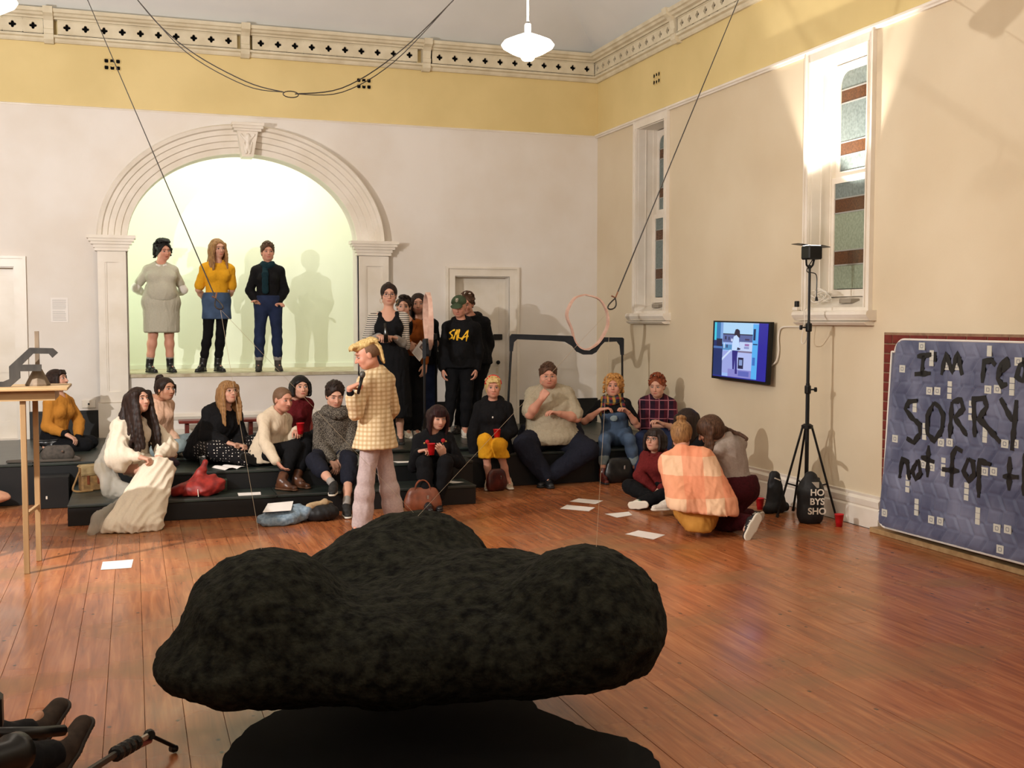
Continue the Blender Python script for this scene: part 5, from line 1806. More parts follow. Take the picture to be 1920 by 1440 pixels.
# joint positions in metres
PEOPLE = {
    'A1': {'pel': [0.352, 15.12, 2.103], 'nk': [0.355, 15.12, 2.597], 'hd': [0.395, 15.12, 2.789], 'ff': [0.406, -0.89, -0.208], 'roll': 6, 'left': [0.993, 0.116, -0.003], 'hleft': [0.993, 0.116, -0.0], 'shL': [0.51, 15.138, 2.539], 'shR': [0.199, 15.102, 2.54], 'hpL': [0.449, 15.131, 2.103], 'hpR': [0.256, 15.109, 2.103], 'elL': [0.641, 15.212, 2.296], 'wrL': [0.568, 15.442, 2.245], 'haL': [0.499, 15.492, 2.248], 'knL': [0.446, 15.131, 1.713], 'anL': [0.454, 15.161, 1.305], 'toL': [0.506, 14.977, 1.25], 'elR': [0.041, 15.174, 2.312], 'wrR': [0.159, 15.378, 2.24], 'haR': [0.241, 15.428, 2.245], 'knR': [0.247, 15.109, 1.714], 'anR': [0.195, 15.139, 1.305], 'toR': [0.275, 14.965, 1.25], 'h': 1.6657543384757532, 'g': 1.35},
    'A2': {'pel': [1.048, 15.1, 2.128], 'nk': [1.07, 15.1, 2.628], 'hd': [1.077, 15.1, 2.83], 'ff': [0.354, -0.925, -0.139], 'roll': 5, 'left': [0.997, 0.069, -0.029], 'hleft': [0.998, 0.07, -0.0], 'shL': [1.228, 15.111, 2.565], 'shR': [0.906, 15.089, 2.574], 'hpL': [1.137, 15.106, 2.128], 'hpR': [0.96, 15.094, 2.128], 'elL': [1.253, 15.151, 2.303], 'wrL': [1.205, 15.361, 2.168], 'haL': [1.126, 15.411, 2.172], 'knL': [1.097, 15.106, 1.711], 'anL': [1.054, 15.142, 1.305], 'toL': [1.122, 14.957, 1.25], 'elR': [0.823, 15.129, 2.298], 'wrR': [0.911, 15.318, 2.154], 'haR': [0.991, 15.357, 2.162], 'knR': [0.933, 15.094, 1.712], 'anR': [0.862, 15.124, 1.305], 'toR': [0.771, 14.949, 1.25], 'h': 1.7141302899333166, 'g': 1.0},
    'A3': {'pel': [1.717, 15.1, 2.091], 'nk': [1.716, 15.1, 2.603], 'hd': [1.719, 15.1, 2.797], 'ff': [0.026, -0.997, -0.07], 'roll': 0, 'left': [0.994, -0.113, 0.001], 'hleft': [0.994, -0.113, 0.0], 'shL': [1.87, 15.083, 2.547], 'shR': [1.563, 15.117, 2.547], 'hpL': [1.804, 15.09, 2.091], 'hpR': [1.631, 15.11, 2.091], 'elL': [1.94, 15.123, 2.294], 'wrL': [1.814, 15.035, 2.105], 'haL': [1.858, 14.963, 2.116], 'knL': [1.824, 15.09, 1.744], 'anL': [1.837, 15.12, 1.305], 'toL': [1.856, 14.932, 1.25], 'elR': [1.482, 15.157, 2.291], 'wrR': [1.596, 15.066, 2.096], 'haR': [1.548, 15.015, 2.144], 'knR': [1.602, 15.11, 1.744], 'anR': [1.59, 15.14, 1.305], 'toR': [1.552, 14.955, 1.25], 'h': 1.6440325233405633, 'g': 1.05},
    'B1': {'pel': [2.893, 12.95, 1.41], 'nk': [2.871, 12.95, 1.976], 'hd': [2.88, 12.95, 2.194], 'ff': [-0.182, -0.978, -0.105], 'roll': 0, 'left': [0.976, -0.217, 0.027], 'hleft': [0.976, -0.218, 0.0], 'shL': [3.043, 12.912, 1.918], 'shR': [2.703, 12.988, 1.909], 'hpL': [2.988, 12.929, 1.41], 'hpR': [2.797, 12.971, 1.41], 'elL': [3.064, 12.912, 1.601], 'wrL': [2.912, 12.742, 1.688], 'haL': [2.824, 12.692, 1.708], 'knL': [2.989, 12.929, 0.98], 'anL': [3.013, 12.969, 0.515], 'toL': [2.979, 12.759, 0.46], 'elR': [2.599, 12.988, 1.608], 'wrR': [2.721, 12.766, 1.713], 'haR': [2.735, 12.671, 1.705], 'knR': [2.804, 12.971, 0.981], 'anR': [2.792, 13.012, 0.515], 'toR': [2.715, 12.814, 0.46], 'h': 1.848894565208093, 'g': 1.05},
    'B2': {'pel': [3.28, 13.5, 1.318], 'nk': [3.242, 13.5, 1.874], 'hd': [3.179, 13.467, 2.059], 'ff': [-0.278, -0.951, -0.139], 'roll': -4, 'left': [0.988, -0.148, 0.048], 'hleft': [0.989, -0.151, 0.0], 'shL': [3.401, 13.477, 1.825], 'shR': [3.09, 13.523, 1.81], 'hpL': [3.366, 13.487, 1.318], 'hpR': [3.194, 13.513, 1.318], 'elL': [3.429, 13.437, 1.569], 'wrL': [3.409, 13.315, 1.354], 'haL': [3.396, 13.301, 1.269], 'knL': [3.363, 13.487, 0.934], 'anL': [3.353, 13.526, 0.515], 'toL': [3.334, 13.334, 0.46], 'elR': [3.194, 13.523, 1.541], 'wrR': [3.204, 13.29, 1.625], 'haR': [3.243, 13.262, 1.553], 'knR': [3.219, 13.513, 0.936], 'anR': [3.244, 13.552, 0.515], 'toR': [3.235, 13.359, 0.46], 'h': 1.6755199091159085, 'g': 1.0},
    'B3': {'pel': [3.539, 13.9, 1.369], 'nk': [3.492, 13.9, 1.894], 'hd': [3.475, 13.9, 2.102], 'ff': [-0.24, -0.961, -0.139], 'roll': 0, 'left': [0.968, -0.245, 0.06], 'hleft': [0.969, -0.247, 0.0], 'shL': [3.659, 13.859, 1.844], 'shR': [3.337, 13.941, 1.824], 'hpL': [3.628, 13.877, 1.369], 'hpR': [3.45, 13.923, 1.369], 'elL': [3.716, 13.9, 1.547], 'wrL': [3.615, 13.7, 1.704], 'haL': [3.555, 13.649, 1.751], 'knL': [3.616, 13.877, 0.924], 'anL': [3.624, 13.914, 0.515], 'toL': [3.596, 13.713, 0.46], 'elR': [3.319, 13.941, 1.519], 'wrR': [3.367, 13.741, 1.63], 'haR': [3.432, 13.675, 1.631], 'knR': [3.479, 13.923, 0.924], 'anR': [3.477, 13.96, 0.515], 'toR': [3.431, 13.762, 0.46], 'h': 1.7711963572624627, 'g': 1.0},
    'B4': {'pel': [3.873, 13.35, 1.333], 'nk': [3.888, 13.35, 1.861], 'hd': [3.848, 13.319, 2.055], 'ff': [-0.453, -0.848, -0.276], 'roll': 0, 'left': [0.932, -0.362, -0.019], 'hleft': [0.932, -0.361, 0.0], 'shL': [4.045, 13.289, 1.799], 'shR': [3.729, 13.411, 1.806], 'hpL': [3.959, 13.317, 1.333], 'hpR': [3.787, 13.383, 1.333], 'elL': [4.092, 13.289, 1.54], 'wrL': [4.055, 13.246, 1.295], 'haL': [4.039, 13.233, 1.208], 'knL': [3.94, 13.297, 0.954], 'anL': [3.925, 13.332, 0.515], 'toL': [3.896, 13.138, 0.46], 'elR': [3.676, 13.411, 1.541], 'wrR': [3.645, 13.367, 1.295], 'haR': [3.649, 13.352, 1.208], 'knR': [3.763, 13.383, 0.952], 'anR': [3.718, 13.423, 0.515], 'toR': [3.614, 13.257, 0.46], 'h': 1.7030742512565114, 'g': 1.12},
    'B5': {'pel': [4.198, 13.75, 1.351], 'nk': [4.148, 13.75, 1.914], 'hd': [4.065, 13.72, 2.099], 'ff': [-0.507, -0.827, -0.242], 'roll': -5, 'left': [0.906, -0.42, 0.055], 'hleft': [0.906, -0.422, 0.0], 'shL': [4.301, 13.681, 1.864], 'shR': [4.006, 13.819, 1.846], 'hpL': [4.281, 13.711, 1.351], 'hpR': [4.114, 13.789, 1.351], 'elL': [4.384, 13.741, 1.582], 'wrL': [4.275, 13.741, 1.349], 'haL': [4.185, 13.741, 1.348], 'knL': [4.185, 13.711, 0.922], 'anL': [4.177, 13.753, 0.515], 'toL': [4.088, 13.574, 0.46], 'elR': [3.963, 13.819, 1.55], 'wrR': [3.979, 13.662, 1.347], 'haR': [4.038, 13.662, 1.416], 'knR': [4.035, 13.789, 0.92], 'anR': [3.979, 13.837, 0.515], 'toR': [3.868, 13.671, 0.46], 'h': 1.7381450781851882, 'g': 1.05},
    'D': {'pel': [2.026, 9.7, 0.897], 'nk': [2.041, 9.7, 1.418], 'hd': [1.947, 9.652, 1.588], 'ff': [-0.927, 0.023, -0.375], 'roll': 0, 'left': [-0.764, -0.645, 0.015], 'hleft': [-0.527, -0.85, 0.0], 'shL': [1.917, 9.597, 1.363], 'shR': [2.161, 9.803, 1.358], 'hpL': [1.98, 9.626, 0.897], 'hpR': [2.071, 9.774, 0.897], 'elL': [1.823, 9.554, 1.091], 'wrL': [1.751, 9.461, 1.312], 'haL': [1.829, 9.461, 1.352], 'knL': [1.923, 9.626, 0.495], 'anL': [1.888, 9.656, 0.085], 'toL': [1.733, 9.538, 0.03], 'elR': [2.229, 9.89, 1.089], 'wrR': [2.165, 10.09, 0.962], 'haR': [2.115, 10.158, 0.937], 'knR': [2.145, 9.774, 0.498], 'anR': [2.227, 9.815, 0.085], 'toR': [2.084, 9.683, 0.03], 'h': 1.6930025731331186, 'g': 0.95},
    'C1': {'pel': [-0.85, 13.461, 0.53], 'nk': [-0.798, 13.461, 1.025], 'hd': [-0.81, 13.454, 1.221], 'ff': [0.901, -0.412, 0.139], 'roll': -3, 'left': [0.593, 0.804, -0.043], 'hleft': [0.593, 0.805, -0.0], 'shL': [-0.712, 13.587, 0.962], 'shR': [-0.897, 13.336, 0.976], 'hpL': [-0.799, 13.531, 0.53], 'hpR': [-0.901, 13.392, 0.53], 'elL': [-0.604, 13.587, 0.741], 'wrL': [-0.61, 13.433, 0.55], 'haL': [-0.562, 13.362, 0.554], 'knL': [-0.473, 13.581, 0.498], 'anL': [-0.845, 13.681, 0.49], 'toL': [-1.025, 13.757, 0.48], 'elR': [-0.924, 13.306, 0.716], 'wrR': [-0.718, 13.205, 0.629], 'haR': [-0.645, 13.18, 0.589], 'knR': [-0.523, 13.311, 0.498], 'anR': [-0.867, 13.311, 0.49], 'toR': [-1.064, 13.311, 0.48], 'h': 1.66, 'g': 1.0},
    'C2': {'pel': [-0.01, 11.352, 0.49], 'nk': [-0.011, 11.302, 0.948], 'hd': [0.047, 11.239, 1.126], 'ff': [0.609, -0.786, 0.105], 'roll': 0, 'left': [0.82, 0.571, 0.045], 'hleft': [0.819, 0.574, -0.0], 'shL': [0.118, 11.398, 0.898], 'shR': [-0.141, 11.218, 0.884], 'hpL': [0.061, 11.402, 0.49], 'hpR': [-0.082, 11.302, 0.49], 'elL': [0.289, 11.298, 0.662], 'wrL': [0.208, 11.072, 0.599], 'haL': [0.229, 10.997, 0.559], 'knL': [0.26, 11.051, 0.475], 'anL': [0.156, 10.636, 0.09], 'toL': [0.2, 10.448, 0.03], 'elR': [-0.153, 11.092, 0.624], 'wrR': [0.037, 10.932, 0.616], 'haR': [0.116, 10.899, 0.597], 'knR': [0.151, 10.973, 0.469], 'anR': [0.027, 10.646, 0.09], 'toR': [0.026, 10.453, 0.03], 'h': 1.68, 'g': 1.0},
    'C3': {'pel': [0.233, 12.534, 0.53], 'nk': [0.228, 12.499, 1.027], 'hd': [0.325, 12.393, 1.16], 'ff': [0.551, -0.832, -0.07], 'roll': 0, 'left': [0.778, 0.627, 0.037], 'hleft': [0.778, 0.628, -0.0], 'shL': [0.35, 12.601, 0.976], 'shR': [0.107, 12.405, 0.965], 'hpL': [0.3, 12.589, 0.53], 'hpR': [0.165, 12.48, 0.53], 'elL': [0.337, 12.601, 0.691], 'wrL': [0.474, 12.476, 0.529], 'haL': [0.528, 12.414, 0.554], 'knL': [0.69, 12.589, 0.61], 'anL': [0.424, 12.689, 0.49], 'toL': [0.608, 12.732, 0.48], 'elR': [0.164, 12.361, 0.689], 'wrR': [0.309, 12.228, 0.541], 'haR': [0.381, 12.188, 0.506], 'knR': [0.456, 12.28, 0.561], 'anR': [0.139, 12.28, 0.49], 'toR': [0.321, 12.246, 0.48], 'h': 1.66, 'g': 1.0},
    'C4': {'pel': [0.765, 12.233, 0.52], 'nk': [0.906, 12.183, 0.944], 'hd': [0.951, 12.122, 1.128], 'ff': [0.395, -0.908, 0.139], 'roll': 0, 'left': [0.871, 0.464, -0.159], 'hleft': [0.896, 0.445, -0.0], 'shL': [1.026, 12.263, 0.865], 'shR': [0.751, 12.116, 0.915], 'hpL': [0.845, 12.273, 0.52], 'hpR': [0.686, 12.194, 0.52], 'elL': [1.089, 12.194, 0.592], 'wrL': [1.011, 11.958, 0.585], 'haL': [1.083, 11.911, 0.576], 'knL': [1.226, 12.148, 0.561], 'anL': [0.862, 12.048, 0.463], 'toL': [0.695, 11.936, 0.445], 'elR': [0.719, 12.066, 0.676], 'wrR': [0.925, 11.916, 0.611], 'haR': [0.999, 11.874, 0.594], 'knR': [0.794, 11.844, 0.545], 'anR': [1.122, 11.661, 0.45], 'toR': [0.977, 11.57, 0.527], 'h': 1.68, 'g': 1.05},
    'C5': {'pel': [1.29, 11.756, 0.48], 'nk': [1.399, 11.706, 0.918], 'hd': [1.465, 11.646, 1.071], 'ff': [0.472, -0.857, -0.208], 'roll': 0, 'left': [0.771, 0.632, -0.082], 'hleft': [0.78, 0.626, -0.0], 'shL': [1.51, 11.815, 0.848], 'shR': [1.26, 11.611, 0.875], 'hpL': [1.36, 11.812, 0.48], 'hpR': [1.22, 11.7, 0.48], 'elL': [1.505, 11.786, 0.554], 'wrL': [1.599, 11.654, 0.75], 'haL': [1.605, 11.565, 0.739], 'knL': [1.71, 11.662, 0.649], 'anL': [1.548, 11.31, 0.29], 'toL': [1.65, 11.141, 0.23], 'elR': [1.245, 11.408, 0.66], 'wrR': [1.332, 11.241, 0.488], 'haR': [1.389, 11.227, 0.42], 'knR': [1.557, 11.492, 0.595], 'anR': [1.381, 11.191, 0.29], 'toR': [1.509, 11.04, 0.23], 'h': 1.72, 'g': 1.0},
    'C6': {'pel': [1.673, 12.205, 0.53], 'nk': [1.645, 12.179, 1.027], 'hd': [1.705, 12.056, 1.167], 'ff': [0.121, -0.993, 0.0], 'roll': 0, 'left': [0.991, 0.125, 0.044], 'hleft': [0.992, 0.125, -0.0], 'shL': [1.803, 12.201, 0.977], 'shR': [1.494, 12.162, 0.963], 'hpL': [1.757, 12.215, 0.53], 'hpR': [1.589, 12.194, 0.53], 'elL': [1.762, 12.201, 0.694], 'wrL': [1.676, 12.076, 0.501], 'haL': [1.641, 11.999, 0.515], 'knL': [1.866, 11.866, 0.688], 'anL': [1.705, 11.732, 0.49], 'toL': [1.819, 11.602, 0.48], 'elR': [1.577, 12.162, 0.655], 'wrR': [1.6, 11.995, 0.477], 'haR': [1.609, 11.944, 0.546], 'knR': [1.73, 11.833, 0.623], 'anR': [1.553, 11.658, 0.49], 'toR': [1.632, 11.558, 0.48], 'h': 1.66, 'g': 0.95},
    'C7': {'pel': [1.945, 11.533, 0.48], 'nk': [1.979, 11.483, 0.931], 'hd': [1.965, 11.423, 1.113], 'ff': [0.037, -0.95, -0.309], 'roll': 0, 'left': [0.998, -0.025, -0.055], 'hleft': [1.0, -0.027, 0.0], 'shL': [2.136, 11.485, 0.864], 'shR': [1.813, 11.493, 0.882], 'hpL': [2.036, 11.53, 0.48], 'hpR': [1.854, 11.535, 0.48], 'elL': [2.146, 11.435, 0.612], 'wrL': [1.985, 11.285, 0.469], 'haL': [1.95, 11.245, 0.393], 'knL': [2.064, 11.18, 0.478], 'anL': [1.932, 10.638, 0.09], 'toL': [1.913, 10.441, 0.03], 'elR': [1.804, 11.443, 0.624], 'wrR': [1.899, 11.261, 0.473], 'haR': [1.93, 11.212, 0.405], 'knR': [1.698, 11.153, 0.486], 'anR': [1.831, 10.78, 0.29], 'toR': [1.782, 10.589, 0.23], 'h': 1.72, 'g': 1.05},
    'C8': {'pel': [2.943, 11.109, 0.3], 'nk': [2.914, 11.059, 0.718], 'hd': [2.951, 10.986, 0.893], 'ff': [0.05, -0.969, -0.242], 'roll': 0, 'left': [0.995, -0.088, 0.04], 'hleft': [0.996, -0.084, 0.0], 'shL': [3.071, 11.052, 0.669], 'shR': [2.765, 11.079, 0.657], 'hpL': [3.028, 11.102, 0.3], 'hpR': [2.858, 11.117, 0.3], 'elL': [3.172, 10.961, 0.422], 'wrL': [2.968, 10.841, 0.514], 'haL': [2.926, 10.811, 0.59], 'knL': [2.96, 10.752, 0.46], 'anL': [2.871, 10.72, 0.09], 'toL': [2.843, 10.534, 0.03], 'elR': [2.689, 10.984, 0.402], 'wrR': [2.697, 10.815, 0.576], 'haR': [2.758, 10.76, 0.601], 'knR': [2.742, 10.767, 0.468], 'anR': [2.745, 10.662, 0.09], 'toR': [2.735, 10.473, 0.03], 'h': 1.64, 'g': 1.0},
    'C9': {'pel': [3.903, 12.118, 0.47], 'nk': [3.894, 12.088, 0.941], 'hd': [3.881, 12.035, 1.124], 'ff': [-0.239, -0.968, -0.07], 'roll': 0, 'left': [0.952, -0.307, -0.001], 'hleft': [0.952, -0.307, 0.0], 'shL': [4.04, 12.045, 0.886], 'shR': [3.75, 12.138, 0.886], 'hpL': [3.985, 12.092, 0.47], 'hpR': [3.822, 12.144, 0.47], 'elL': [4.105, 12.025, 0.627], 'wrL': [3.936, 11.905, 0.558], 'haL': [3.869, 11.875, 0.558], 'knL': [3.844, 11.731, 0.506], 'anL': [3.994, 11.85, 0.09], 'toL': [3.973, 11.665, 0.03], 'elR': [3.66, 12.118, 0.589], 'wrR': [3.664, 12.056, 0.358], 'haR': [3.7, 12.007, 0.3], 'knR': [3.701, 11.785, 0.556], 'anR': [3.772, 11.85, 0.09], 'toR': [3.697, 11.68, 0.03], 'h': 1.62, 'g': 1.05},
    'C10': {'pel': [4.639, 12.169, 0.52], 'nk': [4.588, 12.089, 1.093], 'hd': [4.529, 11.969, 1.249], 'ff': [-0.252, -0.958, -0.139], 'roll': 0, 'left': [0.945, -0.326, 0.028], 'hleft': [0.946, -0.323, 0.0], 'shL': [4.773, 12.035, 1.036], 'shR': [4.413, 12.16, 1.026], 'hpL': [4.754, 12.13, 0.52], 'hpR': [4.525, 12.208, 0.52], 'elL': [4.852, 11.888, 0.768], 'wrL': [4.601, 11.804, 0.831], 'haL': [4.509, 11.795, 0.856], 'knL': [4.935, 11.743, 0.408], 'anL': [4.469, 11.85, 0.09], 'toL': [4.321, 11.699, 0.03], 'elR': [4.296, 11.949, 0.82], 'wrR': [4.372, 11.767, 1.007], 'haR': [4.418, 11.747, 1.088], 'knR': [4.208, 11.904, 0.472], 'anR': [4.453, 11.804, 0.09], 'toR': [4.428, 11.594, 0.03], 'h': 1.84, 'g': 1.75},
    'C11': {'pel': [5.501, 12.209, 0.48], 'nk': [5.429, 12.179, 0.936], 'hd': [5.425, 12.139, 1.098], 'ff': [-0.47, -0.881, 0.052], 'roll': 0, 'left': [0.906, -0.415, 0.081], 'hleft': [0.912, -0.411, 0.0], 'shL': [5.58, 12.118, 0.892], 'shR': [5.297, 12.247, 0.867], 'hpL': [5.583, 12.172, 0.48], 'hpR': [5.419, 12.246, 0.48], 'elL': [5.701, 12.055, 0.642], 'wrL': [5.542, 11.964, 0.805], 'haL': [5.473, 11.946, 0.854], 'knL': [5.478, 11.788, 0.499], 'anL': [5.594, 11.85, 0.09], 'toL': [5.548, 11.665, 0.03], 'elR': [5.077, 12.201, 0.691], 'wrR': [5.234, 12.081, 0.839], 'haR': [5.311, 12.044, 0.855], 'knR': [5.232, 11.946, 0.497], 'anR': [5.167, 11.85, 0.09], 'toR': [5.138, 11.661, 0.03], 'h': 1.66, 'g': 1.12},
    'C12': {'pel': [6.035, 12.222, 0.48], 'nk': [6.013, 12.142, 0.944], 'hd': [5.945, 12.024, 1.098], 'ff': [-0.65, -0.74, -0.174], 'roll': 0, 'left': [0.829, -0.558, -0.04], 'hleft': [0.826, -0.563, 0.0], 'shL': [6.151, 12.061, 0.879], 'shR': [5.88, 12.243, 0.892], 'hpL': [6.111, 12.17, 0.48], 'hpR': [5.959, 12.274, 0.48], 'elL': [6.184, 11.976, 0.594], 'wrL': [5.955, 11.883, 0.663], 'haL': [5.873, 11.876, 0.702], 'knL': [6.039, 11.759, 0.492], 'anL': [5.878, 11.609, 0.09], 'toL': [5.856, 11.41, 0.03], 'elR': [5.812, 12.163, 0.623], 'wrR': [6.048, 12.061, 0.62], 'haR': [6.138, 12.061, 0.624], 'knR': [5.715, 11.974, 0.49], 'anR': [5.576, 11.716, 0.09], 'toR': [5.495, 11.533, 0.03], 'h': 1.74, 'g': 1.05},
    'C13': {'pel': [5.253, 10.504, 0.1], 'nk': [5.175, 10.454, 0.505], 'hd': [5.114, 10.394, 0.648], 'ff': [-0.803, -0.579, 0.139], 'roll': 0, 'left': [0.406, -0.914, -0.024], 'hleft': [0.398, -0.918, 0.0], 'shL': [5.248, 10.321, 0.448], 'shR': [5.124, 10.599, 0.455], 'hpL': [5.287, 10.426, 0.1], 'hpR': [5.22, 10.581, 0.1], 'elL': [5.288, 10.233, 0.187], 'wrL': [5.068, 10.133, 0.191], 'haL': [5.005, 10.103, 0.144], 'knL': [5.15, 10.064, 0.138], 'anL': [4.781, 10.064, 0.06], 'toL': [4.856, 9.891, 0.092], 'elR': [4.99, 10.499, 0.271], 'wrR': [5.109, 10.399, 0.134], 'haR': [5.174, 10.369, 0.112], 'knR': [4.872, 10.481, 0.167], 'anR': [5.032, 10.211, 0.06], 'toR': [4.974, 10.075, 0.077], 'h': 1.62, 'g': 1.0},
    'C14': {'pel': [5.463, 10.1, 0.259], 'nk': [5.369, 10.07, 0.695], 'hd': [5.289, 10.033, 0.867], 'ff': [-0.944, -0.204, -0.259], 'roll': 0, 'left': [0.043, -0.998, -0.041], 'hleft': [0.028, -1.0, 0.0], 'shL': [5.388, 9.92, 0.634], 'shR': [5.375, 10.228, 0.647], 'hpL': [5.466, 10.015, 0.259], 'hpR': [5.461, 10.185, 0.259], 'elL': [5.133, 9.836, 0.545], 'wrL': [4.996, 9.736, 0.384], 'haL': [4.94, 9.706, 0.338], 'knL': [5.19, 9.754, 0.364], 'anL': [4.903, 9.614, 0.148], 'toL': [4.717, 9.614, 0.083], 'elR': [5.605, 10.228, 0.459], 'wrR': [5.455, 10.178, 0.304], 'haR': [5.378, 10.148, 0.256], 'knR': [5.382, 9.86, 0.466], 'anR': [5.353, 9.76, 0.15], 'toR': [5.437, 9.631, 0.05], 'h': 1.64, 'g': 1.0},
    'C15': {'pel': [4.704, 8.75, 0.202], 'nk': [4.667, 8.87, 0.696], 'hd': [4.697, 8.993, 0.849], 'ff': [0.488, 0.764, -0.423], 'roll': 0, 'left': [-0.816, 0.562, -0.136], 'hleft': [-0.806, 0.591, 0.0], 'shL': [4.542, 8.945, 0.619], 'shR': [4.8, 8.768, 0.662], 'hpL': [4.633, 8.803, 0.202], 'hpR': [4.776, 8.697, 0.202], 'elL': [4.63, 9.052, 0.366], 'wrL': [4.747, 9.252, 0.509], 'haL': [4.797, 9.312, 0.548], 'knL': [4.752, 9.153, 0.397], 'anL': [4.83, 9.222, 0.06], 'toL': [4.874, 9.31, 0.05], 'elR': [4.861, 8.857, 0.394], 'wrR': [4.937, 9.057, 0.526], 'haR': [4.952, 9.129, 0.573], 'knR': [4.949, 9.047, 0.403], 'anR': [4.961, 9.122, 0.06], 'toR': [4.997, 9.219, 0.05], 'h': 1.68, 'g': 1.05},
    'C16': {'pel': [5.226, 8.85, 0.334], 'nk': [5.122, 8.91, 0.801], 'hd': [4.946, 8.935, 0.889], 'ff': [-0.61, 0.589, -0.53], 'roll': 0, 'left': [-0.926, -0.362, -0.109], 'hleft': [-0.943, -0.333, 0.0], 'shL': [4.988, 8.846, 0.729], 'shR': [5.28, 8.96, 0.763], 'hpL': [5.143, 8.821, 0.334], 'hpR': [5.308, 8.879, 0.334], 'elL': [5.091, 8.966, 0.521], 'wrL': [4.934, 9.155, 0.48], 'haL': [4.988, 9.194, 0.537], 'knL': [5.117, 9.121, 0.069], 'anL': [5.51, 9.095, 0.06], 'toL': [5.397, 9.01, 0.05], 'elR': [5.223, 9.06, 0.493], 'wrR': [5.066, 9.238, 0.417], 'haR': [5.112, 9.283, 0.476], 'knR': [5.019, 8.829, 0.069], 'anR': [5.092, 8.453, 0.134], 'toR': [5.014, 8.421, 0.05], 'h': 1.68, 'g': 1.02},
}
# ================================================================== PEOPLE
UPV = np.array([0, 0, 1.0])


def skin_mat(name, c):
    m, nt, b = nodes(name, .5, c, spec=.35)
    b.inputs['Subsurface Weight'].default_value = 0.08
    b.inputs['Subsurface Radius'].default_value = (.02, .008, .004)
    at = N(nt, 'ShaderNodeAttribute', attribute_name='tint')
    mx_ = N(nt, 'ShaderNodeMixRGB', blend_type='MULTIPLY')
    mx_.inputs[0].default_value = 1
    mx_.inputs[1].default_value = c
    L(nt, at.outputs['Color'], mx_.inputs[2])
    L(nt, mx_.outputs[0], b.inputs['Base Color'])
    return m


SK_FAIR = skin_mat('skin_fair', sr(208, 158, 134))
SK_PINK = skin_mat('skin_pink', sr(206, 148, 124))
SK_OLIVE = skin_mat('skin_olive', sr(186, 136, 108))


def hair_mat(name, dark, lite, sc=90, st=(1, 1, .12)):
    m = noise_mat(name, dark, lite, sc, .55, .5, .006, st, spec=.25, detail=3, lo=.3, hi=.75)
    return m


H_BLACK = hair_mat('black_hair', sr(10, 9, 9), sr(30, 26, 24))
H_DARK = hair_mat('dark_brown_hair', sr(22, 14, 12), sr(54, 36, 28))
H_BROWN = hair_mat('brown_hair', sr(50, 32, 22), sr(98, 68, 48))
H_AUB = hair_mat('auburn_black_hair', sr(22, 10, 12), sr(56, 26, 26))
H_DBLOND = hair_mat('dark_blond_hair', sr(104, 70, 40), sr(178, 134, 86))
H_BLOND = hair_mat('bleached_blond_hair', sr(178, 144, 84), sr(232, 206, 146))
H_RED = hair_mat('ginger_hair', sr(92, 40, 22), sr(160, 82, 46), 60, (1, 1, .6))
H_CURL = hair_mat('golden_curls', sr(140, 88, 40), sr(222, 168, 96), 60, (1, 1, .7))
H_BUZZ = hair_mat('cropped_hair', sr(96, 70, 52), sr(128, 98, 74), 160, (1, 1, 1))
EYEW = nodes('eye_white', .2, sr(226, 220, 214))[0]
IRIS = nodes('iris_dark', .15, sr(34, 24, 20))[0]
BROW = {}
GLASSF = nodes('spectacle_frame_black', .3, sr(20, 18, 18))[0]
GLASSC = nodes('spectacle_frame_clear', .3, sr(186, 150, 120))[0]
GOLD = nodes('gold_metal', .3, sr(200, 160, 90), 1.0)[0]
BOOTB = noise_mat('black_boot_leather', sr(20, 20, 22), sr(32, 32, 34), 20, .32, .1, .004, spec=.5)
BOOTN = noise_mat('brown_boot_leather', sr(96, 58, 36), sr(70, 42, 28), 20, .35, .1, .004, spec=.5)
SHOEW = noise_mat('white_canvas_shoe', sr(226, 218, 206), sr(204, 194, 180), 40, .7, .1, .004)
SHOEK = noise_mat('black_canvas_shoe', sr(28, 28, 28), sr(44, 42, 40), 40, .7, .1, .004)
SOLEW = nodes('white_rubber', .6, sr(224, 216, 200))[0]
SOLEK = nodes('black_rubber', .6, sr(20, 20, 20))[0]


def coord_pat(name, build, rough=.85):
    m, nt, b = nodes(name, rough, (.5, .5, .5, 1), spec=.2)
    tc = N(nt, 'ShaderNodeTexCoord')
    sx = N(nt, 'ShaderNodeSeparateXYZ')
    L(nt, tc.outputs['Object'], sx.inputs[0])
    nz = N(nt, 'ShaderNodeTexNoise', i_Scale=5.0, i_Detail=2.0)
    L(nt, tc.outputs['Object'], nz.inputs['Vector'])
    out = build(nt, tc, sx, nz)
    L(nt, out, b.inputs['Base Color'])
    bp = N(nt, 'ShaderNodeBump', i_Strength=.2, i_Distance=.006)
    n2 = N(nt, 'ShaderNodeTexNoise', i_Scale=60.0)
    L(nt, tc.outputs['Object'], n2.inputs['Vector'])
    L(nt, n2.outputs[0], bp.inputs['Height'])
    L(nt, bp.outputs[0], b.inputs['Normal'])
    return m


def M2(nt, op, a, b=None, c=None):
    n = N(nt, 'ShaderNodeMath', operation=op)
    for i, v in enumerate((a, b, c)):
        if v is None:
            continue
        if isinstance(v, (int, float)):
            n.inputs[i].default_value = v
        else:
            L(nt, v, n.inputs[i])
    return n.outputs[0]


def MIX(nt, f, a, b, mode='MIX'):
    n = N(nt, 'ShaderNodeMixRGB', blend_type=mode)
    for i, v in enumerate((f, a, b)):
        if isinstance(v, (int, float)):
            n.inputs[i].default_value = v
        elif isinstance(v, tuple):
            n.inputs[i].default_value = v
        else:
            L(nt, v, n.inputs[i])
    return n.outputs[0]


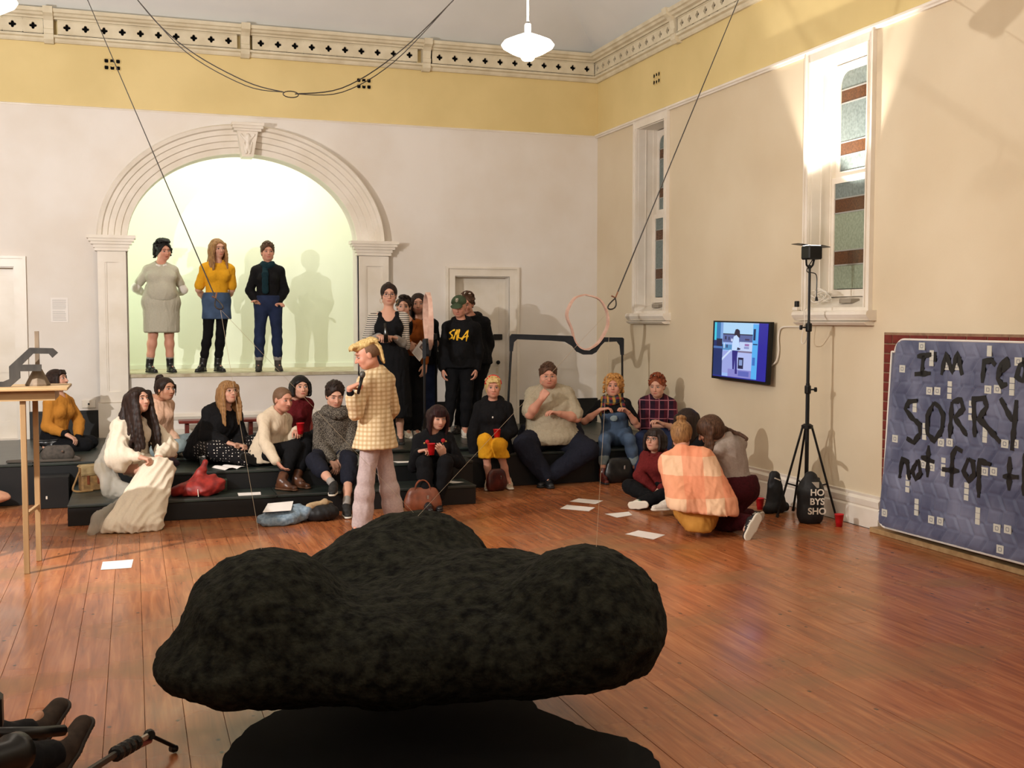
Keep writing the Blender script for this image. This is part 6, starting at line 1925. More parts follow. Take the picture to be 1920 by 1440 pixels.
def band(nt, v, freq, width, nz=None, amt=.0, phase=0.0):
    """1 inside a band"""
    if nz is not None:
        v = M2(nt, 'MULTIPLY_ADD', nz.outputs[0], amt, v)
    t = M2(nt, 'FRACT', M2(nt, 'MULTIPLY_ADD', v, freq, phase + 50))
    return M2(nt, 'LESS_THAN', t, width)


def plaid(name, base, b1, b2, f, wd=.5, ax='xz', line=None, amt=.05, strength=.55):
    def bd(nt, tc, sx, nz):
        hor = sx.outputs[2]
        if ax == 'xz':
            ver = M2(nt, 'ADD', M2(nt, 'MULTIPLY', sx.outputs[0], .95), M2(nt, 'MULTIPLY', sx.outputs[1], -.33))
        else:
            ver = sx.outputs[1]
        a = band(nt, hor, f, wd, nz, amt)
        c = band(nt, ver, f, wd, nz, amt, .3)
        o = MIX(nt, M2(nt, 'MULTIPLY', a, strength), base, b1)
        o = MIX(nt, M2(nt, 'MULTIPLY', c, strength), o, b2)
        if line:
            la = band(nt, hor, f, .10, nz, amt, .6)
            lc = band(nt, ver, f, .10, nz, amt, .9)
            o = MIX(nt, M2(nt, 'MULTIPLY', M2(nt, 'MAXIMUM', la, lc), .7), o, line)
        return o
    return coord_pat(name, bd)


def stripes(name, c1, c2, f, wd=.5):
    return coord_pat(name, lambda nt, tc, sx, nz: MIX(nt, band(nt, sx.outputs[2], f, wd, nz, .01), c1, c2), .85)


def dots(name, base, dot, sc, r):
    def bd(nt, tc, sx, nz):
        v = N(nt, 'ShaderNodeTexVoronoi', i_Scale=sc, i_Randomness=.25)
        L(nt, tc.outputs['Object'], v.inputs['Vector'])
        return MIX(nt, M2(nt, 'LESS_THAN', v.outputs['Distance'], r), base, dot)
    return coord_pat(name, bd)


def denim(name, c):
    return noise_mat(name, mul(c, .6), mul(c, 1.25), 7, .85, .15, .004, spec=.2, detail=5, lo=.3, hi=.72)


# ------------------------------------------------------------------ frames
def head_frame(J):
    f = unit(J['ff'])
    l = unit(np.cross(UPV, f))
    u = np.cross(f, l)
    r = math.radians(J.get('roll', 0))
    # roll > 0 tilts the head towards the right of the picture
    l2 = l * math.cos(r) + u * math.sin(r) * (1 if l[0] > 0 else -1)
    u2 = np.cross(f, l2)
    return l2, f, u2


class Rig:
    def __init__(self, J):
        self.J = {k: (np.array(v, float) if isinstance(v, list) else v) for k, v in J.items()}
        j = self.J
        self.h = j['h']
        self.s = j['h'] / 1.7
        self.g = j.get('g', 1.0)
        self.u = unit(j['nk'] - j['pel'])
        self.l = unit(j['left'])
        self.l = unit(self.l - self.u * (self.l @ self.u))
        self.f = np.cross(self.l, self.u)
        self.hl = unit(j['hleft'])
        self.hu = unit(self.u + UPV * .6)
        self.hu = unit(self.hu - self.hl * (self.hu @ self.hl))
        self.hf = np.cross(self.hl, self.hu)
        self.H = head_frame(j)
        # calibrated head size: about 1/7.4 of height, never tiny
        self.hs = max(1.04, min(1.15, self.s * 1.10)) * j.get('hsc', 1.0)

    def hp(self, x, y, z):
        l, f, u = self.H
        return self.J['hd'] + (l * x + f * y + u * z) * self.hs

    def tp(self, a, f, l=0.0):
        """torso point: a along the spine 0..1, f forward, l to the person's left (metres)"""
        j = self.J
        return j['pel'] + (j['nk'] - j['pel']) * a + self.f * f * self.s + self.l * l * self.s

    def torso(self, s, t=0.0, bust=0.0, belly=0.0, slim=1.0, k=.06, shoulders=True):
        j, g, S_ = self.J, self.g, self.s * .93
        gg = 1 + .6 * (g - 1)
        R1 = [self.hl, self.hf, self.hu]
        R2 = [self.l, self.f, self.u]
        R15 = [unit(self.hl + self.l), unit(self.hf + self.f), unit(self.u)]
        s.ell(j['pel'] + self.hu * .035 * S_ - self.hf * .01, (.165 * S_ * g * slim + t, .115 * S_ * g + t, .125 * S_ + t), R1, k)
        s.ell(self.tp(.40, .0), (.132 * S_ * g * slim + t, .098 * S_ * g + t, .14 * S_ + t), R15, k)
        s.ell(self.tp(.72, .0), (.148 * S_ * gg * slim + t, .108 * S_ * gg + t, .155 * S_ + t), R2, k)
        s.ell(self.tp(.90, -.01), (.120 * S_ * gg * slim + t, .082 * S_ * gg + t, .075 * S_ + t), R2, k)
        if shoulders:
            r = .046 * S_ * gg + t
            for sh in (j['shL'], j['shR']):
                s.cone(sh, j['nk'] - self.u * .035 * S_, r, r + .012 * S_, .05)
                s.cone(j['nk'] + self.u * .030 * S_ - self.f * .012, j['nk'] + (sh - j['nk']) * .85, .036 * S_ + t, .036 * S_ + t, .05)
        if bust:
            for q in (-1, 1):
                s.ell(self.tp(.70, .085, .072 * q * gg), (.062 * S_ * bust * gg + t, .055 * S_ * bust * gg + t, .062 * S_ * bust + t), R2, .05)
        if belly:
            s.ell(self.tp(.30, .06 + .02 * belly), ((.15 + .05 * belly) * S_ + t, (.10 + .06 * belly) * S_ + t, (.13 + .05 * belly) * S_ + t), R15, .08)
        return s

    def arm(self, s, side, t=0.0, f0=0.0, f1=2.0, flare=0.0, k=.03, start=True):
        """f: 0..1 upper arm, 1..2 forearm"""
        j, S_ = self.J, self.s * .93
        ga = 1 + .45 * (self.g - 1)
        sh, el, wr = j['sh' + side], j['el' + side], j['wr' + side]
        ru = [.047 * ga * S_, .039 * ga * S_]
        rl = [.039 * ga * S_, .026 * ga * S_]
        if f0 < 1:
            b = min(f1, 1.0)
            a = f0
            pa, pb = sh + (el - sh) * a, sh + (el - sh) * b
            s.cone(pa, pb, ru[0] + (ru[1] - ru[0]) * a + t, ru[0] + (ru[1] - ru[0]) * b + t + flare * b, k)
        if f1 > 1:
            a = max(f0 - 1, 0)
            b = f1 - 1
            mid = .35
            rm = .040 * ga * S_
            rr = lambda q: (rl[0] + (rm - rl[0]) * q / mid) if q < mid else rm + (rl[1] - rm) * (q - mid) / (1 - mid)
            qs = sorted({a, b} | ({mid} if a < mid < b else set()))
            for q0, q1 in zip(qs[:-1], qs[1:]):
                s.cone(el + (wr - el) * q0, el + (wr - el) * q1, rr(q0) + t + flare * q0, rr(q1) + t + flare * q1, k)
        return s

    def leg(self, s, side, t=0.0, f0=0.0, f1=2.0, flare=0.0, k=.03, slim=1.0):
        j, S_ = self.J, self.s * .95
        gl = (1 + .6 * (self.g - 1)) * slim
        hp, kn, an = j['hp' + side], j['kn' + side], j['an' + side]
        back = -unit(np.cross(np.cross(kn - hp, an - kn) if np.linalg.norm(np.cross(kn - hp, an - kn)) > 1e-4 else self.hl, an - kn)) * 0
        ru = [.088 * gl * S_, .054 * gl * S_]
        if f0 < 1:
            b = min(f1, 1.0)
            s.cone(hp + (kn - hp) * f0, hp + (kn - hp) * b, ru[0] + (ru[1] - ru[0]) * f0 + t, ru[0] + (ru[1] - ru[0]) * b + t + (flare if f1 <= 1 else 0), k)
        if f1 > 1:
            a = max(f0 - 1, 0)
            b = f1 - 1
            prof = [(0, .052), (.3, .054), (.65, .043), (1, .034)]
            rr = lambda q: np.interp(q, [p[0] for p in prof], [p[1] for p in prof]) * gl * S_
            qs = sorted({a, b} | {q for q in (.3, .65) if a < q < b})
            for q0, q1 in zip(qs[:-1], qs[1:]):
                s.cone(kn + (an - kn) * q0, kn + (an - kn) * q1, rr(q0) + t + flare * q0, rr(q1) + t + flare * q1, k)
        return s


def hand(s, R, side, curl=.5, n=None, spread=1.0):
    j, S_ = R.J, max(1.0, R.s * 1.06)
    w, hcen = j['wr' + side], j['ha' + side]
    d = unit(hcen - w)
    if n is None:
        n = -UPV if abs(d[2]) < .8 else -unit(w - j['pel'])
        if abs(d[2]) >= .8:
            n = (j['pel'] - w) * np.array([1, 1, 0])
    n = unit(n - d * (np.dot(n, d)))
    x = np.cross(d, n)                       # across the palm
    thumb = 1.0 if side == 'L' else -1.0
    # thumb towards the body's midline / upwards
    mid = j['pel'] * np.array([1, 1, 0]) + np.array([0, 0, w[2] + .1])
    thumb = 1.0 if np.dot(x, mid - w) > 0 else -1.0
    L_ = .092 * S_
    kn = []
    for i in range(4):
        o = (1.5 - i) * .0205 * S_ * thumb * spread
        k_ = w + d * L_ * (1.0 - .03 * abs(i - 1)) + x * o
        kn.append(k_)
        s.cone(w + x * o * .62 + d * .008, k_, .0165 * S_, .0115 * S_, .014)
    FL = [.072, .080, .074, .058]
    for i in range(4):
        base = kn[i]
        a = curl * (.95 + .07 * i)
        dd = unit(d * math.cos(a) + n * math.sin(a))
        p1 = base + dd * FL[i] * .45 * S_
        a2 = a + curl * 1.25
        d2 = unit(d * math.cos(a2) + n * math.sin(a2))
        p2 = p1 + d2 * FL[i] * .33 * S_
        a3 = a2 + curl * .8
        d3 = unit(d * math.cos(a3) + n * math.sin(a3))
        p3 = p2 + d3 * FL[i] * .22 * S_
        s.cone(base, p1, .0098 * S_, .0088 * S_, .003)
        s.cone(p1, p2, .0088 * S_, .0080 * S_, .003)
        s.cone(p2, p3, .0080 * S_, .0068 * S_, .003)
    tb = w + d * .022 * S_ + x * .022 * S_ * thumb
    td = unit(d * .72 + x * .62 * thumb + n * (.15 + .5 * curl))
    t1 = tb + td * .045 * S_
    td2 = unit(d * .95 + x * .15 * thumb + n * (.2 + .7 * curl))
    t2 = t1 + td2 * .042 * S_
    s.cone(tb, t1, .015 * S_, .0115 * S_, .010)
    s.cone(t1, t2, .0112 * S_, .0085 * S_, .004)
    lo = np.minimum(w, hcen) - .1
    hi = np.maximum(w, hcen) + .1
    c = w + d * .09 * S_
    s.fine.append((c - .105, c + .105, .0068))


def head(s, R, nose=1.0, jaw=1.0, full=1.0):
    P = R.hp
    Hm = list(R.H)
    q = R.hs
    E = lambda x, y, z, a, b, c, k=.02, sub=False: s.ell(P(x, y, z), (a * q, b * q, c * q), Hm, k, sub)
    E(0, -.018, .033, .0745, .092, .076)
    E(0, .018, -.022, .062 * jaw * full, .070, .074, .03)
    E(0, .045, -.070, .036 * jaw * full, .034, .030, .03)       # chin and jaw front
    for x in (-1, 1):
        E(.034 * x * full, .052, -.020, .026 * full, .024, .026, .02)      # cheek
        E(.046 * x * jaw * full, .005, -.058, .020, .034, .024, .025)     # jaw angle
        E(.075 * x, -.008, -.002, .008, .017, .029, .006)     # ear
    E(0, .068, .040, .046, .014, .014, .015)                  # brow ridge
    for x in (-1, 1):
        E(.031 * x, .092, .014, .017, .014, .0125, .014, True)   # eye socket
    s.cone(P(0, .080, .018), P(0, .104 * (1 + .0 * nose), -.018), .0075 * q, .0115 * q, .010)
    E(.010, .088, -.022, .008, .009, .007, .006)
    E(-.010, .088, -.022, .008, .009, .007, .006)
    E(0, .079, -.0475, .023, .0095, .0045, .006)              # upper lip
    E(0, .078, -.0560, .019, .0095, .0050, .006)              # lower lip
    # neck
    s.cone(P(0, -.020, -.055), R.J['nk'] + R.u * .015 * R.s, .046 * q * (1 + .35 * (R.g - 1)), .054 * R.s * (1 + .35 * (R.g - 1)), .03)
    c = P(0, 0, -.015)
    s.fine.append((c - .135, c + .135, .0062))


def eyes(R, root, off, brow=BROW, open_=1.0, look=(0, 0), browc=None, lid=False):
    P = R.hp
    q = R.hs
    l, f, u = R.H
    for x in (-1, 1):
        c = P(.031 * x, .0725, .013)
        mb = MB()
        n, m = 12, 8
        vs, fs = [], []
        for i in range(m + 1):
            for k in range(n):
                a, b = math.pi * i / m, 2 * math.pi * k / n
                v = (l * math.sin(a) * math.cos(b) * .0140 + u * math.cos(a) * .0076 * open_ + f * math.sin(a) * math.sin(b) * .0125) * q
                vs.append(tuple(c + v - off))
        for i in range(m):
            for k in range(n):
                fs.append((i * n + k, i * n + (k + 1) % n, (i + 1) * n + (k + 1) % n, (i + 1) * n + k))
        e = link('eye', mb.add(vs, fs).mesh('eye'), EYEW, root, True)
        ic = c + (l * look[0] * .005 + u * look[1] * .004 + f * .0082) * q - off
        vs = []
        fs = []
        for i in range(5):
            for k in range(10):
                a, b = math.pi / 2 * i / 4, 2 * math.pi * k / 10
                vs.append(tuple(ic + (l * math.sin(a) * math.cos(b) * .0074 + u * math.sin(a) * math.sin(b) * .0074 * open_ + f * math.cos(a) * .0056) * q))
        for i in range(4):
            for k in range(10):
                fs.append((i * 10 + k, (i + 1) * 10 + k, (i + 1) * 10 + (k + 1) % 10, i * 10 + (k + 1) % 10))
        link('iris', MB().add(vs, fs).mesh('iris'), IRIS, e, True)
        # upper lid line and eyebrow
        pts = [tuple(P(x * (.031 + (t - .5) * .034), .0845 - .010 * abs(t - .45) * 1.4, .0225 - .010 * (t - .5) ** 2 * 4) - off) for t in (0, .25, .5, .75, 1)]
        link('eyelashes', MB().tube(pts, [.0014, .0022, .0024, .0022, .0014], 5).mesh('eyelashes'), IRIS, root)
        pts = [tuple(P(x * (.031 + (t - .5) * .042), .088 - .013 * t ** 2, .0385 + .004 * math.sin(t * 2.6) - .003 * t) - off) for t in (0, .25, .5, .75, 1)]
        link('eyebrow', MB().tube(pts, [.0016, .0026, .0027, .0022, .0012], 6).mesh('eyebrow'), browc, root, True)


def glasses(R, root, off, mat, w=.0245, hgt=.019):
    P = R.hp
    mb = MB()
    for x in (-1, 1):
        pts = []
        for k in range(16):
            t = 2 * math.pi * k / 16
            cc, ss = math.cos(t), math.sin(t)
            pts.append(tuple(P(x * .033 + w * math.copysign(abs(cc) ** .75, cc), .101 - abs(x * .033 + w * cc) * .14, .012 + hgt * math.copysign(abs(ss) ** .75, ss)) - off))
        mb.tube(pts, .0019, 5, closed=True)
        mb.tube([tuple(P(x * .058, .094, .018) - off), tuple(P(x * .073, .04, .016) - off), tuple(P(x * .078, -.01, .008) - off)], .0018, 5)
    mb.tube([tuple(P(-.009, .100, .016) - off), tuple(P(0, .103, .020) - off), tuple(P(.009, .100, .016) - off)], .0018, 5)
    return link('glasses', mb.mesh('glasses'), mat, root)


def hair_shell(R, t=.014, face=(.060, .075, -.028), facer=(.0675, .085, .112), low=-.05, top=0.0, h=.0085, side=1.0, back=0.0, fringe=0.0, part=None):
    """close cap of hair over the skull, open over the face"""
    s = SDF(h)
    P = R.hp
    q = R.hs
    Hm = list(R.H)
    s.ell(P(0, -.022, .036 + top * .5), ((.0765 + t) * q * side, (.092 + t) * q, (.077 + t + top) * q), Hm, .02)
    s.ell(P(0, -.040, .0), ((.070 + t) * q * side, (.068 + t + back) * q, (.080 + t) * q), Hm, .02)
    s.ell(P(0, face[1] + .022, face[2] + .004), (facer[0] * q, facer[1] * q, facer[2] * q), Hm, .012, True)
    l, f, u = R.H
    s.cut(P(0, -.05, low - .02), -u + f * .75, .01)
    if fringe:
        for x in (-.045, -.027, -.009, .009, .027, .045):
            s.cone(P(x * .8, .060, .092), P(x * 1.05, .086 - abs(x) * .35, .092 - fringe), .016 * q, .009 * q, .008)
    return s


def lock(s, R, pts, r0, r1, k=.01, wav=0.0, ph=0.0, n=7, world=False):
    """a lock of hair through points in head coordinates (or world ones)"""
    W = [Vector(p) if world else Vector(R.hp(*p)) for p in pts]
    sp = spline(W, max(2, n // max(1, len(W) - 1)))
    m = len(sp)
    out = []
    for i, p in enumerate(sp):
        t = i / (m - 1)
        a = wav * math.sin(t * 14 + ph) * min(1, t * 3)
        b = wav * math.cos(t * 12 + ph * 1.7) * min(1, t * 3)
        out.append(np.array(p) + np.array([a, b, 0]))
    rs = [r0 + (r1 - r0) * i / (m - 1) for i in range(m)]
    s.path(out, rs, k)
    return s


def hang(R, x, y, z, down, out=0.0, fwd=0.0):
    """points for a lock that starts on the head and falls straight down in the world"""
    p0 = R.hp(x, y, z)
    l, f, u = R.H
    p1 = p0 + (UPV * -.055 + l * np.sign(x) * .010) * R.hs
    p2 = p0 + l * np.sign(x) * (.008 + out) - UPV * down * .6 + R.f * fwd * .7
    p3 = p0 + l * np.sign(x) * (.004 + out * 1.3) - UPV * down + R.f * fwd
    return [p0, p1, p2, p3]


def foot(R, side, mat, sole, root, off, kind='boot', high=.10, wide=1.0):
    j, S_ = R.J, max(.93, R.s)
    an, to, kn = j['an' + side], j['to' + side], j['kn' + side]
    d = unit(to - an)
    up = unit(kn - an)
    if j.get('flat' + side, True) and abs(to[2] - (an[2] - .06)) < .015:
        d = unit((to - an) * np.array([1, 1, 0]))
        fu = UPV.copy()
    else:
        fu = unit(up - d * (up @ d))
    c = np.cross(d, fu)
    base = an - fu * .088
    s = SDF(.0085)
    r = .040 * S_ * wide
    s.cone(base - d * .035 + fu * .038, base + d * .06 + fu * .040, .036 * S_ * wide, r, .02)
    s.cone(base + d * .06 + fu * .038, base + d * .165 * S_ + fu * .028, r, .033 * S_ * wide, .02, .8, fu)
    s.cone(an + fu * .0, base + d * .075 + fu * .055, .040 * S_, .034 * S_, .025)
    if kind == 'boot':
        s.cone(an, an + up * high, .046 * S_, .052 * S_, .02)
        s.cut(an + up * high, up, .004)
    else:
        s.cone(an - fu * .02, an + up * .012, .043 * S_, .041 * S_, .02)
        s.cut(an + up * .012, up * .8 + d * .2, .004)
    s.cut(base + fu * .014, -fu, .003)
    me = s.mesh('shoe')
    o = link('shoe' if kind != 'boot' else 'boot', me, mat, root)
    me.transform(Matrix.Translation(-Vector(off)))
    s = SDF(.008)
    s.cone(base - d * .036 + fu * .012, base + d * .06 + fu * .012, .041 * S_ * wide, .043 * S_ * wide, .02)
    s.cone(base + d * .06 + fu * .012, base + d * .168 * S_ + fu * .012, .043 * S_ * wide, .037 * S_ * wide, .02)
    s.cut(base + fu * .002, -fu, .001)
    s.cut(base + fu * .022, fu, .001)
    me = s.mesh('sole')
    me.transform(Matrix.Translation(-Vector(off)))
    link('sole', me, sole, o)
    return o, (d, fu, c, base)


def laces(o, fr, off, mat, n=4):
    d, fu, c, base = fr
    mb = MB()
    for i in range(n):
        p = base + d * (.045 + .022 * i) + fu * (.088 - .010 * i)
        mb.tube([tuple(p - c * .022 - fu * .008 - off), tuple(p - off), tuple(p + c * .022 - fu * .008 - off)], .0028, 5)
    link('laces', mb.mesh('laces'), mat, o)


def person(key, label, skin, top=None, bottom=None, shoes=None, hands=(.5, .5), headkw=None, hair=None, spec=None, extra=None,
           bust=0.0, belly=0.0, eye=1.0, lips=1.0, pn=(None, None), look=(0, 0), seed=1, arms=(0.0, 2.0), legs=(0.0, 2.0), stubble=0.0, browc=None, lipc=(.80, .42, .42)):
    J = PEOPLE[key]
    R = Rig(J)
    j = R.J
    base = np.array([j['pel'][0], j['pel'][1], min(j['toL'][2], j['toR'][2], j['pel'][2] - .08) - .03])
    root = empty('person', tuple(base), label, 'person')
    off = base
    # body: one continuous surface from head to ankles, hands with five fingers
    s = SDF(.0145)
    R.torso(s, -.004, bust=bust, belly=belly)
    for sd in 'LR':
        R.arm(s, sd, 0, 0, 2)
        R.leg(s, sd, -.002, 0, 2)
        s.cone(j['an' + sd], j['an' + sd] + unit(j['to' + sd] - j['an' + sd]) * .09, .032 * R.s, .024 * R.s, .02)
    head(s, R, **(headkw or {}))
    hand(s, R, 'L', hands[0], pn[0])
    hand(s, R, 'R', hands[1], pn[1])
    me = s.mesh('body')
    nv = len(me.vertices)
    co = np.empty(nv * 3, np.float32)
    me.vertices.foreach_get('co', co)
    co = co.reshape(-1, 3)
    l, f, u = R.H
    rel = (co - j['hd']) / R.hs
    x, y, z = rel @ l, rel @ f, rel @ u
    col = np.ones((nv, 4), np.float32)
    near = np.linalg.norm(rel, axis=1) < .14
    lip = np.exp(-((x / .0225) ** 4 + ((z + .0515) / .0080) ** 4)) * (y > .06) * lips
    mouth = np.exp(-((x / .021) ** 4 + ((z + .0517) / .0028) ** 2)) * (y > .06)
    cheek = np.exp(-(((np.abs(x) - .040) / .020) ** 2 + ((z + .022) / .018) ** 2)) * (y > .02)
    nose = np.exp(-((x / .014) ** 2 + ((z + .018) / .012) ** 2)) * (y > .08)
    for c_ in (0, 1, 2):
        col[:, c_] *= 1 - mouth * .5
    for c_, lc, cc in ((0, lipc[0], .99), (1, lipc[1], .86), (2, lipc[2], .86)):
        col[:, c_] *= 1 - lip * (1 - lc)
        col[:, c_] *= 1 - (cheek * .8 + nose * .5) * (1 - cc) * near
    ear_eye = np.exp(-(((np.abs(x) - .031) / .018) ** 2 + ((z - .016) / .012) ** 2)) * (y > .05)
    for c_, d_ in ((0, .80), (1, .70), (2, .68)):
        col[:, c_] *= 1 - ear_eye * (1 - d_) * .8
    if stubble:
        sb = np.clip((-.028 - z) / .02, 0, 1) * (y > .0) * (z > -.115) * (np.abs(x) < .07)
        sb = sb * (1 - lip)
        for c_, d_ in ((0, .55), (1, .5), (2, .48)):
            col[:, c_] *= 1 - sb * (1 - d_) * stubble
    ca = me.color_attributes.new('tint', 'FLOAT_COLOR', 'POINT')
    ca.data.foreach_set('color', col.ravel())
    me.transform(Matrix.Translation(-Vector(off)))
    link('body', me, skin, root)
    if browc is not None:
        eyes(R, root, off, open_=eye, look=look, browc=browc)

    def garment(name, s, mat, disp=None, parent=root):
        me = s.mesh(name, disp)
        me.transform(Matrix.Translation(-Vector(off)))
        return link(name, me, mat, parent)

    ctx = dict(R=R, j=j, root=root, off=off, garment=garment, seed=seed, bust=bust, belly=belly)
    if bottom:
        bottom(ctx)
    if top:
        top(ctx)
    if shoes:
        shoes(ctx)
    if hair:
        hair(ctx)
    if spec:
        glasses(R, root, off, spec)
    if extra:
        extra(ctx)
    return ctx


# ------------------------------------------------------------------ garment builders
def shirt(mat, sleeve=2.0, t=.012, hem=.0, flare=.0, neck=.0, sf=.004, name='shirt', fold=.007, ff=30, collar=None, cuffs=None, hemdir=None, body=True, scoop=0.0, slim=1.0, sleeveR=None):
    t = t * .8

    def f(c):
        R, j = c['R'], c['j']
        s = SDF(.0115)
        R.torso(s, t, bust=c['bust'], belly=c['belly'], slim=slim)
        if hem > 0:
            # hangs below the hips
            s.cone(R.tp(.15, 0), j['pel'] - UPV * hem, .165 * R.s * R.g + t, .180 * R.s * R.g + t + flare, .06, .80, R.hf)
        s.cut(j['pel'] - (UPV if hemdir is None else hemdir) * max(hem - .005, -.1) - (R.u * .05 * R.s if hem <= 0 else 0), -(R.u if hemdir is None and hem <= 0 else UPV if hemdir is None else hemdir))
        for sd in 'LR':
            sl = sleeve if sd == 'L' or sleeveR is None else sleeveR
            if sl > 0:
                R.arm(s, sd, t * .72, 0, sl, sf)
                if sl > 1.9:
                    s.cut(j['wr' + sd] - unit(j['wr' + sd] - j['el' + sd]) * .012, unit(j['wr' + sd] - j['el' + sd])) if False else None
        if scoop:
            s.ell(j['nk'] + R.f * .07 * R.s, (.075 * R.s, .09 * R.s, scoop), [R.l, R.f, R.u], .01, True)
        # neck opening: a slanted bore around the neck instead of a flat cut
        s.cone(j['nk'] + R.u * .028 * R.s + R.f * .030, j['nk'] + R.u * .16 + R.f * .05, (.052 + neck) * R.s, .12, .006, None, None, True)
        o = c['garment'](name, s, mat, folds(fold, ff, c['seed']))
        if collar is not None:
            s = SDF(.009)
            pts = []
            for k in range(11):
                a = math.pi * (-.42 + 1.84 * k / 10)
                pts.append(j['nk'] + R.u * .045 * R.s + (R.l * math.cos(a) - R.f * math.sin(a)) * .066 * R.s + R.f * .008)
            s.path(pts, [.013] * 11, .01)
            c['garment']('collar', s, collar, parent=o) if False else link_child(c, 'collar', s, collar, o)
        if cuffs is not None:
            for sd in 'LR':
                s = SDF(.009)
                R.arm(s, sd, t * .9 + .004, sleeve - .08, sleeve)
                link_child(c, 'cuff', s, cuffs, o)
        return o
    return f


def link_child(c, name, s, mat, parent):
    me = s.mesh(name)
    me.transform(Matrix.Translation(-Vector(c['off'])))
    return link(name, me, mat, parent)


def trousers(mat, length=1.93, t=.012, flare=.0, slim=1.0, cuff=None, name='trousers', waist=.14, fold=.006, ff=26):
    def f(c):
        R, j = c['R'], c['j']
        s = SDF(.012)
        S_ = R.s
        s.ell(j['pel'] + R.hu * .035 * S_ - R.hf * .01, (.165 * S_ * R.g * slim + t, .115 * S_ * R.g + t, .125 * S_ + t), [R.hl, R.hf, R.hu], .05)
        s.ell(j['pel'] + R.hu * .12 * S_, (.145 * S_ * R.g * slim + t, .108 * S_ * R.g + t, .09 * S_ + t), [R.hl, R.hf, R.hu], .05)
        if c['belly'] > 1:
            s.ell(j['pel'] + R.hu * .04 + R.hf * .06, (.22 * S_, .17 * S_, .14 * S_), [R.hl, R.hf, R.hu], .05)
        s.cut(j['pel'] + R.hu * waist * S_, R.hu)
        for sd in 'LR':
            R.leg(s, sd, t, 0, length, flare, .035, slim)
        o = c['garment'](name, s, mat, folds(fold, ff, c['seed'] + 3))
        if cuff is not None:
            for sd in 'LR':
                s = SDF(.009)
                R.leg(s, sd, t + .006, length - .11, length, flare, .01, slim)
                link_child(c, 'turned_cuff', s, cuff, o)
        return o
    return f


def skirt(mat, z_hem, r_hem, name='skirt', t=.016, up=.12, fold=.007, ff=30, flat=.75, zfloor=None):
    """standing skirt or dress skirt: from waist down to z_hem below the hips"""
    def f(c):
        R, j = c['R'], c['j']
        s = SDF(.013)
        S_ = R.s
        s.ell(j['pel'] + UPV * .035 * S_, (.165 * S_ * R.g + t, .125 * S_ * R.g + t, .13 * S_ + t), [R.hl, R.hf, UPV], .05)
        if up > .2:
            s.ell(R.tp(.40, .0), (.132 * S_ * R.g + t, .100 * S_ * R.g + t + .02 * c['belly'], .14 * S_ + t), [R.hl, R.hf, UPV], .06)
        s.ell(j['pel'] + UPV * .13 * S_, (.135 * S_ * R.g + t, .105 * S_ * R.g + t, .09 * S_ + t), [R.hl, R.hf, UPV], .05)
        b = j['pel'] - UPV * (z_hem + r_hem)
        s.cone(j['pel'], b, .16 * S_ * R.g + t, r_hem, .05, flat, R.hf)
        s.cut(j['pel'] - UPV * z_hem, -UPV)
        s.cut(j['pel'] + UPV * up * S_, UPV)
        return c['garment'](name, s, mat, folds(fold, ff, c['seed'] + 5, (1, 1, .25)))
    return f


def both(*fs):
    def f(c):
        for q in fs:
            if q:
                q(c)
    return f


def shoes_(mat, sole, kind='boot', high=.10, lace=None, wide=1.0, socks=None, sides='LR'):
    def f(c):
        for sd in sides:
            o, fr = foot(c['R'], sd, mat, sole, c['root'], c['off'], kind, high, wide)
            if lace:
                laces(o, fr, c['off'], lace)
            if socks is not None:
                s = SDF(.009)
                c['R'].leg(s, sd, .003, 1.85 if kind != 'boot' else 1.66, 1.98)
                c['garment']('sock', s, socks)
    return f


def H(fn, mat, disp=.004, df=42, name='hair', st=(1, 1, .3)):
    def f(c):
        s = fn(c['R'], c)
        return c['garment'](name, s, mat, lambda V, n: disp * fbm(V * np.array(st), df, c['seed'] + 9, 2))
    return f


# hair shapes -----------------------------------------------------------------
def h_short(t=.009, top=.006, low=-.035, fringe=0.0, face=(.060, .075, -.030)):
    def f(R, c):
        s = hair_shell(R, t, face, low=low, top=top, fringe=fringe)
        rr = random.Random(c['seed'] + 50)
        for i in range(70):
            a = rr.uniform(0, 2 * math.pi)
            e = rr.uniform(.15, 1.0)
            ce_, se_ = math.cos(e * math.pi / 2), math.sin(e * math.pi / 2)
            x, y = math.cos(a) * ce_, math.sin(a) * ce_
            if y > .45 and se_ < .72:
                continue
            p = lambda q, o: (x * (.078 + t + o) + q * .008, -.020 + y * (.092 + t + o) - q * .022, .036 + se_ * (.080 + t + top + o))
            lock(s, R, [p(1, -.004), p(0, .004), p(-1.2, -.002)], .009, .005, .005, n=4)
        return s
    return f


def h_curly(t=.026, n=60, low=-.06, r=.020, down=0.0, spread=1.0, top=.0):
    def f(R, c):
        s = hair_shell(R, t * .7, (.06, .078, -.026), low=low)
        rr = random.Random(c['seed'])
        for i in range(n):
            a = rr.uniform(0, 2 * math.pi)
            e = rr.uniform(-.30 - down * 4, 1.0)
            z = math.sin(min(e, 1) * math.pi / 2)
            ce_ = math.cos(min(e, 1) * math.pi / 2 * .85) if e > 0 else 1.0
            x = math.cos(a) * ce_
            y = math.sin(a) * ce_
            if y > (.30 if e > 0 else .05) and z < .66:
                continue
            p = R.hp(x * (.080 + t * .8) * spread, -.018 + y * (.095 + t * .6), .035 + (z if z > 0 else e * 1.0) * (.088 + t * .8 + top))
            s.ell(p, (r * rr.uniform(.8, 1.2),) * 3, None, .008)
        return s
    return f


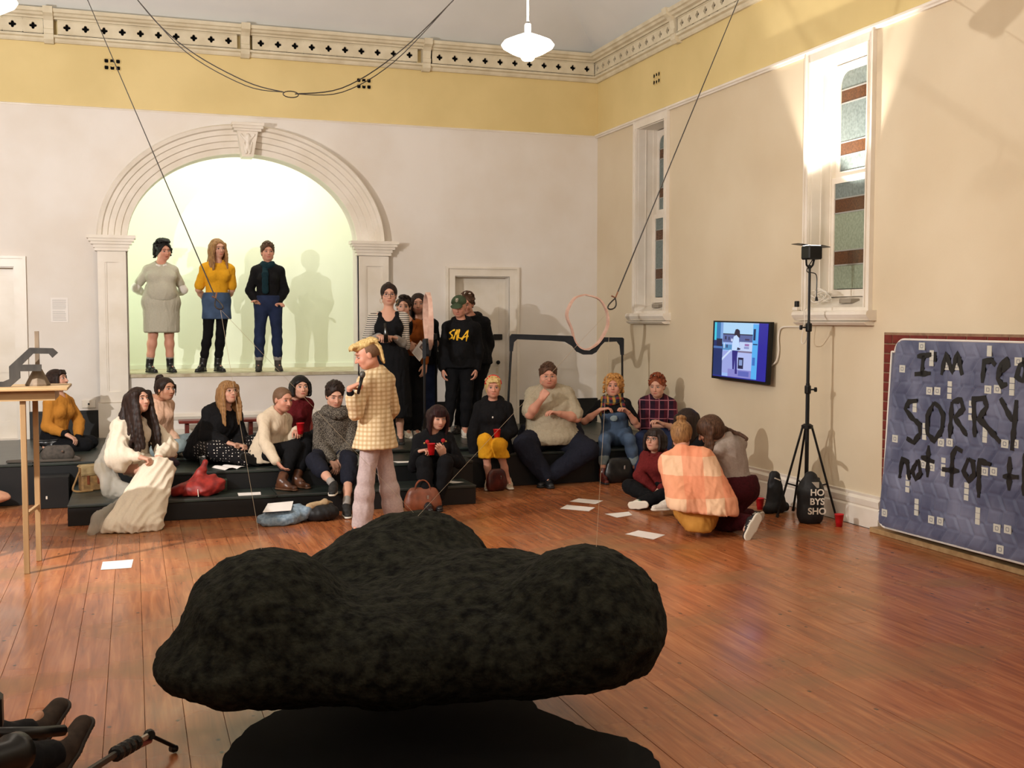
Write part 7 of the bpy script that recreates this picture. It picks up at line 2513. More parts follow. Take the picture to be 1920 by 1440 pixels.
def h_long(down=.30, t=.010, fringe=0.0, front=.03, wav=0.0, n=16, r=.022, back=True, low=-.05, out=.01, curtain=True, sides=(1, 1), tip=.013):
    def f(R, c):
        s = hair_shell(R, t, (.06, .075, -.030), low=low, fringe=fringe)
        rr = random.Random(c['seed'])
        for sd, on in ((1, sides[0]), (-1, sides[1])):
            if not on:
                continue
            for i in range(n // 2):
                q = i / (n / 2 - 1)
                y = .050 - .11 * q
                pts = hang(R, sd * (.064 + .014 * math.sin(q * 3)), y, .062 - .03 * q, down * rr.uniform(.85, 1.08) + .05, out * rr.uniform(.3, 1.5), front * (1 - q) * rr.uniform(.7, 1.3))
                lock(s, R, pts, r, tip, .018, wav, rr.uniform(0, 6), 12, True)
        if back:
            for i in range(5):
                x = -.05 + .025 * i
                p0 = R.hp(x, -.095, .04)
                pts = [p0, p0 - R.H[1] * .02 - UPV * .08, p0 - R.H[1] * .01 - UPV * down * .6 + R.l * x * .3, p0 - UPV * down + R.l * x * .5]
                lock(s, R, pts, r * 1.3, tip * 1.3, .02, wav, i, 12, True)
        return s
    return f


def h_bob(down=.15, fringe=.045, t=.018, low=-.02):
    def f(R, c):
        s = hair_shell(R, t, (.06, .080, -.032), (.064, .082, .104), low=low, fringe=fringe, side=1.03)
        for sd in (1, -1):
            for i in range(7):
                y = .040 - .020 * i
                lock(s, R, [(sd * .074, y, .05), (sd * .086, y, .0), (sd * (.088 - .003 * i), y * .95 + .002, -.06), (sd * .078, y * .9 + .006, -down * .75)], .020, .013, .012, n=6)
        for i in range(5):
            x = -.056 + .028 * i
            lock(s, R, [(x, -.100, .03), (x * 1.1, -.112, -.03), (x * 1.05, -.100, -down * .8)], .026, .018, .02, n=6)
        return s
    return f


def h_pony(t=.010, tail=((0, -.12, .05), (0, -.16, .0), (0, -.15, -.10), (0, -.12, -.2)), bun=False, r=.022, wisps=True, low=-.045):
    def f(R, c):
        s = hair_shell(R, t, (.06, .075, -.030), low=low)
        if bun:
            s.ell(R.hp(*tail[0]), (.040, .036, .034), list(R.H), .012)
        else:
            lock(s, R, tail, r, .010, .012, .004, 1, 10)
        if wisps:
            for sd in (1, -1):
                lock(s, R, [(sd * .066, .055, .05), (sd * .077, .05, .0), (sd * .075, .05, -.06)], .009, .004, .006, n=6)
        return s
    return f

# ------------------------------------------------------------------ fabrics
C_GREYDRESS = cloth('pale_grey_linen', sr(186, 180, 162))
C_WHITE = cloth('white_cotton', sr(226, 220, 212))
C_MUST = cloth('mustard_jersey', sr(222, 160, 34))
C_DENIM = denim('mid_blue_denim', sr(66, 84, 112))
C_DENIMD = denim('dark_blue_denim', sr(34, 44, 72))
C_DENIML = denim('pale_blue_denim', sr(136, 150, 152))
C_DENIMF = denim('faded_blue_denim', sr(74, 92, 116))
C_BLACK = cloth('black_wool', sr(20, 19, 21), .6)
C_BLACKT = cloth('black_tights', sr(16, 15, 17), .7)
C_BLACKC = cloth('black_cotton', sr(18, 18, 21), .6, bump=.15)
C_NAVY = cloth('navy_twill', sr(30, 32, 44), .7)
C_TEAL = cloth('dark_teal_scarf_wool', sr(18, 46, 54), .7)
C_GREYRIB = cloth('grey_marl', sr(150, 144, 138))
C_STRIPE = stripes('black_white_stripes', sr(206, 198, 186), sr(30, 28, 30), 42, .34)
C_RUST = noise_mat('rust_suede', sr(146, 80, 34), sr(120, 62, 26), 9, .9, .2, .004, spec=.1)
C_PLAIDB = plaid('cream_tan_check_linen', sr(224, 204, 168), sr(176, 142, 96), sr(184, 150, 104), 26, .45, amt=.01)
C_LILAC = cloth('lilac_grey_cotton', sr(188, 170, 168), .86)
C_OCHRE = cloth('ochre_knit', sr(186, 124, 48))
C_CREAM = cloth('cream_cotton', sr(226, 212, 190), .94)
C_CREAMK = cloth('cream_knit', sr(216, 198, 172), .94)
C_PEACH = cloth('peach_jersey', sr(226, 184, 156), .9)
C_DOTS = dots('polka_dot_cotton', sr(18, 16, 18), sr(220, 210, 200), 34, .22)
C_DRED = cloth('dark_red_cotton', sr(104, 26, 32), .7)
C_KNIT = noise_mat('salt_pepper_knit', sr(48, 44, 41), sr(128, 120, 108), 130, .95, .5, .008, spec=.1, detail=1, lo=.42, hi=.62)
C_YEL = cloth('yellow_corduroy', sr(224, 160, 34))
C_GREIGE = cloth('greige_polo_knit', sr(172, 160, 136), .9)
C_PLAIDR = plaid('dark_red_tartan', sr(46, 22, 40), sr(24, 18, 30), sr(96, 30, 44), 9, .5, line=sr(190, 120, 130), amt=.01)
C_MAROON = cloth('maroon_jacket_cloth', sr(112, 34, 34), .75)
C_MAROOND = cloth('maroon_velvet', sr(70, 18, 26), .6)
C_MARL = cloth('grey_ribbed_knit', sr(166, 152, 142), .88)
C_OCHREP = noise_mat('ochre_print', sr(178, 122, 44), sr(196, 140, 60), 6, .85, .1)
SCARF = plaid('multicoloured_scarf', sr(40, 34, 52), sr(150, 44, 48), sr(206, 158, 58), 13, .4, line=sr(60, 92, 76), amt=.08)
BLANK = plaid('peach_checked_blanket', sr(238, 196, 160), sr(232, 140, 100), sr(234, 146, 110), 2.9, .52, amt=.03, strength=.68)
SHEER, nt, b = nodes('sheer_grey_tulle', .6, sr(196, 190, 176))
b.inputs['Alpha'].default_value = .45
LACEW = nodes('white_laces', .7, sr(226, 220, 210))[0]
LACEK = nodes('dark_laces', .7, sr(40, 38, 36))[0]
REDH = nodes('red_headband', .7, sr(196, 46, 44))[0]
CAPG = cloth('green_cap_twill', sr(70, 84, 62), .85)
YPR = nodes('yellow_print', .7, sr(240, 186, 34))[0]
B_BLACK, B_DARK, B_BROWN, B_FAIR = [nodes('brow_' + n_, .8, c_)[0] for n_, c_ in (('black', sr(20, 15, 14)), ('dark', sr(48, 32, 26)), ('brown', sr(88, 60, 42)), ('fair', sr(140, 104, 70)))]


def knot_scarf(mat, r=.075, th=.030, drop=None):
    def f(c):
        R, j = c['R'], c['j']
        s = SDF(.010)
        for lvl, rr, tt in ((.035, r, th), (.012, r * 1.12, th * .95)):
            pts = [j['nk'] + R.u * (lvl + .012 * math.sin(3 * a)) + (R.l * math.cos(a) * 1.05 + R.f * math.sin(a)) * rr * R.s + R.f * .015 for a in [2 * math.pi * k / 14 for k in range(15)]]
            s.path(pts, [tt] * 15, .012)
        if drop:
            for q, ln in drop:
                s.path([R.tp(.97, .09, q), R.tp(.8, .145, q), R.tp(.8 - ln, .15, q)], [.035, .04, .042], .012, .45, R.f)
        return c['garment']('scarf', s, mat, folds(.006, 34, 3, (1, 1, 1)))
    return f


def collar(mat, r=.062, th=.012, lift=.035, spread=.25, name='collar'):
    def f(c):
        R, j = c['R'], c['j']
        s = SDF(.008)
        pts = [j['nk'] + R.u * (lift - .03 * max(0, math.sin(a))) + (R.l * math.cos(a) + R.f * math.sin(a)) * r * R.s * (1 + spread * max(0, math.sin(a))) + R.f * .012 for a in [math.pi * (-1.40 + 1.80 * k / 12) for k in range(13)]]
        s.path(pts, [th] * 13, .008)
        return c['garment'](name, s, mat)
    return f


def hood(mat, r=.085, th=.034):
    def f(c):
        R, j = c['R'], c['j']
        s = SDF(.010)
        pts = [j['nk'] + R.u * (.030 - .02 * math.sin(a)) + (R.l * math.cos(a) * 1.1 + R.f * math.sin(a)) * r * R.s - R.f * .01 for a in [math.pi * (-1.5 + 2 * k / 14) for k in range(15)]]
        s.path(pts, [th * (1.1 - .5 * max(0, math.sin(math.pi * (-1.5 + 2 * k / 14)))) for k in range(15)], .02)
        return c['garment']('hood', s, mat, folds(.004, 38, 2))
    return f


def held_cup(c, side, label, fwd=.03, up=.02):
    R, j = c['R'], c['j']
    d = unit(j['ha' + side] - j['wr' + side])
    p = j['ha' + side] + d * .035 + R.f * fwd + UPV * (up - .05)
    return cup(tuple(p), label)


# ------------------------------------------------------------------ the three in the arch
def a1x(c):
    R, j = c['R'], c['j']
    s = SDF(.009)
    for sd in 'LR':
        R.arm(s, sd, .007, .60, 1.98, 0)
    c['garment']('white_sleeves', s, C_WHITE, folds(.003, 30, 2))
    collar(C_WHITE, .066, .016, .028, .35)(c)


def head_curls(c):
    pass


person('A1', 'laughing person with dark curls in a pale grey dress standing in the arch', SK_PINK,
       both(shirt(C_GREYDRESS, .68, .016, -.12, .0, fold=.004, name='dress_bodice'), skirt(C_GREYDRESS, .36, .215, name='dress_skirt', flat=.8, t=.018, up=.26)), None,
       shoes_(BOOTB, SOLEK, 'boot', .10, socks=C_GREYRIB), (.6, .6), dict(full=1.08), H(h_curly(.026, 260, -.06, .015, .21, 1.06), H_BLACK, .003, 60, st=(1, 1, 1)),
       None, a1x, bust=1.3, belly=.8, eye=.75, browc=B_BLACK, seed=1)


def a2x(c):
    R, j = c['R'], c['j']
    o = None
    for sd in 'LR':
        pass


person('A2', 'person with long dark blond hair, mustard T-shirt and denim skirt in the arch', SK_FAIR,
       shirt(C_MUST, .82, .020, -.12, flare=.0, sf=.016, fold=.006, name='t_shirt'), both(trousers(C_BLACKT, 1.98, .004, name='tights', waist=.0), skirt(C_DENIM, .215, .205, name='denim_skirt', t=.014, up=.13, fold=.002)),
       shoes_(BOOTB, SOLEK, 'boot', .10), (.5, .5), dict(jaw=.92), H(h_long(.30, .012, 0, .05, .006, 12, .018, out=.012), H_DBLOND, .003), None, None, bust=.9, eye=.8, browc=B_BROWN, seed=2)

person('A3', 'person with short greying hair, black jumper, teal scarf and cuffed jeans in the arch', SK_PINK,
       shirt(C_BLACK, 2.0, .026, -.12, fold=.005, name='jumper'), trousers(C_DENIMD, 1.80, .014, cuff=C_GREYRIB, fold=.004),
       shoes_(noise_mat('grey_brown_boot_suede', sr(52, 48, 46), sr(66, 60, 56), 30, .8), SOLEK, 'boot', .08), (.4, .4), dict(jaw=1.03),
       H(h_short(.013, .012, -.03), H_BROWN), None, both(knot_scarf(C_TEAL, .066, .028, drop=((-.035, .42),))), bust=.6, eye=.6, browc=B_BROWN, seed=3)


# ------------------------------------------------------------------ the five standing on the stage
def b1top(c):
    R, j = c['R'], c['j']
    s = SDF(.010)
    for sd in 'LR':
        R.arm(s, sd, .014, 0, 1.12, .0)
    R.torso(s, .012, bust=c['bust'])
    s.cut(j['nk'] + R.u * .01, R.u + R.f * .5)
    s.ell(j['nk'] + R.f * .11, (.085, .11, .10), [R.l, R.f, R.u], .01, True)
    s.cut(j['pel'] + UPV * .1, -UPV)
    c['garment']('striped_top', s, C_STRIPE, folds(.004, 42, 4))
    s = SDF(.010)
    for sd in 'LR':
        R.arm(s, sd, .012, 1.02, 1.97, 0)
    c['garment']('grey_cuffs', s, C_GREYRIB, folds(.003, 49, 4))
    s = SDF(.011)
    R.torso(s, .028, bust=c['bust'], shoulders=False)
    s.cut(R.tp(.93, 0), R.u)
    s.ell(R.tp(1.0, .13), (.085, .14, .10), [R.l, R.f, R.u], .01, True)
    for q in (-.095, .095):
        s.cone(R.tp(.84, .115, q), R.tp(1.0, .03, q * .95), .032, .024, .01, .6, R.f)
        s.cone(R.tp(1.0, .045, q * .95), R.tp(.8, -.12, q), .02, .024, .01)
    c['garment']('pinafore_bodice', s, C_BLACKC, folds(.004, 34, 5))


def b1x(c):
    R, j = c['R'], c['j']
    mb = MB()
    for x in (-1, 1):
        cc = R.hp(.079 * x, -.008, -.058)
        mb.tube([tuple(cc + (R.H[0] * math.cos(t) * .5 + R.H[2] * math.sin(t)) * .028 * np.array([1, 1, 1]) - c['off']) for t in [2 * math.pi * k / 14 for k in range(14)]], .0022, 5, closed=True)
    link('hoop_earrings', mb.mesh('hoop_earrings'), GOLD, c['root'])
    s = SDF(.008)
    s.ell(R.hp(0, -.05, .125), (.045, .045, .03), list(R.H), .01)


person('B1', 'tall person with hoop earrings and black pinafore over striped sleeves, standing on the stage', SK_FAIR, b1top, skirt(C_BLACKC, .66, .27, name='pinafore_skirt', t=.022, up=.2, fold=.010, flat=.8),
       shoes_(BOOTB, SOLEK, 'shoe'), (.9, .9), dict(full=1.03), H(h_pony(.012, ((0, -.09, .10),), bun=True, wisps=False), H_DARK), GLASSF, b1x, bust=.85, eye=.85, browc=B_DARK, seed=4)
c0 = PEOPLE['B1']['haR']
o = MB().tube([(c0[0] + .03, c0[1] - .06, c0[2] - .06), (c0[0] + .03, c0[1] - .065, c0[2] + .04), (c0[0] + .025, c0[1] - .06, c0[2] + .10), (c0[0] + .02, c0[1] - .06, c0[2] + .16)], [.026, .026, .014, .012], 12).build('beer_bottle', nodes('dark_bottle_glass', .1, sr(20, 16, 14))[0], None, True)
origin_to(o, (c0[0] + .03, c0[1] - .06, c0[2] - .06))
tag(o, 'dark bottle held in both hands by the person in the striped sleeves', 'bottle')


def jacket_open(mat, sleeve=1.95, hem=-.02, t=.024, lapel=True):
    def f(c):
        R, j = c['R'], c['j']
        s = SDF(.0115)
        R.torso(s, t, bust=c['bust'])
        for sd in 'LR':
            R.arm(s, sd, t * .75, 0, sleeve, .002)
        s.cut(j['nk'] + R.u * .03, R.u + R.f * .3)
        s.ell(R.tp(1.0, .11), (.055, .10, .17), [R.l, R.f, R.u], .008, True)
        s.cut(j['pel'] + UPV * .03, -R.u)
        o = c['garment']('jacket', s, mat, folds(.006, 34, c['seed']))
        for q in (-1, 1):
            s = SDF(.008)
            s.path([R.tp(1.04, .04, .055 * q), R.tp(.93, .125, .075 * q), R.tp(.78, .16, .045 * q)], [.014, .022, .012], .008, .5, R.f)
            link_child(c, 'lapel', s, mat, o)
        return o
    return f


person('B2', 'person with dark wavy hair and rust suede jacket, second from left of the stage standers', SK_FAIR,
       both(shirt(C_BLACKC, 0, .008), jacket_open(C_RUST)), trousers(C_BLACKC, 1.93, .016), shoes_(SHOEW, SOLEW, 'shoe', lace=LACEW), (.35, .5), None,
       H(h_curly(.012, 150, -.05, .011, .12, .98), H_DARK, .003, 50), None, None, bust=.9, browc=B_BLACK, seed=5)
c0 = PEOPLE['B2']['haR']
px_, py_, pz_ = c0[0] + .06, c0[1] - .05, c0[2] - .02
V4 = [(px_ - .085, py_, pz_ - .03), (px_ + .01, py_ - .01, pz_ - .14), (px_ + .125, py_ + .01, pz_ + .02), (px_ + .03, py_ + .02, pz_ + .12)]
pm_ = MB().add(V4 + [(a, b_ + .002, d) for a, b_, d in V4], [(0, 1, 2, 3), (7, 6, 5, 4), (0, 4, 5, 1), (1, 5, 6, 2), (2, 6, 7, 3), (3, 7, 4, 0)]).build('brochure', PAPER)
A_, B_, D_ = Vector(V4[0]), Vector(V4[1]), Vector(V4[3])


def brq(u0, v0, u1, v1, m, name):
    q = [A_ + (B_ - A_) * v + (D_ - A_) * u + Vector((0, -.0015, 0)) for u, v in ((u0, v0), (u1, v0), (u1, v1), (u0, v1))]
    return MB().add([tuple(p) for p in q], [(0, 3, 2, 1)]).build(name, m, pm_)


brq(.62, .25, .92, .75, nodes('brochure_photo', .5, sr(110, 90, 80))[0], 'printed_photo')
brq(.70, .40, .84, .65, nodes('brochure_photo_light', .5, sr(205, 180, 160))[0], 'printed_photo')
for k in range(6):
    brq(.08 + k * .08, .15, .10 + k * .08, .8, nodes('brochure_line%d' % k, .5, sr(150, 146, 144))[0], 'printed_line')
origin_to(pm_, (px_, py_, pz_))
for c_ in pm_.children:
    c_.location = (-px_, -py_, -pz_)
tag(pm_, 'printed brochure held by the person in the rust suede jacket', 'brochure')

person('B3', 'bearded person with long straight dark hair and black T-shirt on the stage', SK_FAIR,
       shirt(C_BLACKC, .85, .020, .04, sf=.012), trousers(C_DENIMD, 1.95, .016), shoes_(SHOEK, SOLEK, 'shoe'), (.9, .6), dict(jaw=1.08),
       H(h_long(.26, .012, 0, .03, .003, 12, .022, out=.016), H_DARK, .002), None, None, eye=.6, stubble=.75, browc=B_BLACK, seed=6)
c0 = PEOPLE['B3']['haL']
o = MB().bbox(c0[0] - .03, c0[0] + .04, c0[1] - .05, c0[1] - .04, c0[2] - .03, c0[2] + .10, .003).build('phone', nodes('phone_case', .2, sr(20, 20, 24))[0])
MB().box(c0[0] - .025, c0[0] + .035, c0[1] - .0395, c0[1] - .0385, c0[2] - .02, c0[2] + .09).build('phone_screen', nodes('phone_glass', .1, sr(40, 50, 70))[0], o)
origin_to(o, c0)
for c_ in o.children:
    c_.location = tuple(-q for q in c0)
tag(o, 'dark phone in the hand of the long-haired bearded person', 'phone')


def b4x(c):
    R, j = c['R'], c['j']
    P = R.hp
    s = SDF(.008)
    q = R.hs
    s.ell(P(0, -.020, .046), (.090 * q, .108 * q, .092 * q), list(R.H), .02)
    s.cut(P(0, 0, .052), -R.H[2] - R.H[1] * .10)
    o = c['garment']('cap', s, CAPG)
    s = SDF(.007)
    s.cone(P(-.035, .085, .052), P(.035, .085, .052), .012, .012, .01)
    s.ell(P(0, .115, .046), (.072 * q, .062 * q, .009 * q), [R.H[0], R.H[1] - R.H[2] * .22, R.H[2] + R.H[1] * .22], .01)
    s.cut(P(0, .07, 0), -R.H[1])
    link_child(c, 'cap_peak', s, CAPG, o)
    s = SDF(.008)
    s.ell(P(0, -.045, .0), (.083 * q, .070 * q, .062 * q), list(R.H), .02)
    c['garment']('hair', s, H_DBLOND)
    # interlocked letters on the cap front
    org = P(0, .078, .105)
    n = unit(R.H[1] * .82 + R.H[2] * .57)
    up = unit(np.cross(n, R.H[0]) * -1)
    if up[2] < 0:
        up = -up
    rt = R.H[0]
    for st in ([(-.016, -.018), (-.016, .018), (.014, -.018), (.014, .018)], [(-.008, .024), (0, .004), (0, -.026)], [(.008, .024), (0, .004)]):
        pts = [tuple(org + rt * a + up * b_ + n * .008 - c['off']) for a, b_ in st]
        link('cap_letters', MB().tube(pts, .0042, 5).mesh('cap_letters'), WPR, o)
    # brushed lettering across the chest, laid on the cloth
    hoodie = [o_ for o_ in c['root'].children if o_.name.startswith('hoodie')][0]
    me = hoodie.data
    tree = BVHTree.FromPolygons([v.co.copy() for v in me.vertices], [tuple(p.vertices) for p in me.polygons])
    sc_ = .0067 / 9 * 1.05
    cen = R.tp(.72, .0) + R.f * .5 - c['off']
    for st in ([(835, 745), (790, 765), (748, 800), (792, 835), (800, 862), (775, 885), (738, 898)], [(812, 902), (835, 845), (856, 775)], [(868, 742), (870, 830), (874, 915)], [(905, 735), (896, 810), (886, 868), (948, 882)], [(945, 905), (985, 830), (1045, 752), (1030, 840), (1018, 925)], [(955, 868), (1000, 852), (1052, 838)]):
        pts = [cen + R.l * (x_ - 918) * sc_ + R.u * (828 - y_) * sc_ for x_, y_ in st]
        dn = []
        for a, b_ in zip(pts[:-1], pts[1:]):
            dn += [a + (b_ - a) * k / 5 for k in range(5)]
        dn.append(pts[-1])
        vs, fs = [], []
        for k, p in enumerate(dn):
            t = unit(dn[min(k + 1, len(dn) - 1)] - dn[max(k - 1, 0)])
            nn = np.cross(t, R.f)
            for sg in (-1, 1):
                q_ = Vector(p + nn * (.0085 + .003 * math.sin(k * .9)) * sg)
                hit = tree.ray_cast(q_, Vector(-R.f))[0]
                hit = Vector(hit) if hit is not None else q_ - Vector(R.f) * .33
                vs.append(hit + Vector(R.f) * .004)
        for k in range(len(dn) - 1):
            a = 2 * k
            fs.append((a, a + 1, a + 3, a + 2))
        m0 = len(vs)
        vs += [v - Vector(R.f) * .008 for v in vs]
        fs += [tuple(m0 + q_ for q_ in f_[::-1]) for f_ in fs]
        link('chest_letters', MB().add(vs, fs).mesh('chest_letters'), YPR, c['root'])
    hood(C_BLACKC)(c)


person('B4', 'person in green cap and black hoodie with yellow lettering standing by the door', SK_PINK,
       shirt(C_BLACKC, 1.95, .030, .03, sf=.008, fold=.006, name='hoodie'), trousers(C_BLACKC, 1.80, .012), shoes_(SHOEW, SOLEW, 'shoe'), (.4, .4), dict(full=1.05), None, None, b4x, bust=.5, eye=.5, browc=B_BROWN, seed=7)
person('B5', 'curly brown-haired person in black hooded top standing behind the cap wearer', SK_PINK,
       shirt(C_BLACKC, 1.95, .028, .02, sf=.01, name='hoodie'), trousers(C_BLACKC, 1.9, .014), shoes_(BOOTB, SOLEK, 'boot', .12, lace=LACEK), (.5, .5), dict(jaw=1.04),
       H(h_curly(.013, 150, -.02, .010, 0, 1.0, .012), H_BROWN, .003, 60, st=(1, 1, 1)), None, hood(C_BLACKC), eye=.6, browc=B_BROWN, seed=8)


# ------------------------------------------------------------------ the speaker
def dx(c):
    R, j = c['R'], c['j']
    P = R.hp
    # long fair top and back over clipped sides
    s = SDF(.008)
    q = R.hs
    s.ell(P(0, -.030, .030), (.0785 * q, .096 * q, .084 * q), list(R.H), .02)
    s.ell(P(0, .09, -.02), (.07 * q, .075 * q, .09 * q), list(R.H), .01, True)
    s.cut(P(0, 0, -.03), -R.H[2])
    c['garment']('clipped_hair', s, H_BUZZ)
    s = SDF(.008)
    s.ell(P(0, -.012, .088), (.070 * q, .108 * q, .046 * q), list(R.H), .02)
    rr = random.Random(4)
    for i in range(40):
        x = rr.uniform(-.062, .062)
        y0 = rr.uniform(-.07, .09)
        lock(s, R, [(x, y0, .118 - x * x * 6), (x * 1.12, y0 - .03, .124 - x * x * 8), (x * 1.2, y0 - .065, .100 - x * x * 8)], .011, .005, .005, n=6)
    for i in range(10):
        x = -.054 + .108 * i / 9
        lock(s, R, [(x, .06, .112), (x * 1.08, .098, .104), (x * 1.08, .110, .088 + rr.uniform(-.012, .008))], .015, .005, .006, n=6)
    for i in range(9):
        x = -.050 + .100 * i / 8
        lock(s, R, [(x * .9, -.085, .085), (x, -.112, .03), (x * .85, -.108, -.04), (x * .7, -.104, -.085 - rr.uniform(0, .03))], .019, .007, .012, n=8)
    c['garment']('hair', s, H_BLOND, lambda V, n: .003 * fbm(V, 55, 3, 2))
    collar(C_PLAIDB, .064, .014, .040, .1)(c)
    s = SDF(.009)
    R.arm(s, 'L', .006, 1.58, 1.84)
    c['garment']('black_cuff', s, C_BLACK)


person('D', 'speaker seen from behind in a cream checked shirt holding a microphone', SK_PINK,
       shirt(C_PLAIDB, 1.60, .028, .13, flare=.055, sf=.012, fold=.005, name='checked_shirt'), trousers(C_LILAC, 1.96, .018, flare=.040, fold=.006), shoes_(SHOEK, SOLEW, 'shoe'), (1.1, .6), None, None, None, dx, browc=B_FAIR, seed=9, eye=.45, look=(0, -.6))
c0 = np.array(PEOPLE['D']['haL'])
hd0 = np.array(PEOPLE['D']['hd'])
mo = hd0 + np.array(PEOPLE['D']['ff']) * .12 + np.array([0, 0, -.075])
g0 = c0 + np.array([.012, -.035, .0])
dd_ = unit(AXR * .2 + np.array([0, 0, .9]) + AXF * .1)
e = empty('microphone', tuple(g0), 'dark handheld microphone at the mouth of the speaker', 'microphone')
MB().tube([tuple(g0 - dd_ * .09), tuple(g0 + dd_ * .06)], [.012, .017], 12).build('handle', BMETAL, e, True)
MB().lathe([(.017, .0), (.024, .012), (.026, .03), (.021, .048), (.010, .056), (.001, .057)], tuple(g0 + dd_ * .055), 16, tuple(dd_)).build('grille', noise_mat('mic_grille', sr(60, 58, 56), sr(110, 106, 100), 300, .5, .3, .002, metal=.6), e, True)


# ------------------------------------------------------------------ seated, left side
def c1x(c):
    R = c['R']
    s = SDF(.009)
    for sd in 'LR':
        R.arm(s, sd, .010, 1.55, 1.92)
    c['garment']('black_cuffs', s, C_BLACKC)


person('C1', 'person in an ochre top kneeling on the stage behind the tall pale table', SK_FAIR,
       shirt(C_OCHRE, 1.65, .020, .0, sf=.012, fold=.006, name='ochre_top'), trousers(C_BLACKC, 1.95, .016), shoes_(BOOTB, SOLEK, 'boot', .05), (.5, .5), dict(jaw=.96),
       H(h_bob(.13, .030, .012), H_DARK, .002), None, c1x, bust=1.0, eye=.8, browc=B_DARK, seed=10)


def c2robe(c):
    R, j = c['R'], c['j']
    s = SDF(.013)
    R.torso(s, .028, bust=c['bust'])
    for sd in 'LR':
        R.arm(s, sd, .030, 0, 1.35, .030)
        R.arm(s, sd, .020, 1.3, 1.9, .0)
    el = j['elR']
    s.cone(j['shR'] - UPV * .02, el + np.array([-.03, 0, -.03]), .06, .10, .05)
    s.cone(el, el + np.array([.02, -.02, -.10]), .10, .07, .05)
    s.cone(j['shL'], j['elL'] + np.array([.02, 0, -.02]), .06, .085, .05)
    s.cut(j['nk'] + R.u * .03, R.u + R.f * .4)
    s.cut(j['pel'] - UPV * .06, -UPV)
    c['garment']('robe_top', s, C_CREAM, pleats((.15, .1, -1), .010, .065, 5, .04))
    s = SDF(.0115)
    fz = min(j['toL'][2], j['toR'][2]) - .03
    km = (j['knL'] + j['knR']) / 2
    s.cone(j['pel'] + UPV * .02, km + UPV * .0, .155, .105, .06, .85, UPV)
    fa = np.array([j['toR'][0] - .06, j['toR'][1] + .0, fz + .06])
    fb = np.array([j['toL'][0] - .06, j['toL'][1] + .04, fz + .06])
    s.cone(km + R.hl * .05, fb, .115, .085, .05)
    s.cone(km - R.hl * .03, fa, .12, .12, .05)
    s.cone(km - R.hl * .08 + np.array([0, .05, 0]), fa + np.array([-.17, .03, 0]), .10, .085, .05)
    s.cone(fa + np.array([-.20, .02, -.02]), fb + np.array([.02, -.03, -.02]), .075, .06, .05)
    s.cut((0, 0, fz + .004), (0, 0, -1))
    c['garment']('robe_skirt', s, C_CREAM, pleats(fa + np.array([-.1, 0, 0]) - km, .013, .060, 6, .035))
    # sheer shawl hanging off the left arm and trailing to the floor
    a = j['elR']
    s = SDF(.013)
    s.path([j['shR'] + np.array([-.06, .06, -.10]), a + np.array([-.12, .02, -.10]), a + np.array([-.06, -.02, -.30]), a + np.array([.12, -.10, -.34])], [.05, .09, .09, .05], .05, .45, R.f)
    s.path([a + np.array([.05, -.15, -.42]), np.array([fa[0] - .28, fa[1] + .02, fz + .12]), np.array([fa[0] - .34, fa[1] - .06, fz + .03])], [.05, .07, .04], .04, .5, R.f)
    c['garment']('sheer_shawl', s, SHEER, folds(.010, 27, 7, (1, 1, .3)))


def c2hair(R, c):
    s = h_long(.44, .012, 0, .10, .006, 22, .028, out=.016, tip=.016)(R, c)
    for sd in (1, -1):
        for i in range(9):
            pts = hang(R, sd * .072, .04 - .016 * i, .03, .46 + .035 * (i % 3), .012 + .010 * i, .13 - .02 * i)
            lock(s, R, pts, .024, .011, .016, .010, i * 1.3, 16, True)
    return s


person('C2', 'person with very long wavy dark hair in a flowing cream robe', SK_FAIR, c2robe, None, shoes_(BOOTB, SOLEK, 'boot', .06), (1.0, .9), dict(jaw=.96), H(c2hair, H_DARK, .004, 50, st=(1.5, 1.5, .25)), None, None, bust=.9, eye=.8, browc=B_BLACK, seed=11)


def c3x(c):
    R = c['R']
    mb = MB()
    for x in (-1, 1):
        cc = R.hp(.080 * x, -.004, -.052)
        mb.tube([tuple(cc + (R.H[1] * math.cos(t) * .7 + R.H[2] * math.sin(t)) * .022 - c['off']) for t in [2 * math.pi * k / 12 for k in range(12)]], .0028, 5, closed=True)
    link('hoop_earrings', mb.mesh('hoop_earrings'), GOLD, c['root'])


person('C3', 'person with dark ponytail and peach top seated behind the cream robe', SK_OLIVE,
       shirt(C_PEACH, 1.95, .020, 0, sf=.008), trousers(C_DENIML, 1.93, .016), shoes_(SHOEW, SOLEW, 'shoe'), (.6, .6), dict(jaw=.97),
       H(h_pony(.011, ((0, -.09, .12), (0, -.15, .09), (0, -.17, .0), (0, -.15, -.08)), r=.026), H_DARK), None, c3x, bust=.9, eye=.85, browc=B_BLACK, seed=12)


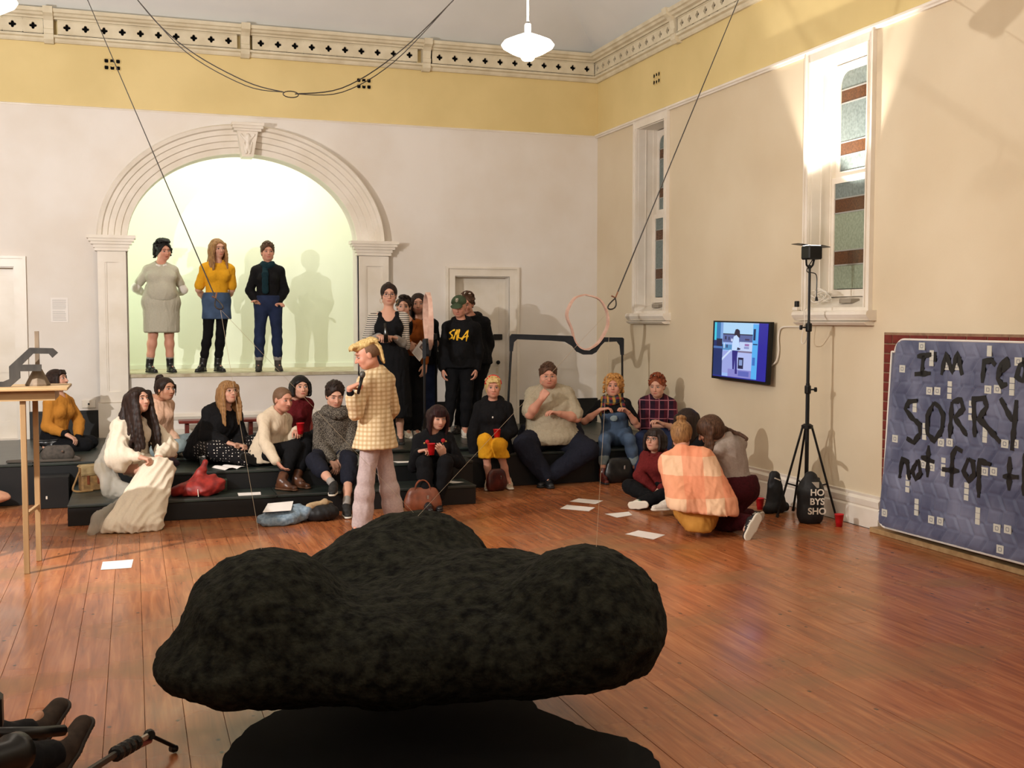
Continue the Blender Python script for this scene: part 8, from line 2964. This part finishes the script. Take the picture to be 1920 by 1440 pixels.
def c4coat(c):
    R, j = c['R'], c['j']
    s = SDF(.0125)
    R.torso(s, .032, bust=c['bust'])
    for sd in 'LR':
        R.arm(s, sd, .024, 0, 1.75, .012)
    b0 = j['pel'] + np.array([-.06, .08, -.02])
    s.cone(R.tp(.6, -.02), b0, .17, .20, .06)
    s.cone(R.tp(.7, -.04), j['pel'] + np.array([-.18, .05, -.02]), .12, .10, .06)
    s.cut(j['nk'] + R.u * .03, R.u + R.f * .35)
    s.cut((0, 0, .435), (0, 0, -1))
    c['garment']('black_cape', s, C_BLACK, folds(.008, 27, 8, (1, 1, .4)))
    s = SDF(.0125)
    for sd in 'LR':
        s.cone(j['hp' + sd], j['kn' + sd], .12, .095, .05)
        s.cone(j['kn' + sd], j['an' + sd], .09, .06, .05)
    s.ell((j['knL'] + j['knR']) / 2 + np.array([0, .05, -.03]), (.20, .16, .08), None, .06)
    s.cut((0, 0, .402), (0, 0, -1))
    c['garment']('polka_dot_skirt', s, C_DOTS, folds(.008, 27, 9, (1, 1, 1)))


person('C4', 'person with long fringed fair hair, pale glasses, black cape and polka dot skirt', SK_FAIR, c4coat, None, shoes_(BOOTB, SOLEK, 'shoe'), (1.0, 1.0), dict(jaw=.95),
       H(h_long(.33, .013, .050, .05, .004, 12, .020, out=.010), H_DBLOND, .002), GLASSC, None, bust=.9, eye=.85, browc=B_BROWN, seed=13)

person('C5', 'person with shaved head, cream jumper and brown ankle boots leaning forward', SK_PINK,
       shirt(C_CREAMK, 1.98, .022, .06, sf=.008, fold=.006, name='cream_jumper'), trousers(C_BLACKC, 1.72, .018, fold=.006), shoes_(BOOTN, nodes('tan_heel', .5, sr(90, 60, 40))[0], 'boot', .09), (.8, .3), dict(jaw=1.03),
       H(lambda R, c: hair_shell(R, .004, low=-.04), H_BUZZ, .0), None, None, bust=.4, eye=.65, browc=B_FAIR, seed=14, pn=(None, (1, 0, -.2)))
c_ = person('C6', 'person with wavy black chin-length hair and dark red shirt behind the shaved head', SK_FAIR,
            shirt(C_DRED, 1.95, .018, 0), trousers(C_BLACKC, 1.95, .018), shoes_(BOOTB, SOLEK, 'shoe'), (.6, .6), None, H(h_bob(.10, .0, .016), H_BLACK, .005, 30), None, None, bust=.6, eye=.9, browc=B_BLACK, lipc=(.7, .25, .25), seed=15)
hc = PEOPLE['C5']['haL']
cup((hc[0] + .015, hc[1] - .05, hc[2] - .015), 'red plastic cup held up by the person with the shaved head')


def c7x(c):
    knot_scarf(C_KNIT, .095, .044)(c)


person('C7', 'short-haired person in a speckled grey cowl jumper looking down', SK_FAIR,
       shirt(C_KNIT, 1.90, .026, .04, sf=.012, fold=.007, ff=24, name='cowl_jumper'), trousers(C_NAVY, 1.45, .022, fold=.006), shoes_(SHOEK, SOLEW, 'shoe', lace=LACEW, socks=C_GREYRIB), (.5, .5), dict(jaw=1.04),
       H(h_short(.012, .014, -.03), H_DARK), None, c7x, eye=.35, browc=B_BLACK, seed=16)


def c8x(c):
    R, j = c['R'], c['j']
    FL = nodes('red_embroidery', .8, sr(176, 24, 32))[0]
    LF = nodes('gold_embroidery', .8, sr(196, 150, 84))[0]
    rr = random.Random(3)
    for q in (-1, 1):
        for k, (a, l_) in enumerate(((.90, .085), (.83, .075), (.76, .095), (.87, .115))):
            cc = R.tp(a, 0, l_ * q) + R.f * (.128 - .25 * abs(l_ - .06)) * R.s
            s = SDF(.007)
            s.ell(cc, (.024 if k in (0, 2) else .012, .012, .024 if k in (0, 2) else .012), [R.l, R.f, R.u], .004)
            c['garment']('embroidered_flower', s, FL if k in (0, 2) else LF)
    collar(C_BLACKC, .060, .012, .034, .2)(c)


person('C8', 'person with dark fringed bob and black shirt with red embroidered flowers', SK_FAIR,
       shirt(C_BLACKC, 1.95, .022, 0, sf=.006), trousers(C_BLACKC, 1.9, .022, fold=.006), shoes_(BOOTB, SOLEK, 'boot', .14), (.5, .8), dict(jaw=.95),
       H(h_bob(.20, .050, .016), H_AUB, .002), None, c8x, bust=.9, eye=.35, browc=B_DARK, lipc=(.65, .25, .28), seed=17)
hc = PEOPLE['C8']['haR']
cup((hc[0] + .05, hc[1] - .03, hc[2] - .05), 'red plastic cup held by the person in the embroidered black shirt')


# ------------------------------------------------------------------ seated, right side
def c9x(c):
    R, j = c['R'], c['j']
    hood(C_BLACK, .088, .036)(c)
    pts = [tuple(R.hp(.084 * math.cos(t), .02 - .01 * math.sin(t), .045 + .096 * math.sin(t)) - c['off']) for t in [math.pi * k / 14 for k in range(15)]]
    link('headband', MB().tube(pts, .011, 8).mesh('headband'), REDH, c['root'], True)
    p = R.tp(.72, .150)
    link('pendant', MB().lathe([(.001, -.018), (.011, -.006), (.009, .006), (.001, .012)], tuple(p - c['off']), 10).mesh('pendant'), nodes('shell_pendant', .3, sr(225, 215, 205))[0], c['root'], True)


def culottes(mat):
    def f(c):
        R, j = c['R'], c['j']
        s = SDF(.011)
        s.ell(j['pel'] + R.hu * .03, (.17, .13, .12), [R.hl, R.hf, R.hu], .05)
        for sd in 'LR':
            kn, an = j['kn' + sd], j['an' + sd]
            s.cone(j['hp' + sd], kn, .095, .072, .03)
            s.cone(kn, kn + (an - kn) * .42, .070, .088, .03)
            s.cut(kn + (an - kn) * .40, an - kn) if False else None
        m_ = (j['knL'] + j['knR']) / 2
        s.cut((m_[0], m_[1], m_[2] - .17), (0, 0, -1))
        return c['garment']('yellow_culottes', s, mat, folds(.008, 32, 4, (1, 1, .4)))
    return f


person('C9', 'person with short bleached hair, black hooded coat and yellow culottes', SK_PINK,
       shirt(C_BLACK, 1.93, .034, .10, flare=.05, sf=.010, fold=.008, name='hooded_coat'), culottes(C_YEL), shoes_(noise_mat('beige_trainer', sr(206, 186, 160), sr(180, 160, 134), 30, .8), SOLEW, 'shoe', lace=LACEW, wide=1.08), (.8, .4), dict(full=1.02),
       H(h_short(.014, .004, -.075, fringe=.016, face=(.060, .070, -.026)), H_BLOND, .006, 46), None, c9x, bust=.8, eye=1.0, browc=B_FAIR, seed=18)
hc = PEOPLE['C9']['haL']
cup((hc[0] - .01, hc[1] - .05, hc[2] + .0), 'red plastic cup held by the person in yellow culottes')


def c10shirt(c):
    R, j = c['R'], c['j']
    s = SDF(.012)
    R.torso(s, .022, bust=1.2)
    s.ell(R.tp(.10, .11), (.325, .225, .155), [R.l, R.f, R.u], .10)
    s.ell(R.tp(.38, .08), (.26, .19, .17), [R.l, R.f, R.u], .10)
    s.ell(R.tp(.72, .03), (.205, .14, .16), [R.l, R.f, R.u], .08)
    s.cut(R.tp(-.10, .1), -R.u + R.f * .25)
    for sd in 'LR':
        R.arm(s, sd, .022, 0, .82, .022)
    s.cone(j['nk'] + R.u * .028 * R.s + R.f * .035, j['nk'] + R.u * .16 + R.f * .06, .07, .14, .006, None, None, True)
    c['garment']('polo_shirt', s, C_GREIGE, folds(.009, 26, 19, (1, 1, 1)))


def c10x(c):
    R, j = c['R'], c['j']
    o = collar(C_GREIGE, .075, .017, .040, .3)(c)
    for sd, fr_ in (('R', .40), ('R', .56)):
        s = SDF(.009)
        R.arm(s, sd, .022 * .9 + .006, fr_, fr_ + .03, .022)
        c['garment']('black_sleeve_stripe', s, C_BLACKC)


person('C10', 'large person in a greige polo shirt with hand on chin, seated on the riser', SK_PINK,
       c10shirt, trousers(C_NAVY, 1.93, .022, fold=.006, slim=1.18), shoes_(BOOTB, SOLEK, 'shoe', lace=LACEK, wide=1.15), (.5, 1.5), dict(jaw=1.18, full=1.18),
       H(h_short(.012, .012, -.02), H_BROWN), GLASSC, c10x, belly=1.4, bust=1.2, eye=.7, browc=B_BROWN, stubble=.25, seed=19)


def c11top(c):
    R, j = c['R'], c['j']
    shirt(C_BLACKC, .80, .016, 0, sf=.010, name='dark_t_shirt')(c)
    s = SDF(.011)
    R.torso(s, .026, bust=c['bust'], shoulders=False)
    s.cut(R.tp(.74, 0), R.u)
    for q in (-.075, .075):
        s.cone(R.tp(.70, .12, q), R.tp(.98, .06, q), .020, .018, .006, .6, R.f)
    o = c['garment']('denim_bib', s, C_DENIMF, folds(.004, 34, 3))
    p = R.tp(.60, .168)
    s = SDF(.008)
    s.ell(p, (.05, .010, .04), [R.l, R.f, R.u], .003)
    link_child(c, 'bib_pocket', s, C_DENIML, o)
    knot_scarf(SCARF, .088, .036)(c)
    s = SDF(.011)
    for q in (-1, 1):
        s.cone(R.tp(.98, .03, .07 * q), j['sh' + ('L' if q > 0 else 'R')] + R.u * .01, .04, .050, .03)
        s.cone(R.tp(.95, .06, .10 * q), R.tp(.72, .13, .13 * q), .04, .035, .03, .6, R.f)
    c['garment']('shawl_end', s, SCARF, folds(.006, 38, 4))


person('C11', 'curly golden-haired person with colourful scarf and denim dungarees', SK_PINK, c11top, trousers(C_DENIMF, 1.62, .012, cuff=C_DENIML, fold=.005), shoes_(noise_mat('oxblood_leather', sr(92, 34, 26), sr(60, 22, 18), 15, .25, .1), SOLEK, 'boot', .08), (.55, .55), dict(full=1.05),
       H(h_curly(.030, 260, -.07, .014, .14, 1.06), H_CURL, .004, 60, st=(1, 1, 1)), None, None, bust=1.1, eye=.9, browc=B_DARK, lipc=(.72, .3, .3), seed=20)

person('C12', 'ginger-haired person in a dark red tartan shirt with folded arms', SK_FAIR,
       shirt(C_PLAIDR, 1.30, .024, 0, sf=.008, fold=.006, name='tartan_shirt'), trousers(C_DENIMD, 1.95, .018), shoes_(BOOTB, SOLEK, 'boot'), (.5, .5), dict(jaw=1.05),
       H(h_curly(.012, 170, -.02, .010, 0, 1.0, .012), H_RED, .003, 60, st=(1, 1, 1)), None, collar(C_PLAIDR, .062, .014, .036, .4), eye=.6, browc=B_BROWN, seed=21)

GPAT = noise_mat('patterned_trainer', sr(214, 204, 186), sr(60, 96, 70), 24, .7, .1, lo=.5, hi=.55)
person('C13', 'person with dark bob, black glasses and maroon jacket sitting cross-legged on the floor', SK_FAIR,
       both(shirt(C_MAROON, 1.97, .026, 0, sf=.006, fold=.007, name='maroon_jacket'), collar(C_MAROON, .064, .016, .04, .4)), trousers(C_BLACKC, 1.93, .020), shoes_(GPAT, SOLEW, 'shoe', lace=LACEW), (.6, .6), None,
       H(h_bob(.13, .048, .018), H_DARK, .002), GLASSF, None, bust=.8, eye=.95, browc=B_DARK, seed=22)


def c14x(c):
    pass


person('C14', 'person with straight dark hair and one white sneaker, mostly hidden behind the blanket', SK_OLIVE,
       shirt(C_BLACKC, 1.95, .022, 0), trousers(C_BLACKC, 1.9, .02), shoes_(SHOEW, SOLEW, 'shoe', lace=LACEW, wide=1.15, sides='L'), (.5, .5), None,
       H(h_long(.25, .018, 0, .02, .002, 12, .022, out=.01), H_DARK, .002), None, None, bust=.8, browc=B_BLACK, seed=23)


def c15all(c):
    R, j = c['R'], c['j']
    zf = 0.0
    s = SDF(.013)
    nk = j['nk']
    ce = np.array([j['pel'][0] + .02, j['pel'][1] - .10, .30])
    s.cone(nk + np.array([0, .0, .0]), ce + np.array([0, 0, -.16]), .105, .31, .10, .72, R.f)
    s.cone(nk + (j['shL'] - nk) * .8 - UPV * .05, nk + (j['shR'] - nk) * .8 - UPV * .05, .070, .070, .08)
    s.cone(nk + UPV * .05, nk - UPV * .02, .062, .085, .05)
    s.cone(j['shL'], ce + np.array([-.20, -.02, -.02]), .075, .12, .10)
    s.cone(j['shR'], ce + np.array([.18, -.02, -.02]), .075, .13, .10)
    s.cone(j['shR'], ce + np.array([.33, .06, -.10]), .05, .05, .10)
    s.cut(nk + UPV * .075, UPV * 1.0 + unit(R.f) * .2)
    s.cut(ce + np.array([0, 0, -.08]), np.array([-.12, 0, -1]))
    c['garment']('checked_blanket', s, BLANK, folds(.012, 17, 6, (1, 1, .35)))
    s = SDF(.013)
    s.cone(j['pel'] + np.array([.0, -.04, .02]), np.array([j['pel'][0] - .04, j['pel'][1] - .16, .10]), .20, .115, .08, .8, R.f)
    s.cone(j['pel'] + np.array([.05, -.04, .0]), np.array([j['pel'][0] + .06, j['pel'][1] - .06, .12]), .17, .10, .08)
    s.cut((0, 0, .055), (0, 0, -1))
    c['garment']('ochre_print_skirt', s, C_OCHREP, folds(.012, 25, 7, (1, 1, .5)))
    s = SDF(.007)
    tie = R.hp(.0, -.11, .045)
    s.ell(tie, (.035, .018, .016), list(R.H), .01)
    c['garment']('pink_hair_tie', s, nodes('pink_tie', .6, sr(230, 110, 90))[0])


def c15hair(R, c):
    s = h_pony(.014, ((0, -.085, .105),), bun=True, wisps=False, low=-.09)(R, c)
    rr = random.Random(5)
    for i in range(9):
        a = rr.uniform(0, 6.28)
        p = R.hp(.03 * math.cos(a), -.09 + .03 * math.sin(a), .125)
        s.ell(p, (.018, .018, .018), None, .006)
    return s


person('C15', 'crouching figure wrapped in a peach and orange checked blanket, back to us', SK_PINK, c15all, None, shoes_(noise_mat('dark_slip_on', sr(40, 30, 34), sr(60, 44, 48), 20, .6), nodes('tan_sole', .6, sr(170, 140, 100))[0], 'shoe', sides='L'), (.5, .5), None,
       H(c15hair, H_DBLOND, .004, 40), None, None, bust=.5, browc=B_BROWN, seed=24)


def c16hair(R, c):
    s = hair_shell(R, .020, (.06, .085, -.04), (.050, .062, .075), low=-.09, back=.012)
    rr = random.Random(8)
    for i in range(16):
        q = i / 15
        side = -1 if i % 2 else 1
        x = side * (.03 + .05 * q)
        y = .04 - .10 * q
        p0 = R.hp(x, y, .05)
        pts = [p0, R.hp(x * 1.15, y, -.02), R.hp(x * 1.1, y * .8, -.02) - UPV * .10, R.hp(x * .9, y * .6, -.02) - UPV * (.22 + .04 * rr.random())]
        lock(s, R, pts, .024, .010, .014, .010, rr.uniform(0, 6), 10, True)
    # a length of hair thrown back over the shoulder
    n0 = R.J['nk']
    for k in range(4):
        lock(s, R, [R.hp(.0, -.08, .03), n0 + UPV * (.07 + .008 * k) + R.f * -.02, n0 - R.f * (.14 + .02 * k) + UPV * (.05 - .012 * k), n0 - R.f * (.21 + .01 * k) + UPV * (-.02) + R.l * (.02 * k - .03)], .020, .007, .012, .006, k, 10, True)
    return s


C16TR = noise_mat('black_striped_trainer', sr(26, 26, 28), sr(36, 36, 38), 30, .7)


def c16x(c):
    R, j = c['R'], c['j']
    for sd in 'LR':
        an, to = j['an' + sd], j['to' + sd]
        d = unit(to - an)
        up = unit(j['kn' + sd] - an)
        fu = unit(up - d * (up @ d))
        cr_ = np.cross(d, fu)
        base = an - fu * .088
        for q in (-1, 1):
            for k in range(3):
                p = base + d * (.02 + .028 * k) + cr_ * .0425 * q
                link('white_stripe', MB().tube([tuple(p + fu * .025 - c['off']), tuple(p + fu * .062 + d * .015 - cr_ * .006 * q - c['off'])], .0055, 5).mesh('white_stripe'), LACEW, c['root'])


person('C16', 'person kneeling in a grey knit and maroon trousers with long brown hair over the face', SK_FAIR,
       shirt(C_MARL, 1.97, .020, .0, sf=.004, fold=.005, name='grey_knit'), trousers(C_MAROOND, 1.9, .024, fold=.007, ff=24), shoes_(C16TR, SOLEW, 'shoe', wide=1.1), (.5, .5), None,
       H(c16hair, H_BROWN, .004, 30), None, c16x, bust=.7, browc=B_BROWN, seed=25)

# ------------------------------------------------------------------ the seated person whose boots show at the lower left
PEOPLE['P'] = {'pel': [-1.02, 4.30, .12], 'nk': [-1.18, 4.15, .62], 'hd': [-1.16, 4.20, .83], 'ff': [.45, .88, -.1], 'roll': 0, 'left': [-.85, .5, 0], 'hleft': [-.85, .5, 0],
               'shL': [-1.33, 4.24, .60], 'shR': [-1.02, 4.06, .60], 'hpL': [-1.10, 4.36, .12], 'hpR': [-.94, 4.24, .12],
               'elL': [-1.30, 4.45, .42], 'wrL': [-1.05, 4.50, .40], 'haL': [-.97, 4.52, .40], 'elR': [-.92, 4.20, .36], 'wrR': [-.72, 4.28, .45], 'haR': [-.64, 4.30, .46],
               'knL': [-.78, 4.76, .22], 'anL': [-.47, 5.13, .115], 'toL': [-.34, 5.29, .25], 'knR': [-.64, 4.52, .20], 'anR': [-.35, 4.85, .11], 'toR': [-.25, 5.01, .24], 'h': 1.95, 'g': 1.0}
BOOTS = noise_mat('dusty_brown_suede', sr(66, 54, 46), sr(48, 40, 35), 24, .85, .15, .004, spec=.2)
person('P', 'person sitting on the floor lower left, only brown boots and camera hands in view', SK_OLIVE, shirt(C_BLACKC, 1.95, .022, 0), trousers(C_BLACKC, 2.0, .02),
       shoes_(BOOTS, nodes('dark_crepe_sole', .7, sr(44, 36, 30))[0], 'boot', .10, wide=1.2), (.8, .8), None, H(h_short(), H_DARK), None, None, browc=B_DARK, seed=26)
